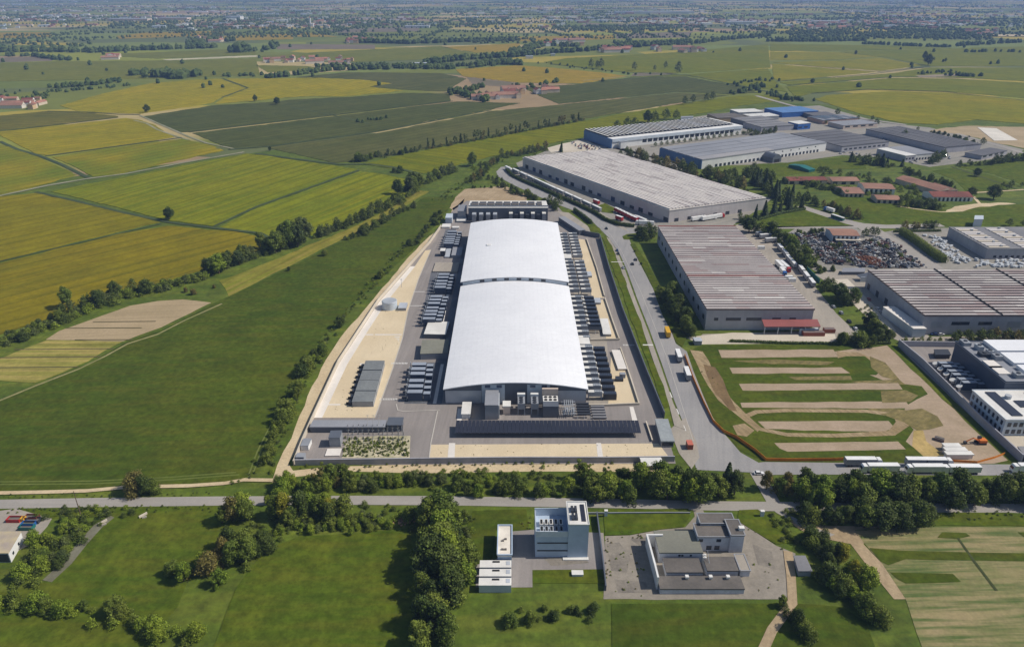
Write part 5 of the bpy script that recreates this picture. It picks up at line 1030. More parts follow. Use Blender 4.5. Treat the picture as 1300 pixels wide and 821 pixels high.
# ------------------------------------------------------------------ vehicles
def wheels(b_parent, xs, ys, r, w=.3):
    for x in xs:
        for y in ys: MB().tube((x, y - w / 2, r), (x, y + w / 2, r), r, n=10).build('wheel', BLK, b_parent)
VG = paint('vehicle glass', (38, 44, 52), rough=.12, spec=.7); TWHITE = paint('trailer white', (238, 238, 236), rough=.35, spec=.5); TSHADE = paint('shaded white side', (150, 152, 156), rough=.6)  # grey tone puts shade into the sides of white trailers
def lorry(cabm, boxm, L=13.4, label='', boxtop=None, two=False):
    """articulated lorry facing +X, origin at the middle of its length on the road"""
    t = thing('lorry', label, 'lorry', (0, 0, 0)); x0 = -L / 2 - 1.5; x1 = x0 + L
    if two:
        m = (x0 + x1) / 2; MB().box(((x0 + m) / 2 - .2, 0, 1.1), (L / 2 - .5, 2.5, 2.9)).build('trailer', boxm, t); tr = MB().box(((x1 + m) / 2, 0, 1.1), (L / 2, 2.5, 2.9)).build('cargo_box', boxm, t)
    else: tr = MB().box(((x0 + x1) / 2, 0, 1.15), (L, 2.5, 2.8)).build('trailer', boxm, t)
    MB().box(((x0 + x1) / 2, 0, 3.95 if not two else 4.0), (L - .1, 2.52, .06)).build('trailer_roof', boxtop or TWHITE, tr)
    MB().box(((x0 + x1) / 2 + .6, 0, .75), (L + 1.0, 1.1, .35)).build('chassis', BLK, t)
    c = MB(); cx = x1 + .5
    prof = [(cx, .6), (cx + 2.3, .6), (cx + 2.35, 1.9), (cx + 2.05, 3.1), (cx + 1.6, 3.75), (cx, 3.75)]
    n = len(prof); k = len(c.v)
    c.v += [(x, -1.22, z) for x, z in prof] + [(x, 1.22, z) for x, z in prof]
    c.f.append(tuple(range(k, k + n))); c.f.append(tuple(range(k + 2 * n - 1, k + n - 1, -1))); c.m += [0, 0]
    for i in range(n): j = (i + 1) % n; c.f.append((k + i, k + n + i, k + n + j, k + j)); c.m.append(0)
    cab = c.build('cab', cabm, t)
    w = MB(); w.face([(cx + 2.37, -1.05, 1.95), (cx + 2.37, 1.05, 1.95), (cx + 2.08, 1.0, 3.08), (cx + 2.08, -1.0, 3.08)]); w.build('windscreen', VG, cab)
    wheels(t, (x0 + 1.6, x0 + 2.9, x1 - .3, cx + 1.3), (-1.05, 1.05), .5)
    return t
def put(o, x, y, to, label, group=None, z=.21, first=False):
    """stand a vehicle on the road at a photo point, heading towards another photo point"""
    p, q = G(x, y), G(*to); rz = math.atan2(q[1] - p[1], q[0] - p[0])
    if o.name not in USED: USED.add(o.name); o.location = (p[0], p[1], z); o.rotation_euler = (0, 0, rz); o['label'] = label; r = o
    else: r = dup(o, (p[0], p[1], z), rz, label)
    if group: r['group'] = group
    elif 'group' in r: del r['group']
    return r
USED = set()
lw = lorry(TWHITE, TSHADE); put(lw, 1095, 591, (1140, 591), 'white lorry with shade-grey sides driving alone on the near lane of the lorry road')
ld = lorry(TWHITE, TSHADE, L=17.5, two=True); put(ld, 1178, 591.5, (1250, 592), 'white drawbar lorry with two boxes beside the earth site')
lw2 = lorry(TWHITE, TWHITE); put(lw2, 1115, 599, (1080, 599), 'white lorry passing behind the trees on the far lane')
put(lw2, 1172, 600, (1100, 600), 'long white lorry half hidden by the tree row'); put(lw2, 1218, 600.5, (1150, 600), 'white lorry at the end of the half hidden lorry queue')
put(lw2, 1306, 599, (1250, 598.5), 'white lorry nose at the edge of the view on the lorry road')
bx = thing('trailer', '', 'trailer', (0, 0, 0)); MB().box((0, 0, 1.15), (10, 2.5, 2.85)).build('cargo_box', TSHADE, bx); MB().box((0, 0, 4.0), (9.9, 2.52, .07)).build('roof', TWHITE, bx); MB().box((0, 0, .7), (10, 1.1, .4)).build('chassis', BLK, bx); wheels(bx, (-3.6, -2.4, 3.2), (-1.05, 1.05), .5)
put(bx, 861, 456, (854, 436), 'white trailer parked on the trunk road next to the small hut'); put(bx, 872, 479, (865, 459), 'white trailer parked on the trunk road nearest the orange net')
by = thing('trailer', '', 'trailer', (0, 0, 0)); MB().box((0, 0, 1.0), (8.6, 2.5, 3.0)).build('cargo_box', YELL, by); MB().box((0, 0, 4.0), (8.5, 2.52, .06)).build('roof', YELL, by); MB().box((0, 0, .6), (8.4, 1.1, .4)).build('chassis', BLK, by); wheels(by, (-2.8, -1.6, 2.8), (-1.05, 1.05), .5)
put(by, 847, 426, (841, 408), 'yellow box trailer parked at the edge of the trunk road')
G1L = 'white trailers parked nose to tail behind the road hedge'
bl = thing('trailer', '', 'trailer', (0, 0, 0)); MB().box((0, 0, 1.15), (14.5, 2.5, 2.85)).build('cargo_box', TSHADE, bl); MB().box((0, 0, 4.0), (14.4, 2.55, .07)).build('roof', TWHITE, bl); MB().box((0, 0, .7), (14.5, 1.1, .4)).build('chassis', BLK, bl); wheels(bl, (-5.4, -4.2, 5.2), (-1.05, 1.05), .5)
for x, y in ((655, 220), (664.5, 224.5), (674, 228.8), (683, 233), (692, 237.2), (701, 241.5), (711, 246), (722, 251), (733, 256), (745, 261.5), (757, 267)): put(bl, x, y, (x + 14, y + 6.6), 'white trailer in the nose to tail row behind the hedge of the striped warehouse', G1L)
put(lw2, 646, 217, (656, 222), 'white lorry turning at the head of the trailer row')
bs = thing('trailer', '', 'trailer', (0, 0, 0)); MB().box((0, 0, 1.0), (8.2, 2.5, 3.0)).build('cargo_box', RED, bs); MB().box((0, 0, 4.0), (8.1, 2.52, .06)).build('roof', TWHITE, bs); MB().box((0, 0, .6), (8.0, 1.1, .4)).build('chassis', BLK, bs); wheels(bs, (-2.8, -1.6, 2.8), (-1.05, 1.05), .5)
for k in range(6): put(bs, 784 + k * 4.2, 270 + k * 2.1, (774 + k * 4.2, 266 + k * 2.1), 'red trailer with a white roof in the slanted row before the striped warehouse', 'red trailers before the striped warehouse')
put(bs, 786, 280, (800, 285), 'single red trailer behind the road hedge apart from the slanted row'); put(lw2, 812, 281, (800, 276), 'white lorry beside the red trailer row'); put(lw2, 818, 286, (806, 285), 'pale lorry between red trailers and the junction bushes')
put(bs, 757, 259, (764, 262), 'small red and white trailer on the grass pocket by the striped warehouse')
for x, y in ((887, 280), (900, 279.5)): put(lw2, x, y, (x + 12, y - 2), 'white lorry at the corner of the striped warehouse' if x < 890 else 'white lorry before the lit end wall of the striped warehouse')
lr = lorry(RED, TWHITE); put(lr, 910, 277.5, (922, 275.5), 'orange red lorry before the lit end wall of the striped warehouse')
for k, (x, y) in enumerate(((966, 300), (971, 303), (978, 308))): put(bx, x, y, (x - 12, y + 1), ('first', 'middle', 'last')[k] + ' white trailer of three backed to the hedge in the side yard')
for x, y in ((990, 318), (996, 325), (1001, 332), (1006.5, 338.5)): put(bx, x, y, (x + 5, y + 6), 'white trailer in the row of four along the dark hedge', 'row of four trailers along the dark hedge')
for x, y in ((1017, 346), (1023, 354), (1030, 362.5)): put(bx, x, y, (x + 6, y + 8), 'white trailer in the row of three beside the teal screen', 'row of three trailers beside the teal screen')
put(lr, 996, 341.5, (1000, 345), 'white lorry with a red cab at the side of the rosy roofed warehouse'); put(lw2, 990, 341, (993.5, 344.5), 'white lorry next to the red cab lorry'); 
lb = lorry(BLUE, TWHITE, L=8); put(lb, 993.5, 348.5, (995.5, 351), 'short lorry with a blue cab at the warehouse dock')
for k, (x, y) in enumerate(((966, 316.5), (1001, 354.5), (1005, 357.5))): cbox('dock_container', ('pale container at the dock near the dark hedge', 'pale container at the dock below the blue cab lorry', 'second pale container at the dock below the blue cab lorry')[k], x, y, (5.2, 2.4, 2.6), TWHITE)
p = [G(x, y) for x, y in ((1024, 344), (1040, 360))]; t = thing('screen_fence', 'teal mesh screen beside the row of three trailers', 'fence', (*p[0], .1)); wallrun(MB(), p, .3, .1, 3.4).build('mesh', GREENP, t); MB().tube((*p[0], .1), (*p[0], 3.8), .1).build('post', STEEL, t); MB().tube((*p[1], .1), (*p[1], 3.8), .1).build('post', STEEL, t)
bus = thing('bus', '', 'bus', (0, 0, 0)); MB().box((0, 0, .5), (13, 2.6, 1.3)).build('body', GREENP, bus); MB().box((0, 0, 1.8), (12.9, 2.55, 1.0)).build('window_band', VG, bus); MB().box((0, 0, 2.8), (13, 2.6, .35)).build('roof', TWHITE, bus); wheels(bus, (-3.6, 4.0), (-1.1, 1.1), .5)
put(bus, 1063, 278.5, (1072, 281.5), 'teal bus with a white roof on the road by the meadow', z=.25)
put(lb, 1052, 269, (1044, 266.5), 'dark blue lorry under the roadside trees by the meadow', z=.25)
def car(m, label=''):
    t = thing('car', label, 'car', (0, 0, 0))
    MB().prism([(-2.1, -.86), (2.1, -.82), (2.1, .82), (-2.1, .86)], .35, .85, bottom=True).build('body', m, t)
    c = MB(); b0 = [(-1.7, -.78), (.95, -.78), (.95, .78), (-1.7, .78)]; b1 = [(-1.25, -.62), (.35, -.62), (.35, .62), (-1.25, .62)]; k = 0
    c.v += [(x, y, .85) for x, y in b0] + [(x, y, 1.42) for x, y in b1]
    for i in range(4): j = (i + 1) % 4; c.f.append((i, j, 4 + j, 4 + i)); c.m.append(0)
    cb = c.build('cabin_glass', VG, t); MB().prism(b1, 1.42, 1.47).build('roof', m, cb)
    wheels(t, (-1.3, 1.3), (-.78, .78), .33, .2); return t
CARC = dict(black=paint('car black', (36, 38, 42), rough=.25, spec=.6), white=paint('car white', (232, 232, 232), rough=.3, spec=.6), silver=paint('car silver', (176, 180, 186), rough=.3, spec=.6), red=paint('car red', (160, 36, 40), rough=.3, spec=.6), blue=paint('car blue', (50, 72, 120), rough=.3, spec=.6))
cars = {k: car(m) for k, m in CARC.items()}
put(cars['black'], 770, 291, (772, 294), 'black car at the road junction behind the data centre'); put(cars['blue'], 783.5, 319, (785, 323), 'dark blue car beyond the white stop line', z=.21); put(cars['black'], 785, 323, (786.5, 327), 'black car close behind the dark blue car')
put(cars['black'], 803, 336, (800, 330), 'black car on the carriageway beside the white stop line'); put(cars['silver'], 791.5, 341, (793, 345), 'grey car parked on the pavement side just below the stop line'); put(cars['black'], 807, 330.5, (804, 325), 'black car parked on the outer kerb of the trunk road')
rnd = random.Random(21)
GP = 'cars in the gravel car park behind the striped warehouse'
for i in range(46):
    a, b_ = rnd.random(), rnd.randrange(4); x, y = 722 + a * 40 + b_ * 3, 183 + a * 8 + (b_ - 1.5) * 2.6 + 1.0
    k = rnd.choice(['white', 'silver', 'black', 'red', 'blue', 'silver', 'white']); put(cars[k], x, y, (x + 3, y - 3), f'{k} car in the gravel car park behind the striped warehouse', GP, z=.18)
for k, x, y, to, lab in (('white', 1088, 424, (1082, 417), 'white car by the tree corner of the side yard'), ('white', 1086, 418.5, (1080, 411), 'white car second from the tree corner of the side yard'), ('silver', 1068, 398, (1062, 390), 'silver car along the green verge of the side yard'), ('silver', 1058, 390.5, (1052, 384), 'silver car farther up the green verge of the side yard'), ('black', 1078, 409, (1072, 402), 'black car along the green verge of the side yard'), ('white', 1194, 425.5, (1203, 425), 'white car at the front of the patchy roofed warehouse'), ('blue', 1186, 425.5, (1178, 425), 'blue car at the front of the patchy roofed warehouse'), ('white', 1114, 393, (1110, 388), 'white car by the annex wall'), ('silver', 1119, 398, (1115, 393), 'silver car by the annex wall'), ('red', 1103, 381, (1100, 377), 'red car in the shade of the patchy roofed warehouse'), ('white', 963, 602, (970, 602), 'white van roofed car at the junction behind the conifer'), ('silver', 1172, 312.5, (1180, 318), 'silver car alone on the road before the tree row')): put(cars[k], x, y, to, lab)
GE = 'cars and vans parked around the far estate'
for i in range(44):
    x, y = rnd.choice([(1120 + rnd.uniform(-6, 6), 178 + rnd.uniform(-3, 5)), (1075 + rnd.uniform(-14, 14), 196 + rnd.uniform(-2, 2)), (1165 + rnd.uniform(-16, 12), 205 + rnd.uniform(-3, 3)), (1205 + rnd.uniform(-8, 4), 200 + rnd.uniform(-3, 2)), (960 + rnd.uniform(-20, 30), 203 + rnd.uniform(-2, 2)), (1195 + rnd.uniform(0, 45), 172 + rnd.uniform(-2, 2) + 4)])
    k = rnd.choice(['white', 'silver', 'white', 'black', 'blue']); put(cars[k], x, y, (x + 4, y + rnd.uniform(-3, 3)), f'{k} car among those parked around the far estate sheds', GE, z=.14)
# scrapyard: wrecked cars heaped up, one mesh each
wr = []
for k, c in enumerate(((120, 124, 130), (70, 72, 78), (168, 170, 172), (110, 70, 62), (84, 96, 116), (48, 50, 54), (200, 200, 198))):
    m = paint('wreck %d' % k, c, rough=.6, amt=.25); b = MB(); b.box((0, 0, 0), (3.8, 1.6, .75)); b.v += []
    b0 = [(-1.5, -.75), (.8, -.75), (.8, .75), (-1.5, .75)]; b1 = [(-1.1, -.6), (.2, -.55), (.25, .6), (-1.2, .55)]; n = len(b.v)
    b.v += [(x, y, .75) for x, y in b0] + [(x, y, 1.15) for x, y in b1]
    for i in range(4): j = (i + 1) % 4; b.f.append((n + i, n + j, n + 4 + j, n + 4 + i)); b.m.append(1)
    b.f.append((n + 4, n + 5, n + 6, n + 7)); b.m.append(0); wr.append((b, m))
wo = []
for b, m in wr:
    o = b.build('wrecked_car', [m, BLK], loc=(0, 0, 0)); tag(o, 'wrecked car in the crowded scrapyard around the brown roofed house', 'wreck', 'wrecked cars of the scrapyard'); wo.append(o)
rnd = random.Random(3); cnt = 0
zone = [(1004, 297), (1048, 294), (1062, 306), (1092, 306), (1112, 302), (1130, 306), (1168, 332), (1176, 340), (1112, 341), (1070, 336), (1050, 336), (1032, 322)]
def inside(x, y, P):
    r = False
    for i in range(len(P)):
        (x1, y1), (x2, y2) = P[i], P[i - 1]
        if (y1 > y) != (y2 > y) and x < (x2 - x1) * (y - y1) / (y2 - y1) + x1: r = not r
    return r
while cnt < 285:
    x, y = rnd.uniform(1000, 1178), rnd.uniform(293, 342)
    if abs((x - 1040) - (y - 300) * 1.1) < 5: continue
    if not inside(x, y, zone) or (1046 < x < 1096 and y < 308) or (1095 < x < 1140 and y < 305 and rnd.random() < .5): continue
    p = G(x, y); lv = rnd.choice((0, 0, 0, 1, 1, 2)) if cnt > 90 else 0
    o = wo[cnt] if cnt < len(wo) else rnd.choice(wo).copy()
    if cnt >= len(wo): COL.objects.link(o)
    o.location = (p[0], p[1], .12 + lv * 1.0); o.rotation_euler = (rnd.uniform(-.12, .12), rnd.uniform(-.12, .12), rnd.uniform(0, 6.28)); cnt += 1
b = MB(); rnd = random.Random(9); p = G(1103, 331)
for i in range(260):
    a, r_ = rnd.uniform(0, 6.28), rnd.random() ** .6; b.box((p[0] + 9 * r_ * math.cos(a), p[1] + 11 * r_ * math.sin(a), .1 + (1 - r_) * 2.6), (rnd.uniform(.5, 1.8), rnd.uniform(.4, 1.2), rnd.uniform(.3, .9)), rnd.uniform(0, 3))
o = b.build('scrap_heap', surf('rusty scrap', (128, 84, 62), (96, 66, 52), big=.3, fine=2, amt=.3)); tag(o, 'rusty brown heap of scrap beside the patchy roofed warehouse', 'scrap heap'); o['kind'] = 'stuff'
b = MB(); n_ = 0; sm = [paint('scrap grey', (140, 142, 146), amt=.3), paint('scrap dark', (62, 62, 66), amt=.3), paint('scrap brown', (112, 84, 70), amt=.3), paint('scrap pale', (206, 206, 204), amt=.2)]
while n_ < 1000:
    x, y = rnd.uniform(1000, 1178), rnd.uniform(293, 342)
    if not inside(x, y, zone) or (1046 < x < 1096 and y < 308): continue
    p = G(x, y); b.box((p[0], p[1], .1), (rnd.uniform(.4, 2.2), rnd.uniform(.4, 1.4), rnd.uniform(.3, 1.9)), rnd.uniform(0, 3), rnd.choices((0, 1, 2, 3), (4, 5, 3, 2))[0], bottom=False); n_ += 1
o = b.build('scrap_parts', sm); tag(o, 'loose scrap parts strewn between the wrecked cars', 'scrap'); o['kind'] = 'stuff'
struct(sheet('oily_ground', zone, surf('oily ground', (104, 100, 94), (84, 80, 76), big=.1, fine=.8, amt=.2), .135))
# pale stock on the pallet yard
sk = None; cnt = 0
zone2 = [(1172, 299), (1196, 303), (1232, 333), (1212, 336), (1190, 318)]
while cnt < 150:
    x, y = rnd.uniform(1170, 1300), rnd.uniform(298, 340)
    if not (inside(x, y, zone2) or (1238 < x < 1300 and 331 < y < 340)): continue
    p = G(x, y); far = x < 1236
    lab = 'pale wrapped stock pile on the yard between the round hedge and the cream panelled warehouse' if far else 'pale wrapped stock pile before the front of the cream panelled warehouse'
    if sk is None:
        sk = thing('stock_pile', lab, 'stock pile', (p[0], p[1], .12), 'stock piles of the pallet yard'); MB().box((p[0], p[1], .12), (2.6, 1.5, .2)).build('pallet', WOOD, sk); MB().box((p[0], p[1], .32), (2.4, 1.3, 1.2)).build('stock', paint('wrapped stock', (206, 210, 214), amt=.2), sk)
    else: dup(sk, (p[0], p[1], .12), rnd.choice((.5, .6, 2.1)) + rnd.uniform(-.1, .1), lab, scale=(1, 1, rnd.uniform(.6, 1.5)))
    cnt += 1
# ------------------------------------------------------------------ trees and shrubs
BARK = surf('bark', (98, 84, 68), (80, 68, 56), big=1, fine=6)
LV = dict(dark=leafmat('leaves dark', (52, 70, 34), (38, 54, 28), (66, 80, 40)), mid=leafmat('leaves mid', (72, 92, 42), (54, 74, 34), (88, 100, 48)), blue=leafmat('leaves bluish', (62, 78, 52), (48, 64, 44), (78, 90, 62)),
    yel=leafmat('leaves yellowish', (108, 112, 40), (86, 96, 36), (98, 104, 42)), brown=leafmat('leaves brownish', (82, 84, 52), (70, 74, 46), (86, 84, 54)), con=leafmat('needles', (44, 62, 42), (32, 48, 34), (56, 72, 46)), lush=leafmat('leaves lush', (84, 106, 38), (66, 90, 34), (100, 116, 46)))
def leafquad(v, f, p, n, s, rnd):
    t = n.orthogonal().normalized(); b = n.cross(t); a = rnd.uniform(0, 6.28); t2 = t * math.cos(a) + b * math.sin(a); b2 = n.cross(t2); k = len(v); w = s * rnd.uniform(.55, 1)
    v += [tuple(p - t2 * s - b2 * w), tuple(p + t2 * s - b2 * w * .6), tuple(p + t2 * s * .8 + b2 * w), tuple(p - t2 * s * .7 + b2 * w * .9)]; f.append((k, k + 1, k + 2, k + 3))
def mk(name, v, f, m):
    me = bpy.data.meshes.new(name); me.from_pydata(v, [], f); me.materials.append(m); me.update(); return me
def tree_proto(kind, seed, m, nq=2300):
    """meshes of a 10 m tree: trunk with limbs, crown of leaf clumps"""
    rnd = random.Random(seed); v, f = [], []; tb = MB()
    up = Vector((0, 0, 1))
    if kind == 'conifer':
        tb.tube((0, 0, 0), (0, 0, 9.4), .22, .04, 7)
        for i in range(nq):
            h = rnd.random() ** 1.35; z = .9 + 9.0 * h; R0 = 2.3 * (1 - h) ** .85 + .1; ring = .72 + .28 * math.sin(z * 7 + seed); a = rnd.uniform(0, 6.28); r = R0 * ring * rnd.uniform(.5, 1.05) * (1 + .15 * math.sin(3 * a + seed))
            p = Vector((r * math.cos(a), r * math.sin(a), z - .25 * r)); n = (Vector((math.cos(a), math.sin(a), .9)) + Vector((rnd.gauss(0, .4), rnd.gauss(0, .4), rnd.gauss(0, .4)))).normalized(); leafquad(v, f, p, n, rnd.uniform(.2, .36), rnd)
    else:
        lobes = []
        if kind == 'broad':
            top = 1.6
            for i in range(5): a = i * 1.257 + rnd.uniform(-.4, .4); e = (1.9 * math.cos(a), 1.9 * math.sin(a), rnd.uniform(5, 6.8)); tb.tube((0, 0, 2.0 + .25 * i), e, .14, .05, 5)
            tb.tube((0, 0, 0), (.15, .1, 6.6), .30, .10, 8)
            for i in range(15):
                a = i * 2.4 + rnd.uniform(-.5, .5); h = (i + .5) / 15; rr = 2.5 * math.sin(math.pi * min(.93, .22 + h * .74)) * rnd.uniform(.55, 1.1); lobes.append((Vector((rr * math.cos(a), rr * math.sin(a), 2.4 + 6.6 * h)), rnd.uniform(.7, 1.5)))
        elif kind == 'round':
            tb.tube((0, 0, 0), (.1, 0, 6.2), .28, .1, 8)
            for i in range(4): a = i * 1.57 + .3; tb.tube((0, 0, 2.2), (1.7 * math.cos(a), 1.7 * math.sin(a), 5.8), .13, .05, 5)
            for i in range(16):
                a = i * 2.4; h = (i + .5) / 16; rr = 3.0 * math.sqrt(max(0, 1 - (2 * h - .86) ** 2)) * rnd.uniform(.6, .95); lobes.append((Vector((rr * math.cos(a), rr * math.sin(a), 2.2 + 6.6 * h)), rnd.uniform(.85, 1.55)))
        elif kind == 'column':
            tb.tube((0, 0, 0), (0, 0, 8.5), .22, .05, 7)
            for i in range(14): h = (i + .5) / 14; a = rnd.uniform(0, 6.28); rr = .55 * math.sin(math.pi * (h * .8 + .15)); lobes.append((Vector((rr * math.cos(a), rr * math.sin(a), 1.4 + 8.0 * h)), rnd.uniform(.55, .95) * (1.2 - .5 * h)))
        elif kind == 'bush':
            for i in range(5): a = i * 1.26; tb.tube((0, 0, 0), (1.8 * math.cos(a), 1.8 * math.sin(a), 5), .14, .05, 5)
            for i in range(15): a = i * 2.4; h = (i + .5) / 15; rr = 4.6 * math.sqrt(1 - h * .86) * rnd.uniform(.35, .9); lobes.append((Vector((rr * math.cos(a), rr * math.sin(a), 1.2 + 6.6 * h)), rnd.uniform(1.0, 2.2)))
        elif kind == 'sparse':
            tb.tube((0, 0, 0), (.2, 0, 8.6), .2, .04, 7)
            for i in range(9): a = i * 2.4; z = 3 + i * .6; e = Vector((1.7 * math.cos(a), 1.7 * math.sin(a), z + 1.4)); tb.tube((0, 0, z), e, .07, .02, 4); lobes.append((e, rnd.uniform(.55, .95)))
        tot = sum(r * r for _, r in lobes)
        for c, r in lobes:
            for i in range(int(nq * r * r / tot)):
                n = Vector((rnd.gauss(0, 1), rnd.gauss(0, 1), rnd.gauss(.25, 1))).normalized(); q = c + n * r * rnd.choice((1, 1.05, .9, .75, .5, 1.2, 1.3)) * rnd.uniform(.82, 1.1); q.z = max(.2, q.z)
                nn = (n + Vector((rnd.gauss(0, .45), rnd.gauss(0, .45), rnd.gauss(0, .45)))).normalized(); leafquad(v, f, q, nn, rnd.uniform(.11, .27) * (1.25 if kind == 'bush' else 1), rnd)
    tm = mk('trunk', tb.v, tb.f, BARK); return tm, mk('crown', v, f, m)
PROTO = {}
def proto(kind, m):
    if (kind, m) not in PROTO: PROTO[(kind, m)] = [tree_proto(kind, 17 * s + hash_(kind + m), LV[m], 1400 if kind == 'sparse' else 3600) for s in range(3)]
    return PROTO[(kind, m)]
def hash_(s): return sum(ord(c) * (i + 3) for i, c in enumerate(s)) % 997
TR = random.Random(77); NT = dict(tree=0, shrub=0)
QUEUE = []
def plant(p, kind, m, h, label, group=None, wd=1.0, shrub=False, z=.15): QUEUE.append((p, kind, m, h, label, group, wd, z))
def grow(p, kind, m, h, label, group, wd, z):
    """one tree or shrub: root with trunk and crown"""
    alt = dict(dark='mid', mid='lush', blue='dark', lush='mid', brown='mid', yel='lush', con='con')
    if TR.random() < .3: m = alt[m]
    h *= TR.uniform(.78, 1.14); wd *= TR.uniform(.82, 1.2); tm, cm = TR.choice(proto(kind, m)); nm = {'conifer': 'conifer_tree', 'bush': 'shrub', 'column': 'poplar_tree'}.get(kind, 'broadleaf_tree'); cat = 'shrub' if kind == 'bush' else 'tree'
    t = bpy.data.objects.new(nm, None); COL.objects.link(t); t.location = (p[0], p[1], z); s = h / 10.0; w = s * wd * TR.uniform(.88, 1.14); t.scale = (w, w, s); t.rotation_euler = (0, 0, TR.uniform(0, 6.28)); t.rotation_euler[0] = TR.gauss(0, .05); tag(t, label, cat, group); NT[cat] += 1
    for n_, me in (('stems' if kind == 'bush' else 'trunk', tm), ('crown', cm)): o = bpy.data.objects.new(n_, me); COL.objects.link(o); o.parent = t
    return t
BELTS = []
def belt(pts, n, kinds, h0, h1, label, side=2.0, wd=1.0, group=None):
    """a belt of trees along a surveyed line"""
    BELTS.append((pts, n, kinds, h0, h1, side))
    for q in path_pts(pts, n):
        k, m = TR.choice(kinds); h = TR.uniform(h0, h1); plant((q.x + TR.gauss(0, side), q.y + TR.gauss(0, side)), k, m, h, label, group or label, wd)
B, RO, SP_, PO, CO, BU = 'broad', 'round', 'sparse', 'column', 'conifer', 'bush'
mixd = [(B, 'dark'), (RO, 'dark'), (B, 'mid'), (B, 'blue'), (RO, 'blue')]
# the river belt between the rice and the meadow
belt([(0, 436), (30, 424), (62, 412), (112, 391), (150, 375)], 17, [(BU, 'dark'), (BU, 'blue'), (B, 'dark')], 6, 9, 'bushy tree in the canal belt between amber rice and ploughed strips', 2.5, .85)
belt([(80, 404), (100, 396), (130, 385), (160, 373), (196, 368)], 10, mixd, 9, 12, 'taller tree in the canal belt beside the brown ploughed field', 2)
plant(G(86, 391), B, 'brown', 15, 'tallest brownish tree in the canal belt above the brown ploughed field')
belt([(200, 366), (225, 360), (252, 352)], 6, [(BU, 'dark'), (BU, 'mid')], 4, 6, 'low bush where the canal belt thins beside the small garden plot', 2)
belt([(262, 350), (285, 341), (312, 330), (330, 322)], 12, mixd, 10, 14, 'leafy tree in the canal belt at the start of the mown strip', 2.2)
belt([(350, 320), (362, 316), (374, 312), (386, 307)], 9, [(B, 'dark'), (RO, 'dark'), (B, 'blue')], 17, 21, 'tall dark tree in the high clump of the canal belt', 2.4)
for x, y in ((330, 316), (340, 321)): plant(G(x, y), B, 'mid', 16, 'yellow green tree just before the high clump of the canal belt', 'yellow green trees before the high clump')
belt([(398, 303), (430, 292), (460, 279), (492, 264), (508, 256)], 24, mixd, 8, 12, 'leafy tree in the canal belt between yellow green rice and the mown strip', 2.2)
belt([(505, 247), (520, 240), (534, 234)], 7, [(B, 'dark'), (RO, 'dark'), (B, 'blue')], 15, 19, 'big dark tree in the clump where the canal belt meets the rice corner', 3)
belt([(545, 230), (560, 223), (578, 217)], 8, mixd, 9, 12, 'tree at the far end of the canal belt near the dirt yard', 3)
plant(G(600, 211), RO, 'dark', 16, 'round dark tree alone at the far end of the canal belt')
belt([(440, 305), (455, 299), (470, 292), (484, 284), (500, 274), (514, 266), (530, 262)], 10, [(RO, 'dark'), (RO, 'blue'), (BU, 'dark')], 5.5, 9, 'round bush tree along the path between mown strip and meadow', 1.5, 1.25)
plant(G(413, 325), RO, 'dark', 6.5, 'small round tree on the meadow edge near the canal belt', wd=1.2); plant(G(367, 344), RO, 'dark', 4.2, 'smallest round tree on the edge of the mown strip', wd=1.1)
plant(G(215, 279), RO, 'dark', 11.5, 'lone tree where the rice field ditches cross', wd=1.1)
for x, y, h in ((236, 371, 4), (246, 374, 4), (272, 366, 3.5)): plant(G(x, y), BU, 'brown', h, 'brownish bush in the small garden plot by the canal', 'bushes of the garden plot')
# track side of the meadow
MK = [(BU, 'mid'), (BU, 'dark'), (B, 'mid'), (BU, 'lush')]
belt([(333, 590), (345, 566), (354, 545)], 6, MK, 5, 7, 'bush beside the meadow track near the substation corner', 1.5)
belt([(350, 545), (360, 530), (372, 508), (381, 490)], 9, MK, 6, 9, 'leafy bush by the sandy track beside the west wall, nearest group', 2)
belt([(386, 480), (396, 463), (408, 444)], 7, MK, 6, 9, 'leafy bush by the sandy track beside the long grey huts', 2)
plant(G(432, 416), RO, 'dark', 9, 'round tree by the meadow edge above the track bushes'); plant(G(483, 354), RO, 'dark', 8, 'dark round tree beside the track near the water tank')
belt([(520, 315), (535, 300), (548, 286), (562, 270)], 12, [(BU, 'blue'), (BU, 'dark')], 4, 6, 'dusty bush along the meadow edge beside the far generators', 2)
belt([(405, 440), (435, 404), (459, 375), (491, 338), (518, 308)], 11, [(BU, 'dark'), (BU, 'mid')], 1.5, 3, 'low scrub along the ditch at the meadow edge', 1.2)
# around the dirt yard and the road bend
belt([(596, 232), (612, 222), (622, 212), (632, 203)], 8, [(B, 'dark'), (B, 'brown'), (CO, 'con')], 8, 12, 'tree beside the road bend at the end of the striped warehouse', 3)
belt([(640, 199), (655, 198), (668, 195), (682, 192), (694, 190)], 9, [(B, 'blue'), (B, 'brown'), (RO, 'blue')], 8, 13, 'tree behind the far corner of the striped warehouse', 3)
plant(G(712, 193), CO, 'con', 16, 'dark conifer behind the roof of the striped warehouse')
belt([(650, 244), (668, 250), (690, 258), (706, 264)], 13, [(BU, 'dark'), (BU, 'mid'), (B, 'dark')], 5, 8, 'garden bush between the trunk road and the plant building', 3)
belt([(694, 258), (703, 262), (708, 268)], 4, [(B, 'dark'), (RO, 'dark')], 10, 13, 'dark garden tree at the corner of the plant building', 2)
belt([(600, 240), (618, 238), (640, 238)], 8, [(BU, 'dark')], 2, 3.4, 'low round hedge bush around the dirt yard', 1.5)
belt([(622, 225), (636, 236), (652, 243)], 6, [(B, 'dark'), (BU, 'blue')], 5, 8, 'tree on the planted island inside the road bend', 3)
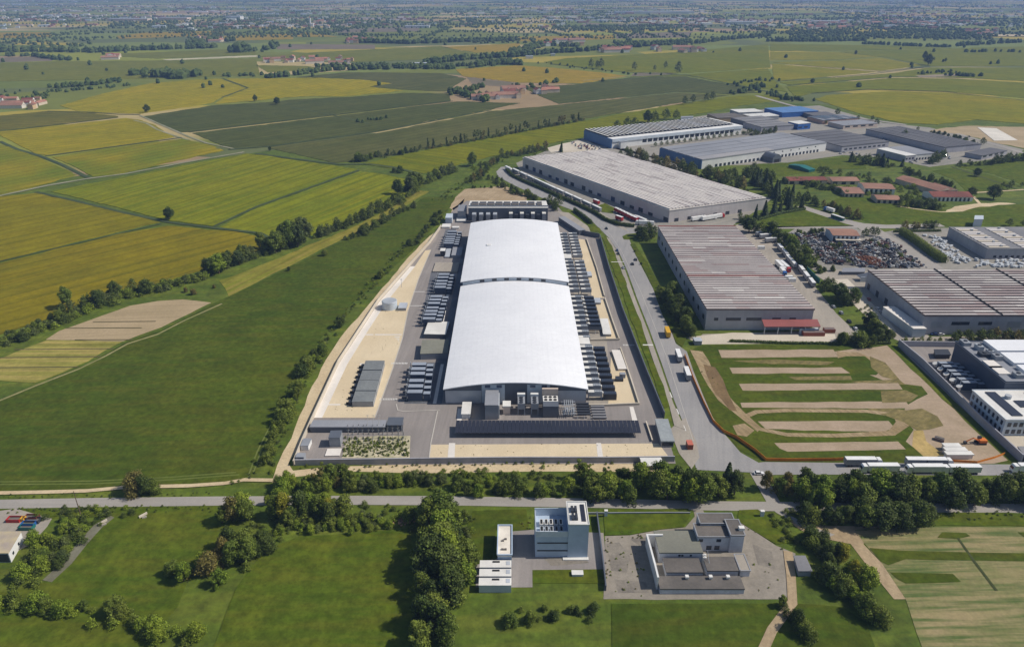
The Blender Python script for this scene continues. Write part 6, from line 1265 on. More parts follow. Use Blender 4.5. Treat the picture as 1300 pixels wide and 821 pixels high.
# hedges: one continuous hedge each
def hedge(label, pts, h, w, m='dark'):
    P = [Vector(G(*p)) for p in pts]; rnd = random.Random(int(pts[0][0])); v, f = [], []; L = sum((P[i + 1] - P[i]).length for i in range(len(P) - 1))
    for i in range(len(P) - 1):
        d = P[i + 1] - P[i]; l = d.length; d = d / l; nr = Vector((-d.y, d.x))
        for k in range(int(l * (h + w) * 5.0)):
            a = rnd.uniform(0, l); s = rnd.uniform(-1, 1); z = h * (1 - .25 * abs(s) ** 2) if rnd.random() < .45 else rnd.uniform(.1, h); side = s if z > .75 * h else math.copysign(rnd.uniform(.85, 1.05), s)
            q = P[i] + d * a + nr * side * w / 2; n = Vector((nr.x * side, nr.y * side, .4 if z < .75 * h else 1.2)); n = (n + Vector((rnd.gauss(0, .4), rnd.gauss(0, .4), rnd.gauss(0, .4)))).normalized(); leafquad(v, f, Vector((q.x, q.y, z * rnd.uniform(.9, 1.06) + .15)), n, rnd.uniform(.22, .42), rnd)
    b = MB(); wallrun(b, [tuple(p) for p in P], w * .55, .1, h * .8); k = len(v); v += b.v; f += [tuple(i + k for i in q) for q in b.f]
    c = P[0]; me = mk('hedge', [(x - c.x, y - c.y, z) for x, y, z in v], f, LV[m]); o = bpy.data.objects.new('hedge', me); COL.objects.link(o); o.location = (c.x, c.y, 0); tag(o, label, 'hedge')
hedge('long clipped hedge between the trunk road and the trailer row', [(643, 217), (650, 224), (664, 231), (690, 242), (712, 252), (735, 262), (756, 272), (768, 280), (785, 286.5), (805, 288.5)], 3.2, 2.6)
hedge('short thick hedge beside the parking bay', [(729, 268), (740, 276), (751, 285)], 3.4, 3.0)
hedge('thick tall hedge beside the pallet yard', [(1144, 297), (1160, 307), (1180, 322), (1198, 334)], 6, 6, 'mid')
hedge('low hedge along the road to the cream panelled warehouse', [(1134, 295), (1160, 294.5), (1194, 294)], 2.2, 2)
hedge('low dark hedge before the striped field and the side yard', [(926, 434), (1000, 436.5), (1060, 437), (1130, 436.5)], 1.6, 1.4)
hedge('low dark hedge line before the front of the patchy roofed warehouse', [(1140, 436.2), (1180, 436.6), (1216, 437)], 1.5, 1.4)
# beside the rosy roofed warehouse
belt([(840, 372), (848, 388), (858, 404), (868, 418), (876, 428)], 13, [(B, 'dark'), (RO, 'dark')], 9, 12.5, 'dense dark tree along the long wall of the rosy roofed warehouse', 2.2, 1.1)
belt([(811, 300), (820, 306), (826, 300), (818, 296)], 7, [(RO, 'dark'), (B, 'dark')], 8, 11, 'dark tree in the clump at the road junction corner', 2.5, 1.2)
for x, y in ((806, 320), (814, 336), (836, 366)): plant(G(x, y), BU, 'dark', 2.2, 'small shrub on the verge beside the rosy roofed warehouse', 'verge shrubs')
p = G(885, 436); t = thing('hut', 'small grey hut beside the trailers at the corner of the dark trees', 'hut', (p[0], p[1], .15)); MB().box((p[0], p[1], .15), (4.2, 4.6, 2.6)).build('wall', CLADG, t); MB().box((p[0], p[1], 2.75), (4.6, 5, .2)).build('roof', LROOF, t)
belt([(953, 296), (965, 296), (980, 302), (994, 310), (1006, 320), (1016, 332), (1024, 342)], 22, [(B, 'dark'), (RO, 'dark'), (B, 'mid')], 9, 13, 'dark tree in the thick belt between side yard and scrapyard', 2.5, 1.1)
belt([(1008, 300), (1030, 297), (1046, 294)], 5, [(BU, 'dark'), (BU, 'mid')], 4, 6, 'bush along the far edge of the scrapyard', 2)
belt([(1030, 335), (1042, 345), (1060, 344)], 6, [(BU, 'mid'), (BU, 'dark')], 3.5, 5.5, 'bush at the near edge of the scrapyard', 2)
belt([(1044, 363), (1052, 372), (1058, 366)], 4, [(RO, 'dark'), (B, 'dark')], 7, 9, 'dark tree at the far end of the side yard verge', 1.5, 1.2)
belt([(1064, 378), (1074, 388), (1080, 384)], 4, [(RO, 'dark')], 9, 12, 'large dark tree in the middle of the side yard verge', 1.5, 1.2)
belt([(1098, 412), (1108, 420), (1118, 430), (1130, 434)], 7, [(RO, 'dark'), (B, 'dark')], 9, 12, 'large dark tree at the near end of the side yard verge', 2, 1.2)
belt([(1064, 436), (1078, 436), (1092, 436), (1108, 437)], 7, [(B, 'dark'), (BU, 'dark')], 6, 9, 'dark tree in the row behind the striped field', 1.5, 1.1)
belt([(1142, 434), (1162, 434), (1174, 434), (1184, 434), (1196, 434)], 5, [(RO, 'mid')], 3, 5, 'small street tree before the white roofed annex', .6)
belt([(1206, 434), (1230, 433), (1262, 433), (1300, 434), (1330, 434)], 15, [(RO, 'dark'), (B, 'brown'), (B, 'dark')], 6, 8.5, 'bushy tree in the row before the patchy roofed warehouse', 1.5, 1.2)
# pines and estate trees
belt([(956, 232), (970, 240), (985, 250), (1000, 258), (1010, 264)], 16, [(CO, 'con'), (CO, 'con'), (B, 'dark'), (CO, 'dark')], 14, 20, 'tall dark pine in the clump beside the meadow triangle', 5)
for x, y, h in ((958, 279, 14), (971, 275, 15), (982, 272, 17), (990, 268, 14), (1002, 266, 18)): plant(G(x, y), CO, 'con', h, 'pointed conifer at the edge of the meadow triangle by the lit end wall', 'pointed conifers by the meadow triangle')
hedge('low dark hedge between meadow triangle and pines', [(962, 280), (990, 272), (1022, 266)], 2.2, 3)
belt([(940, 278), (948, 286), (958, 292)], 6, [(RO, 'dark'), (BU, 'dark')], 5, 8, 'dark tree between the lit end wall and the side yard', 2)
belt([(842, 214), (862, 217), (880, 222), (900, 228), (925, 236), (945, 243)], 26, [(B, 'dark'), (RO, 'dark'), (B, 'blue'), (RO, 'brown')], 10, 15, 'dark tree in the wood strip between striped and blue ended halls', 5, 1.15)
belt([(790, 196), (806, 199), (822, 204), (836, 209)], 12, [(B, 'dark'), (RO, 'blue'), (B, 'brown')], 9, 13, 'tree behind the back edge of the striped warehouse', 5)
belt([(900, 224), (930, 228), (960, 222), (975, 228)], 14, [(B, 'dark'), (RO, 'dark')], 9, 13, 'dark tree at the front of the wood beside the estate lawn', 5, 1.2)
for k in range(16): plant(G(832 + k * 7.4, 186.5 - k * .98), RO, 'dark', 6.5, 'clipped round tree in the avenue before the north-light hall', 'avenue of clipped round trees', 1.2)
for x, y, h in ((783, 161, 14), (796, 160, 17), (805, 158, 15), (822, 152, 20), (831, 152, 18), (846, 148, 17), (858, 148, 15)): plant(G(x, y + 4), RO, 'dark', h, 'big dark round tree behind the roof of the north-light hall', 'big trees behind the north-light hall', 1.3)
belt([(1082, 206), (1100, 208), (1118, 210), (1135, 213)], 14, [(B, 'dark'), (RO, 'dark'), (CO, 'con')], 9, 13, 'dark tree in the copse before the white roofed workshop', 5, 1.2)
belt([(1178, 208), (1186, 206), (1192, 202)], 5, [(B, 'dark'), (RO, 'dark')], 10, 14, 'dark tree beside the white workshop yard', 3)
belt([(1146, 218), (1162, 223), (1180, 230), (1200, 237), (1216, 241)], 18, [(BU, 'dark'), (B, 'dark'), (RO, 'dark')], 6, 9, 'dark hedge tree behind the long tiled farm wings', 3)
belt([(1256, 209), (1275, 206), (1300, 204), (1325, 203)], 12, [(B, 'dark'), (RO, 'dark')], 9, 11, 'dark tree in the row along the meadow at the edge of the estate', 3, 1.2)
belt([(1214, 211), (1228, 211), (1246, 209)], 7, [(BU, 'dark'), (RO, 'dark')], 5, 8, 'bush on the meadow corner before the small dark shed', 3)
for x, y, h, lab in ((1240, 224, 9, 'round tree alone on the meadow ditch'), (1233, 250, 10, 'dark tree at the end of the columned red barn'), (1261, 253, 15, 'biggest dark dome shaped tree on the farm meadow')): plant(G(x, y), RO, 'dark', h, lab, wd=1.35)
for x, y, h in ((1273, 238, 6), (1280, 241, 8), (1284, 237, 7), (1297, 237, 5)): plant(G(x, y), RO, 'dark', h, 'small tree beside the far farm track', 'small trees by the far farm track', 1.2)
belt([(1140, 262), (1152, 262), (1164, 263), (1176, 264), (1196, 268)], 14, [(B, 'dark'), (RO, 'mid'), (BU, 'blue')], 5, 9, 'garden tree before the farmyard facing the big meadow', 3)
belt([(1046, 262), (1060, 268), (1072, 272), (1080, 277), (1094, 279)], 10, [(B, 'dark'), (RO, 'brown')], 7, 11, 'roadside tree between the farmyard and the estate road', 2)
belt([(1016, 252), (1030, 258), (1040, 262)], 6, [(B, 'dark'), (RO, 'dark')], 8, 12, 'dark tree behind the road where the bus drives', 3)
belt([(1145, 290), (1160, 290), (1176, 290), (1190, 290)], 6, [(RO, 'brown'), (RO, 'dark')], 6, 8, 'roadside tree near the corner of the cream panelled warehouse', 1.5, 1.2)
for x, y in ((1106, 299), (1112, 300), (1098, 301)): plant(G(x, y), RO, 'dark', 8, 'round tree at the corner of the scrapyard by the wide road', 'scrapyard corner trees', 1.2)
for x, y in ((1281, 287), (1300, 288)): plant(G(x, y), RO, 'dark', 7, 'round tree behind the cream panelled warehouse', 'trees behind the cream panelled warehouse', 1.4)
belt([(935, 168), (945, 170), (955, 172), (972, 170), (985, 168)], 11, [(RO, 'dark'), (B, 'blue')], 7, 10, 'dark tree between north-light hall and grey sheds', 4)
for x, y, h in ((1063, 147, 12), (1089, 153, 8), (1107, 153, 8), (1112, 160, 11), (1148, 176, 12), (1165, 166, 6), (1247, 184, 10), (1068, 162, 6), (1076, 163, 6), (1048, 158, 6)): plant(G(x, y), RO, 'dark', h, 'round dark tree scattered among the sheds near the yellow field', 'trees among the far sheds', 1.2)
belt([(1180, 168), (1200, 172), (1220, 177), (1238, 182)], 12, [(BU, 'dark')], 4, 6, 'bush in the row between dark sheds and sand site', 3)
# near hedgerow along the road
belt([(395, 612), (420, 612), (450, 614)], 8, [(B, 'mid'), (B, 'lush'), (SP_, 'brown')], 7, 10, 'tree by the pale track below the substation wall', 2)
belt([(345, 628), (370, 624), (395, 622), (415, 624)], 12, [(BU, 'lush'), (B, 'yel'), (B, 'mid')], 6, 8.5, 'yellowish bush on the road bank below the substation', 2.2)
belt([(440, 618), (480, 616), (520, 615), (560, 616)], 18, [(BU, 'mid'), (BU, 'dark'), (BU, 'lush'), (BU, 'blue')], 4, 6, 'low bush in the bank between pale track and road', 1.8)
belt([(570, 620), (610, 622), (650, 624), (690, 625), (730, 627)], 20, [(BU, 'dark'), (BU, 'mid'), (B, 'dark')], 5, 7, 'dark bush in the thicket between road and long grey wall', 1.8)
belt([(735, 612), (765, 612), (790, 614)], 9, [(B, 'mid'), (B, 'dark'), (SP_, 'mid')], 7, 10, 'tree before the white tent roof at the near wall', 2)
belt([(740, 632), (775, 632), (810, 634)], 10, [(B, 'dark'), (B, 'mid')], 8, 11, 'dark tree in the roadside wood opposite the blue grey block', 2)
belt([(815, 620), (830, 622), (850, 626), (866, 630), (890, 634)], 12, [(B, 'dark'), (RO, 'mid'), (B, 'lush')], 11, 15, 'large tree in the roadside wood by the trunk road end', 2.4)
plant(G(922, 622), CO, 'con', 17, 'tall conifer at the end of the roadside wood beside the junction'); 
for x, y in ((902, 622), (912, 630), (932, 628)): plant(G(x, y), B, 'dark', 11, 'dark tree around the tall conifer by the junction', 'trees around the tall conifer')
belt([(978, 622), (990, 624), (1002, 630)], 5, [(B, 'brown'), (B, 'mid')], 8, 10, 'brownish tree at the side of the road link', 1.6)
belt([(1010, 634), (1040, 634), (1070, 634), (1100, 634)], 17, [(B, 'dark'), (RO, 'dark'), (B, 'lush')], 10, 13, 'tree in the dense wood before the lorry road, near the link road', 2.4, 1.1)
belt([(1110, 634), (1150, 635), (1200, 636), (1250, 637), (1300, 638), (1330, 638)], 28, [(B, 'dark'), (RO, 'dark'), (B, 'mid')], 11, 14, 'tree in the dense wood before the lorry queue', 2.4, 1.1)
belt([(1010, 662), (1040, 662), (1070, 664)], 9, [(BU, 'dark'), (BU, 'mid'), (B, 'dark')], 6, 9, 'dark bush below the road beside the bare field entrance', 1.8)
belt([(1085, 665), (1120, 666), (1150, 666), (1178, 664)], 13, [(RO, 'dark'), (B, 'dark')], 10, 13, 'large dark tree in the clump between road and patchy field', 2, 1.15)
for x, y in ((1027, 640), (1036, 642)): plant(G(x, y + 6), CO, 'dark', 10, 'narrow dark tree at the roadside by the link road', 'narrow roadside trees', .7)
belt([(1022, 676), (1034, 690), (1046, 702), (1060, 714)], 12, [(BU, 'blue'), (BU, 'dark'), (B, 'dark')], 5, 8, 'dark bush in the thicket below the factory track', 1.8)
belt([(1068, 722), (1082, 730), (1098, 742)], 7, [(BU, 'yel'), (B, 'yel')], 6, 8, 'yellow flowering bush beside the bare track', 1.6)
belt([(1040, 730), (1060, 745), (1090, 765), (1110, 790)], 12, [(BU, 'dark'), (BU, 'mid')], 6, 8, 'dark bush along the bare track in the near corner', 2)
# column of big trees in the middle of the near ground
belt([(556, 660), (560, 680), (562, 700), (566, 722), (568, 748)], 15, [(B, 'dark'), (B, 'mid'), (RO, 'dark')], 12, 16, 'tall tree in the dense column of trees beside the meadow', 2.6, 1.15)
belt([(590, 700), (592, 722), (596, 745)], 5, [(B, 'mid'), (BU, 'mid')], 7, 9, 'lighter tree at the house side of the dense tree column', 1.6)
plant(G(545, 655), B, 'brown', 9, 'reddish brown tree at the road edge of the dense tree column'); plant(G(521, 660), BU, 'brown', 7, 'brownish bush by the rubble at the road', wd=.9)
p = G(512, 661)
b = MB(); rnd = random.Random(4)
for i in range(60): b.box((p[0] + rnd.gauss(0, 1.8), p[1] + rnd.gauss(0, 1.2), .1), (rnd.uniform(.3, .9), rnd.uniform(.3, .7), rnd.uniform(.2, .6)), rnd.uniform(0, 3))
o = b.build('rubble', surf('brick rubble', (186, 148, 122), (160, 128, 108), big=.5)); tag(o, 'small heap of pale brick rubble beside the brownish bush', 'rubble'); o['kind'] = 'stuff'
belt([(345, 676), (370, 674), (400, 672), (425, 672), (455, 670), (490, 668)], 22, [(BU, 'lush'), (BU, 'mid'), (BU, 'lush')], 2.5, 4.5, 'low lush shrub along the upper edge of the near meadow', 1.6)
belt([(345, 660), (368, 656), (390, 654), (415, 652), (440, 652)], 15, [(B, 'mid'), (B, 'dark'), (B, 'yel')], 8, 11, 'leafy tree on the near side of the road below the substation', 2)
belt([(290, 660), (304, 656), (316, 654)], 5, [(B, 'mid'), (B, 'brown'), (RO, 'mid')], 9, 12, 'tree overhanging the road beside the first near meadow', 1.6)
plant(G(340, 640), B, 'mid', 6, 'small tree at the roadside by the track fork'); plant(G(354, 617), BU, 'mid', 5, 'bush at the fork of the pale tracks')
belt([(290, 690), (298, 704), (312, 712), (305, 725)], 8, [(B, 'brown'), (B, 'dark'), (RO, 'mid')], 9, 12, 'tree in the mixed clump between the two near meadows', 2)
for x, y in ((334, 688), (340, 700), (330, 704)): plant(G(x, y), BU, 'blue', 7, 'silvery green willow bush by the near meadow', 'silvery willow bushes')
belt([(225, 738), (250, 728), (270, 722), (284, 732)], 10, [(BU, 'mid'), (BU, 'brown'), (B, 'mid')], 6, 8.5, 'brownish green bush at the lower edge of the first near meadow', 2)
for x, y, m, h, w in ((172, 624, 'brown', 9, 1.0), (186, 626, 'dark', 8.5, .9), (196, 625, 'dark', 8, .9)): plant(G(x, y), BU, m, h, 'big round shrub standing alone between meadow and road' if m == 'dark' else 'greyish half of the big lone shrub by the road', 'lone shrub by the road' if m == 'dark' else None, w)
belt([(48, 690), (56, 702), (40, 716), (60, 716), (30, 728)], 9, [(BU, 'lush'), (BU, 'mid')], 5, 7, 'bright green bush behind the white depot', 1.6)
belt([(78, 672), (90, 676), (84, 664), (100, 662)], 7, [(BU, 'dark'), (BU, 'lush'), (BU, 'mid')], 3, 5, 'low bush between the canal and the depot yard', 1.6)
belt([(74, 706), (82, 716), (70, 726)], 4, [(BU, 'dark'), (BU, 'blue')], 4, 5.5, 'dark bush on the canal bank behind the depot', 1.2)
belt([(566, 758), (560, 780), (552, 805), (548, 830)], 9, [(B, 'dark'), (B, 'mid'), (RO, 'dark')], 10, 14, 'tall tree at the near end of the dense tree column', 3, 1.1)
belt([(-10, 770), (60, 775), (130, 785), (190, 800), (240, 815)], 14, [(BU, 'mid'), (BU, 'lush'), (B, 'mid')], 5, 8, 'bush of the ragged hedge across the nearest meadow', 2.5)
belt([(640, 790), (700, 786), (760, 780)], 8, [(BU, 'mid'), (BU, 'dark')], 3, 5, 'garden bush in front of the blue grey block yard', 2)
belt([(985, 765), (1010, 790), (1030, 815)], 6, [(BU, 'dark'), (B, 'mid')], 5, 8, 'tree beside the nearest piece of bare track', 2.5)
# tree rows in the middle distance
belt([(446, 206), (470, 202), (500, 197), (530, 191)], 12, [(BU, 'dark'), (B, 'blue')], 6, 10, 'tree in the hedge between dark crop and yellow green strip', 4)
plant(G(455, 205), RO, 'dark', 13, 'dark round tree at the corner of the dark crop field'); plant(G(343, 192), RO, 'dark', 8, 'small dark tree beside the lane corner of the dark crop')
belt([(497, 218), (505, 219), (512, 220)], 4, [(BU, 'dark')], 5, 7, 'dark bush on the ditch between two rice fields', 2)
belt([(540, 190), (580, 183), (620, 176), (660, 168), (700, 161), (740, 153)], 26, [(SP_, 'brown'), (SP_, 'blue'), (PO, 'blue')], 11, 15, 'thin pale tree in the long row along the dark crop field', 3)
for x, y, h in ((324, 129, 16), (352, 133, 14), (187, 143, 12)): plant(G(x, y), RO, 'dark', h, {324: 'dark tree alone on the near corner of the yellow field', 352: 'second dark tree alone beside the yellow field edge', 187: 'dark tree at the lane bend beyond the golden rice'}[x], wd=1.2)
for x, y in ((869, 133), (880, 131), (897, 129), (904, 127)): plant(G(x, y), RO, 'blue', 16, 'dark round tree in the short row beside the yellow green field', 'short row of round trees', 1.1)
for x, y, h in ((1086, 70, 15), (1173, 76, 22), (1178, 83, 26), (1200, 79, 10)): plant(G(x, y), RO, 'dark', h, {1086: 'lone tree far out in the middle of the yellow green fields', 1173: 'far one of the tall tree pair in the green fields', 1178: 'near one of the tall tree pair in the green fields', 1200: 'small tree beside the tall tree pair in the green fields'}[x])
for x, y, h in ((750, 87, 24), (758, 87, 20), (763, 87, 26), (805, 90, 22), (845, 87, 18), (861, 94, 30), (831, 90, 14)): plant(G(x, y), RO, 'blue', h, 'tall tree standing out between the far green and brown fields', 'tall far field trees', .9)

import numpy as np
LIM = {'broad': 285, 'bush': 290}
fam = lambda k: k if k in ('bush', 'conifer', 'column') else 'broad'
order = sorted(range(len(QUEUE)), key=lambda i: (QUEUE[i][5] is not None, -QUEUE[i][3] * QUEUE[i][6] / math.hypot(*QUEUE[i][0])))
cnt_ = {}; rest = []
for i in order:
    q = QUEUE[i]; k = fam(q[1]); cnt_[k] = cnt_.get(k, 0) + 1
    if cnt_[k] > LIM.get(k, 999): rest.append(q)
    else: grow(*q)
LOW = {}
def low(kind):
    if kind not in LOW:
        tm, cm = tree_proto(kind, 5, LV['dark'], 420); v = np.array([x.co[:] for x in cm.vertices], dtype=np.float32); bpy.data.meshes.remove(cm)
        c = v.reshape(-1, 4, 3).mean(1, keepdims=True); v = (c + (v.reshape(-1, 4, 3) - c) * 1.7).reshape(-1, 3); LOW[kind] = v
    return LOW[kind]
def mass(name, items, label, cat):
    out, mi = [], []; names = list(LV)
    for p, kind, m, h, wd in items:
        v = low(kind); a = TR.uniform(0, 6.28); s = h / 10; w = s * wd; c, sn = math.cos(a), math.sin(a); u = np.empty_like(v)
        u[:, 0] = (v[:, 0] * c - v[:, 1] * sn) * w + p[0]; u[:, 1] = (v[:, 0] * sn + v[:, 1] * c) * w + p[1]; u[:, 2] = v[:, 2] * s + .1; out.append(u); mi.append(np.full(len(v) // 4, names.index(m), dtype=np.int32))
    V = np.concatenate(out); n = len(V); me = bpy.data.meshes.new(name); me.vertices.add(n); me.vertices.foreach_set('co', V.ravel()); me.loops.add(n); me.loops.foreach_set('vertex_index', np.arange(n, dtype=np.int32)); me.polygons.add(n // 4); me.polygons.foreach_set('loop_start', np.arange(0, n, 4, dtype=np.int32))
    for k in names: me.materials.append(LV[k])
    me.polygons.foreach_set('material_index', np.concatenate(mi)); me.update(calc_edges=True); me.validate()
    o = bpy.data.objects.new(name, me); COL.objects.link(o); tag(o, label, cat); o['kind'] = 'stuff'
mass('small_trees', [(q[0], q[1], q[2], q[3], q[6]) for q in rest], 'smaller trees and bushes filling the belts and hedges of the site', 'trees')
und = []
for pts, n, h in (([(262, 350), (312, 331), (350, 318), (386, 307)], 60, 6), ([(398, 303), (460, 279), (508, 256), (534, 236), (578, 217)], 110, 6.5), ([(440, 305), (470, 292), (500, 274), (530, 262)], 40, 3.5)):
    for q in path_pts(pts, n): und.append(((q.x + TR.gauss(0, 2), q.y + TR.gauss(0, 2)), 'bush', TR.choice(('mid', 'dark', 'blue')), TR.uniform(.5, 1) * h, 1.15))
for pts, n, kinds, h0, h1, side in BELTS:
    L = sum((Vector(G(*pts[i + 1])) - Vector(G(*pts[i]))).length for i in range(len(pts) - 1))
    if h1 < 3.5: continue
    for q in path_pts(pts, max(3, int(L / 3.0))):
        m = TR.choice(kinds)[1]; m = TR.choice(('mid', 'dark', 'lush')) if m in ('con', 'yel') else m
        und.append(((q.x + TR.gauss(0, side * .8), q.y + TR.gauss(0, side * .8)), 'bush', m, TR.uniform(.28, .55) * min(h1, 11), 1.1))
for pts, n, s, h0, h1 in (([(0, 438), (60, 416), (112, 395), (150, 378), (200, 368), (262, 352)], 140, 3, 2.5, 6), ([(328, 600), (345, 560), (374, 500), (414, 434), (465, 371), (519, 308)], 120, 2.2, 1, 2.6), ([(342, 602), (351, 570), (377, 505), (404, 452)], 50, 1.0, .8, 2),
    ([(380, 594), (500, 592), (640, 590), (780, 589)], 60, .8, .5, 1.4), ([(330, 668), (400, 664), (470, 662), (510, 664)], 110, 3.2, 1, 3), ([(10, 648), (110, 647), (270, 645)], 60, 1.0, .5, 1.2), ([(60, 655), (120, 652), (150, 660)], 30, 3, 1, 3), ([(20, 738), (50, 715), (80, 690), (110, 668)], 60, 3.5, 1, 4),
    ([(575, 650), (585, 680), (592, 720)], 60, 4, 1, 3), ([(1000, 655), (1060, 660), (1180, 662)], 50, 1.5, 1, 3), ([(1200, 655), (1340, 656)], 30, 2, .5, 1.2), ([(430, 606), (560, 606), (700, 606)], 90, 2, 1, 3), ([(0, 630), (120, 629.5), (270, 627)], 40, .8, .4, .9), ([(985, 655), (1010, 690)], 25, 2, 1, 2.5),
    ([(838, 370), (872, 426)], 50, 3, 1, 3), ([(1075, 375), (1130, 425)], 30, 3, 1, 2.5), ([(1000, 232), (1050, 240), (1100, 248), (1150, 256), (1190, 262)], 90, 7, 3, 7), ([(1040, 218), (1100, 226), (1160, 246)], 40, 8, 3, 7), ([(600, 215), (640, 200), (690, 192)], 50, 5, 2, 5), ([(560, 255), (580, 240), (600, 226)], 40, 4, 1, 3), ([(900, 470), (915, 500)], 8, 2, .4, .8), ([(300, 612), (325, 600)], 10, 2, .6, 1.6)):
    for q in path_pts(pts, n): und.append(((q.x + TR.gauss(0, s), q.y + TR.gauss(0, s)), 'bush', TR.choice(('mid', 'dark', 'lush', 'mid', 'blue')), TR.uniform(h0, h1), 1.25))
for pts, n, s in (([(1012, 306), (1026, 318), (1040, 332)], 16, 2.5), ([(1056, 310), (1070, 322), (1084, 338)], 14, 2.5), ([(1100, 306), (1130, 318), (1160, 334)], 8, 2)):
    for q in path_pts(pts, n): und.append(((q.x + TR.gauss(0, s), q.y + TR.gauss(0, s)), 'bush', TR.choice(('mid', 'dark')), TR.uniform(2, 4.5), 1.2))
for i in range(90):
    x, y = TR.choice(((TR.uniform(768, 776), TR.uniform(680, 735)), (TR.uniform(776, 840), TR.uniform(676, 684)), (TR.uniform(945, 1005), TR.uniform(665, 760)), (TR.uniform(660, 676), TR.uniform(655, 672)), (TR.uniform(780, 818), TR.uniform(700, 760)))); und.append((G(x, y), 'bush', TR.choice(('lush', 'brown', 'mid')), TR.uniform(.3, .9), 1.2))
for i in range(330):
    p = G(TR.uniform(436, 519), TR.uniform(556, 580)); und.append((p, 'bush', TR.choice(('mid', 'lush', 'dark', 'blue')), TR.uniform(.5, 1.4), 1.1))
for i in range(110):
    x, y = TR.choice(((TR.uniform(415, 480), TR.uniform(465, 526)), (TR.uniform(470, 505), TR.uniform(395, 450)), (TR.uniform(550, 830), TR.uniform(564, 580)))); und.append((G(x, y), 'bush', 'brown', TR.uniform(.2, .5), 1.3))
mass('undergrowth', und, 'undergrowth and scrub under the trees and along banks and ditches', 'undergrowth')
print('PLANTS', NT, len(rest), len(und))
# ------------------------------------------------------------------ far country: woods, hedgerows, farms, towns
FR = random.Random(404)
FWOOD = surf('far foliage', (86, 98, 54), (66, 82, 48), big=.03, fine=.15, amt=.35, rough=.9, spec=.05)
def blob(v, f, x, y, rx, ry, h):
    """a small clump of foliage: ragged dome of tilted faces"""
    k = len(v); n = 7
    for z, s in ((0, .8), (.35, 1.0), (.72, .75)):
        for i in range(n): a = 6.283 * i / n + z * 2; q = s * FR.uniform(.75, 1.2); v.append((x + rx * q * math.cos(a), y + ry * q * math.sin(a), h * (z + FR.uniform(-.06, .1) * (z > 0))))
    v.append((x + FR.uniform(-.2, .2) * rx, y, h * FR.uniform(.92, 1.1)))
    for r in range(2):
        for i in range(n): j = (i + 1) % n; f.append((k + r * n + i, k + r * n + j, k + (r + 1) * n + j, k + (r + 1) * n + i))
    for i in range(n): f.append((k + 2 * n + i, k + 2 * n + (i + 1) % n, k + 3 * n))
wv, wf = [], []
def row(pts, n, h0, h1, wd=1.0, j=8):
    for q in path_pts(pts, n):
        h = FR.uniform(h0, h1) * .72; r = h * FR.uniform(.4, .65) * wd; blob(wv, wf, q.x + FR.gauss(0, j), q.y + FR.gauss(0, j), r, r, h)
def patch(x0, y0, x1, y1, n, h0=9, h1=16):
    for i in range(int(n * 1.3)): p = G(FR.uniform(x0, x1), FR.uniform(y0, y1)); h = FR.uniform(h0, h1) * .55; r = h * FR.uniform(.45, .8); blob(wv, wf, p[0], p[1], r, r, h)
for a in (([(70, 112), (120, 108), (150, 104)], 40, 10, 16), ([(60, 118), (110, 114), (170, 108)], 30, 6, 10), ([(340, 100), (380, 95), (420, 90), (500, 87), (575, 88)], 110, 12, 20), ([(400, 86), (470, 84), (560, 86), (600, 84)], 90, 10, 18),
    ([(540, 82), (580, 77), (620, 74), (660, 72)], 70, 16, 26), ([(600, 86), (625, 82), (660, 82)], 40, 18, 26), ([(325, 66), (350, 62), (345, 56)], 25, 14, 24), ([(0, 66), (60, 66), (120, 67), (180, 64), (275, 61)], 120, 16, 28), ([(0, 71), (40, 72), (70, 76), (95, 77)], 40, 12, 20),
    ([(240, 58), (262, 54), (300, 52)], 30, 16, 30), ([(440, 54), (520, 56), (600, 53), (660, 52)], 120, 16, 28), ([(660, 72), (700, 68), (760, 64), (880, 54)], 120, 16, 26), ([(650, 68), (690, 58), (730, 60)], 60, 16, 28), ([(975, 53), (1040, 53), (1100, 52)], 60, 14, 24),
    ([(1096, 56), (1140, 58), (1190, 60), (1205, 60)], 60, 10, 18), ([(1215, 59), (1260, 56), (1300, 54)], 40, 14, 22), ([(880, 56), (930, 50), (975, 46)], 50, 14, 24), ([(935, 120), (950, 116), (962, 110), (975, 112)], 30, 9, 14), ([(975, 118), (990, 125), (1010, 128), (1025, 128)], 30, 8, 12),
    ([(1205, 96), (1220, 97), (1240, 97)], 18, 8, 14), ([(1162, 95), (1190, 92), (1212, 92)], 16, 6, 12), ([(925, 108), (950, 104), (985, 102)], 16, 7, 11), ([(690, 80), (720, 84), (760, 90), (800, 95), (840, 95)], 24, 5, 9), ([(570, 118), (590, 121), (610, 126), (620, 130)], 26, 12, 18), ([(590, 116), (608, 112)], 16, 10, 15),
    ([(655, 108), (668, 112), (690, 108), (700, 106)], 16, 8, 12), ([(1225, 67), (1260, 66), (1300, 67)], 14, 10, 16), ([(460, 156), (468, 154), (480, 152), (494, 150)], 9, 6, 9), ([(285, 98), (300, 96), (325, 97)], 14, 8, 14), ([(192, 98), (212, 97), (228, 101)], 40, 18, 30), ([(170, 96), (184, 94)], 8, 16, 24), ([(244, 97), (256, 97)], 5, 18, 28), ([(296, 67), (310, 66)], 14, 28, 44)):
    row(*a)
for a in ((1110, 38, 1260, 50, 260, 12, 22), (1000, 38, 1110, 50, 160, 12, 22), (780, 54, 880, 58, 70, 14, 22), (700, 34, 900, 40, 110, 14, 24), (975, 24, 1300, 34, 170, 14, 24), (140, 24, 320, 36, 190, 14, 26), (0, 50, 120, 62, 60, 12, 22), (325, 26, 650, 36, 240, 14, 26), (0, 116, 62, 128, 22, 8, 13), (600, 50, 700, 56, 60, 12, 20), (1100, 41, 1300, 47, 120, 12, 20), (330, 36, 420, 44, 60, 12, 20)): patch(*a)
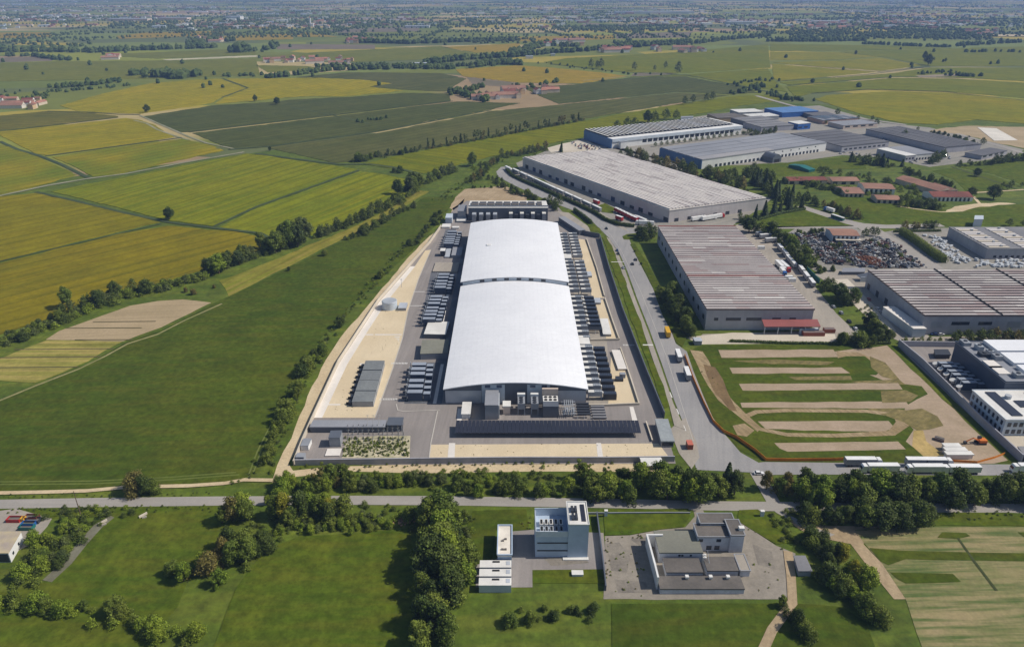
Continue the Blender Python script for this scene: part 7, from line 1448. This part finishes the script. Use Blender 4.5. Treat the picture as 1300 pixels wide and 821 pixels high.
for i in range(450):
    # hedgerows scattered over the plain, thicker towards the horizon
    y = 2 + 50 * FR.random() ** 1.5; x = FR.uniform(-60, 1360); p = Vector(G(x, y)); a = FR.choice((.2, .2, -.1, 1.75, 1.5)) + FR.gauss(0, .12); l = FR.uniform(120, 900); n = int(l / FR.uniform(9, 30)); d = Vector((math.cos(a), math.sin(a)))
    for k in range(n): q = p + d * (l * k / n); h = FR.uniform(4.5, 11); r = h * FR.uniform(.4, .75); blob(wv, wf, q.x + FR.gauss(0, 5), q.y + FR.gauss(0, 5), r, r, h)
for i in range(60):
    y = 1.5 + 24 * FR.random(); x = FR.uniform(-60, 1360); p = G(x, y); s = FR.uniform(60, 260)
    for k in range(FR.randint(12, 40)): h = FR.uniform(6, 12); r = h * FR.uniform(.5, .9); blob(wv, wf, p[0] + FR.gauss(0, s * 1.8), p[1] + FR.gauss(0, s * .6), r, r, h)
for i in range(60):
    # single field trees
    y = 52 + 60 * FR.random(); x = FR.uniform(0, 1300); p = G(x, y); h = FR.uniform(7, 13); blob(wv, wf, p[0], p[1], h * .45, h * .45, h)
me = mk('far_woods', wv, wf, FWOOD); o = bpy.data.objects.new('far_woods', me); COL.objects.link(o); tag(o, 'woods, hedgerows and field trees fading into the far plain', 'woods'); o['kind'] = 'stuff'
# farms and villages: every house of its own
HW = [WHITEW, BW, surf('ochre plaster', (206, 178, 140)), surf('pale plaster', (222, 214, 202))]; HR = [REDR, TILE, surf('brown tiles', (134, 100, 84), (116, 88, 76), big=.06), surf('rosy tiles', (176, 126, 108), (158, 112, 96), big=.06)]
HP = []
for k in range(6):
    L, W, E = ((14, 9, 6), (26, 10, 5), (11, 9, 7), (36, 12, 5), (18, 10, 6), (12, 10, 8))[k]
    t = gable('farmhouse' if k % 2 == 0 else 'farm_barn', '', [(-L / 2, -W / 2), (L / 2, -W / 2), (L / 2, W / 2), (-L / 2, W / 2)], E, E + W * .28, HW[k % 4], HR[(k * 3) % 4], 'house' if k % 2 == 0 else 'barn'); HP.append(t)
hn = 0
def village(x0, y0, x1, y1, n, lab, sc=1.0):
    global hn
    for i in range(n):
        p = G(FR.uniform(x0, x1), FR.uniform(y0, y1)); t = HP[hn % 6]; s = sc * FR.uniform(.8, 1.2); a = .2 + FR.choice((0, 1.57)) + FR.gauss(0, .08)
        if hn < 6: t.location = (p[0], p[1], 0); t.rotation_euler = (0, 0, a); t.scale = (s, s, s); t['label'] = lab; t['group'] = lab
        else: dup(t, (p[0], p[1], 0), a, lab, lab, (s, s, s))
        hn += 1
village(2, 126, 60, 139, 16, 'house of the hamlet beside the golden rice fields'); village(338, 76, 400, 81, 12, 'tiled house of the farm hamlet beyond the yellow field', 1.2); village(404, 74, 448, 82, 9, 'tiled house at the wooded end of the far farm hamlet', 1.1)
village(608, 118, 640, 128, 7, 'shed of the wooded farm beside the dark crop', 1.0); village(640, 113, 702, 127, 14, 'tiled house of the farm beside the orange yellow field', 1.2); village(760, 63, 895, 67, 22, 'house of the village row beyond the far green fields', 1.5)
village(1025, 31, 1070, 38, 14, 'red roofed house of the first far village beyond the green plain', 1.6); village(1060, 28, 1150, 33, 14, 'house of the far village behind the first one', 1.6); village(1150, 29, 1200, 35, 10, 'house at the wood edge of the far plain', 1.6)
village(440, 51, 475, 56, 9, 'house of the far hamlet among tall trees', 1.5); village(690, 52, 740, 60, 10, 'house of the far hamlet beside the dry field', 1.5); village(395, 28, 420, 36, 8, 'house around the far church', 1.5); village(120, 73, 146, 76, 4, 'farm beside the far green field', 1.6); village(250, 50, 285, 54, 5, 'farm among poplars far behind the pale strip', 1.4); village(1228, 40, 1275, 46, 10, 'house near the pale quarry on the far plain', 1.6)
p = G(397, 34); t = thing('church', 'pale church with a slim tower in the far town', 'church', (p[0], p[1], 0)); MB().box((p[0], p[1], 0), (14, 30, 14)).build('nave', WHITEW, t); MB().box((p[0] - 11, p[1], 0), (7, 7, 40)).build('tower', WHITEW, t); MB().tube((p[0] - 11, p[1], 40), (p[0] - 11, p[1], 50), 4.5, .2, 4).build('spire', TILE, t)
for (x, y, w, d, h, m, lab) in ((165, 27, 230, 60, 14, BEIGEW, 'long pale hall on the far plain'), (222, 26, 170, 60, 16, BEIGEW, 'second long pale hall on the far plain'), (298, 25, 90, 60, 18, WHITEW, 'white works building near the far fields'), (830, 17.5, 560, 90, 16, WHITEW, 'very long white logistics hall on the horizon plain'), (940, 31, 150, 60, 14, WHITEW, 'white hall beyond the far dark wood'), (1050, 29.5, 160, 50, 12, WHITEW, 'long white hall before the far village'), (1285, 46, 180, 90, 3, SAND, 'pale quarry stockpile at the edge of the far plain'), (530, 35.5, 120, 40, 10, WHITEW, 'low white hall between far hedges'), (240, 39, 70, 22, 6, WHITEW, 'white greenhouse by the far dark trees'), (785, 28.5, 40, 40, 10, WHITEW, 'small white hall in the far woods'), (672, 74.5, 22, 16, 7, WHITEW, 'white shed at the far poplar wood'), (702, 71, 14, 12, 6, WHITEW, 'white hut at the bare field beyond the poplars'), (531, 84, 44, 24, 8, CLADL, 'bluish shed in the wood behind the dark field')):
    p = G(x, y); q = [(p[0] - w / 2, p[1] - d / 2), (p[0] + w / 2, p[1] - d / 2), (p[0] + w / 2, p[1] + d / 2), (p[0] - w / 2, p[1] + d / 2)]; shed('far_hall', lab, 'hall', q, h, m, m if m is SAND else LROOF, over=.5)
tb = MB(); mats = [WHITEW, BEIGEW, TILE, CLADL]
for c in range(150):
    y = 1 + 34 * FR.random() ** 1.3; x = FR.uniform(-30, 1330); p = G(x, y)
    for i in range(FR.randint(4, 22)):
        s = FR.choice((9, 10, 12, 14, 18, 30)); k = FR.choice((0, 0, 1, 2, 2, 3)); tb.box((p[0] + FR.gauss(0, 170), p[1] + FR.gauss(0, 90), 0), (s * FR.uniform(1, 2.4), s, FR.uniform(5, 10)), .2, k, 2 if k < 2 and FR.random() < .6 else k, bottom=False)
o = tb.build('far_town', mats, loc=(0, 0, 0)); tag(o, 'scattered houses and halls of far towns towards the horizon', 'town'); o['kind'] = 'stuff'
# ------------------------------------------------------------------ air, sky, sun, camera
def haze():
    b = MB(); X0, X1, Y0, Y1, Z0, Z1 = -29000, 29000, -1500, 43000, -1.0, HC + 12
    v = [(X0, Y0, Z0), (X1, Y0, Z0), (X1, Y1, Z0), (X0, Y1, Z0), (X0, Y0, Z1), (X1, Y0, Z1), (X1, Y1, Z1), (X0, Y1, Z1)]
    for q in ((3, 2, 1, 0), (4, 5, 6, 7), (0, 1, 5, 4), (1, 2, 6, 5), (2, 3, 7, 6), (3, 0, 4, 7)): b.face([v[i] for i in q])
    m = bpy.data.materials.new('air'); m.use_nodes = True; nt = m.node_tree; nt.nodes.clear()
    o = nt.nodes.new('ShaderNodeOutputMaterial'); pv = nt.nodes.new('ShaderNodeVolumePrincipled')
    pv.inputs['Color'].default_value = (.37, .56, 1.0, 1); pv.inputs['Density'].default_value = HAZE; pv.inputs['Anisotropy'].default_value = 0.0
    nt.links.new(pv.outputs[0], o.inputs['Volume'])
    h = b.build('haze', m, loc=(0, 0, 0)); h['kind'] = 'stuff'
HAZE = 1.0e-4
haze()
EL, AZ = R(46), R(1.5)
sd = Vector((math.cos(EL) * math.cos(AZ), math.cos(EL) * math.sin(AZ), math.sin(EL)))
l = bpy.data.lights.new('sun', 'SUN'); l.energy = 3.8; l.angle = R(.53); l.color = (1, .93, .83)
so = bpy.data.objects.new('sun', l); COL.objects.link(so); so.rotation_euler = sd.to_track_quat('Z', 'Y').to_euler(); so.location = sd * 500
w = bpy.data.worlds.new('World'); SC.world = w; w.use_nodes = True
nt = w.node_tree; bg = nt.nodes['Background']
sk = nt.nodes.new('ShaderNodeTexSky'); sk.sky_type = 'NISHITA'; sk.sun_disc = False; sk.sun_elevation = EL; sk.sun_rotation = R(90) - AZ
sk.air_density = 1.0; sk.dust_density = 1.0; sk.ozone_density = 1.0
nt.links.new(sk.outputs[0], bg.inputs[0]); bg.inputs[1].default_value = .075
cam = bpy.data.cameras.new('camera'); cam.sensor_fit = 'HORIZONTAL'; cam.sensor_width = 36; cam.lens = 36 * FPX / IW
cam.shift_y = -(IH / 2 - PY) / IW; cam.clip_start = 1; cam.clip_end = 90000
co = bpy.data.objects.new('camera', cam); COL.objects.link(co); co.location = (0, 0, HC); co.rotation_euler = (R(90) - PITCH, 0, 0)
SC.camera = co
SC.view_settings.view_transform = 'Standard'; SC.view_settings.look = 'None'; SC.view_settings.exposure = .12; SC.view_settings.gamma = 1
SC.view_settings.use_curve_mapping = False
SC.render.engine = 'CYCLES'
SC.cycles.max_bounces = 5; SC.cycles.diffuse_bounces = 3; SC.cycles.transparent_max_bounces = 8; SC.cycles.volume_bounces = 0
SC.cycles.use_denoising = True
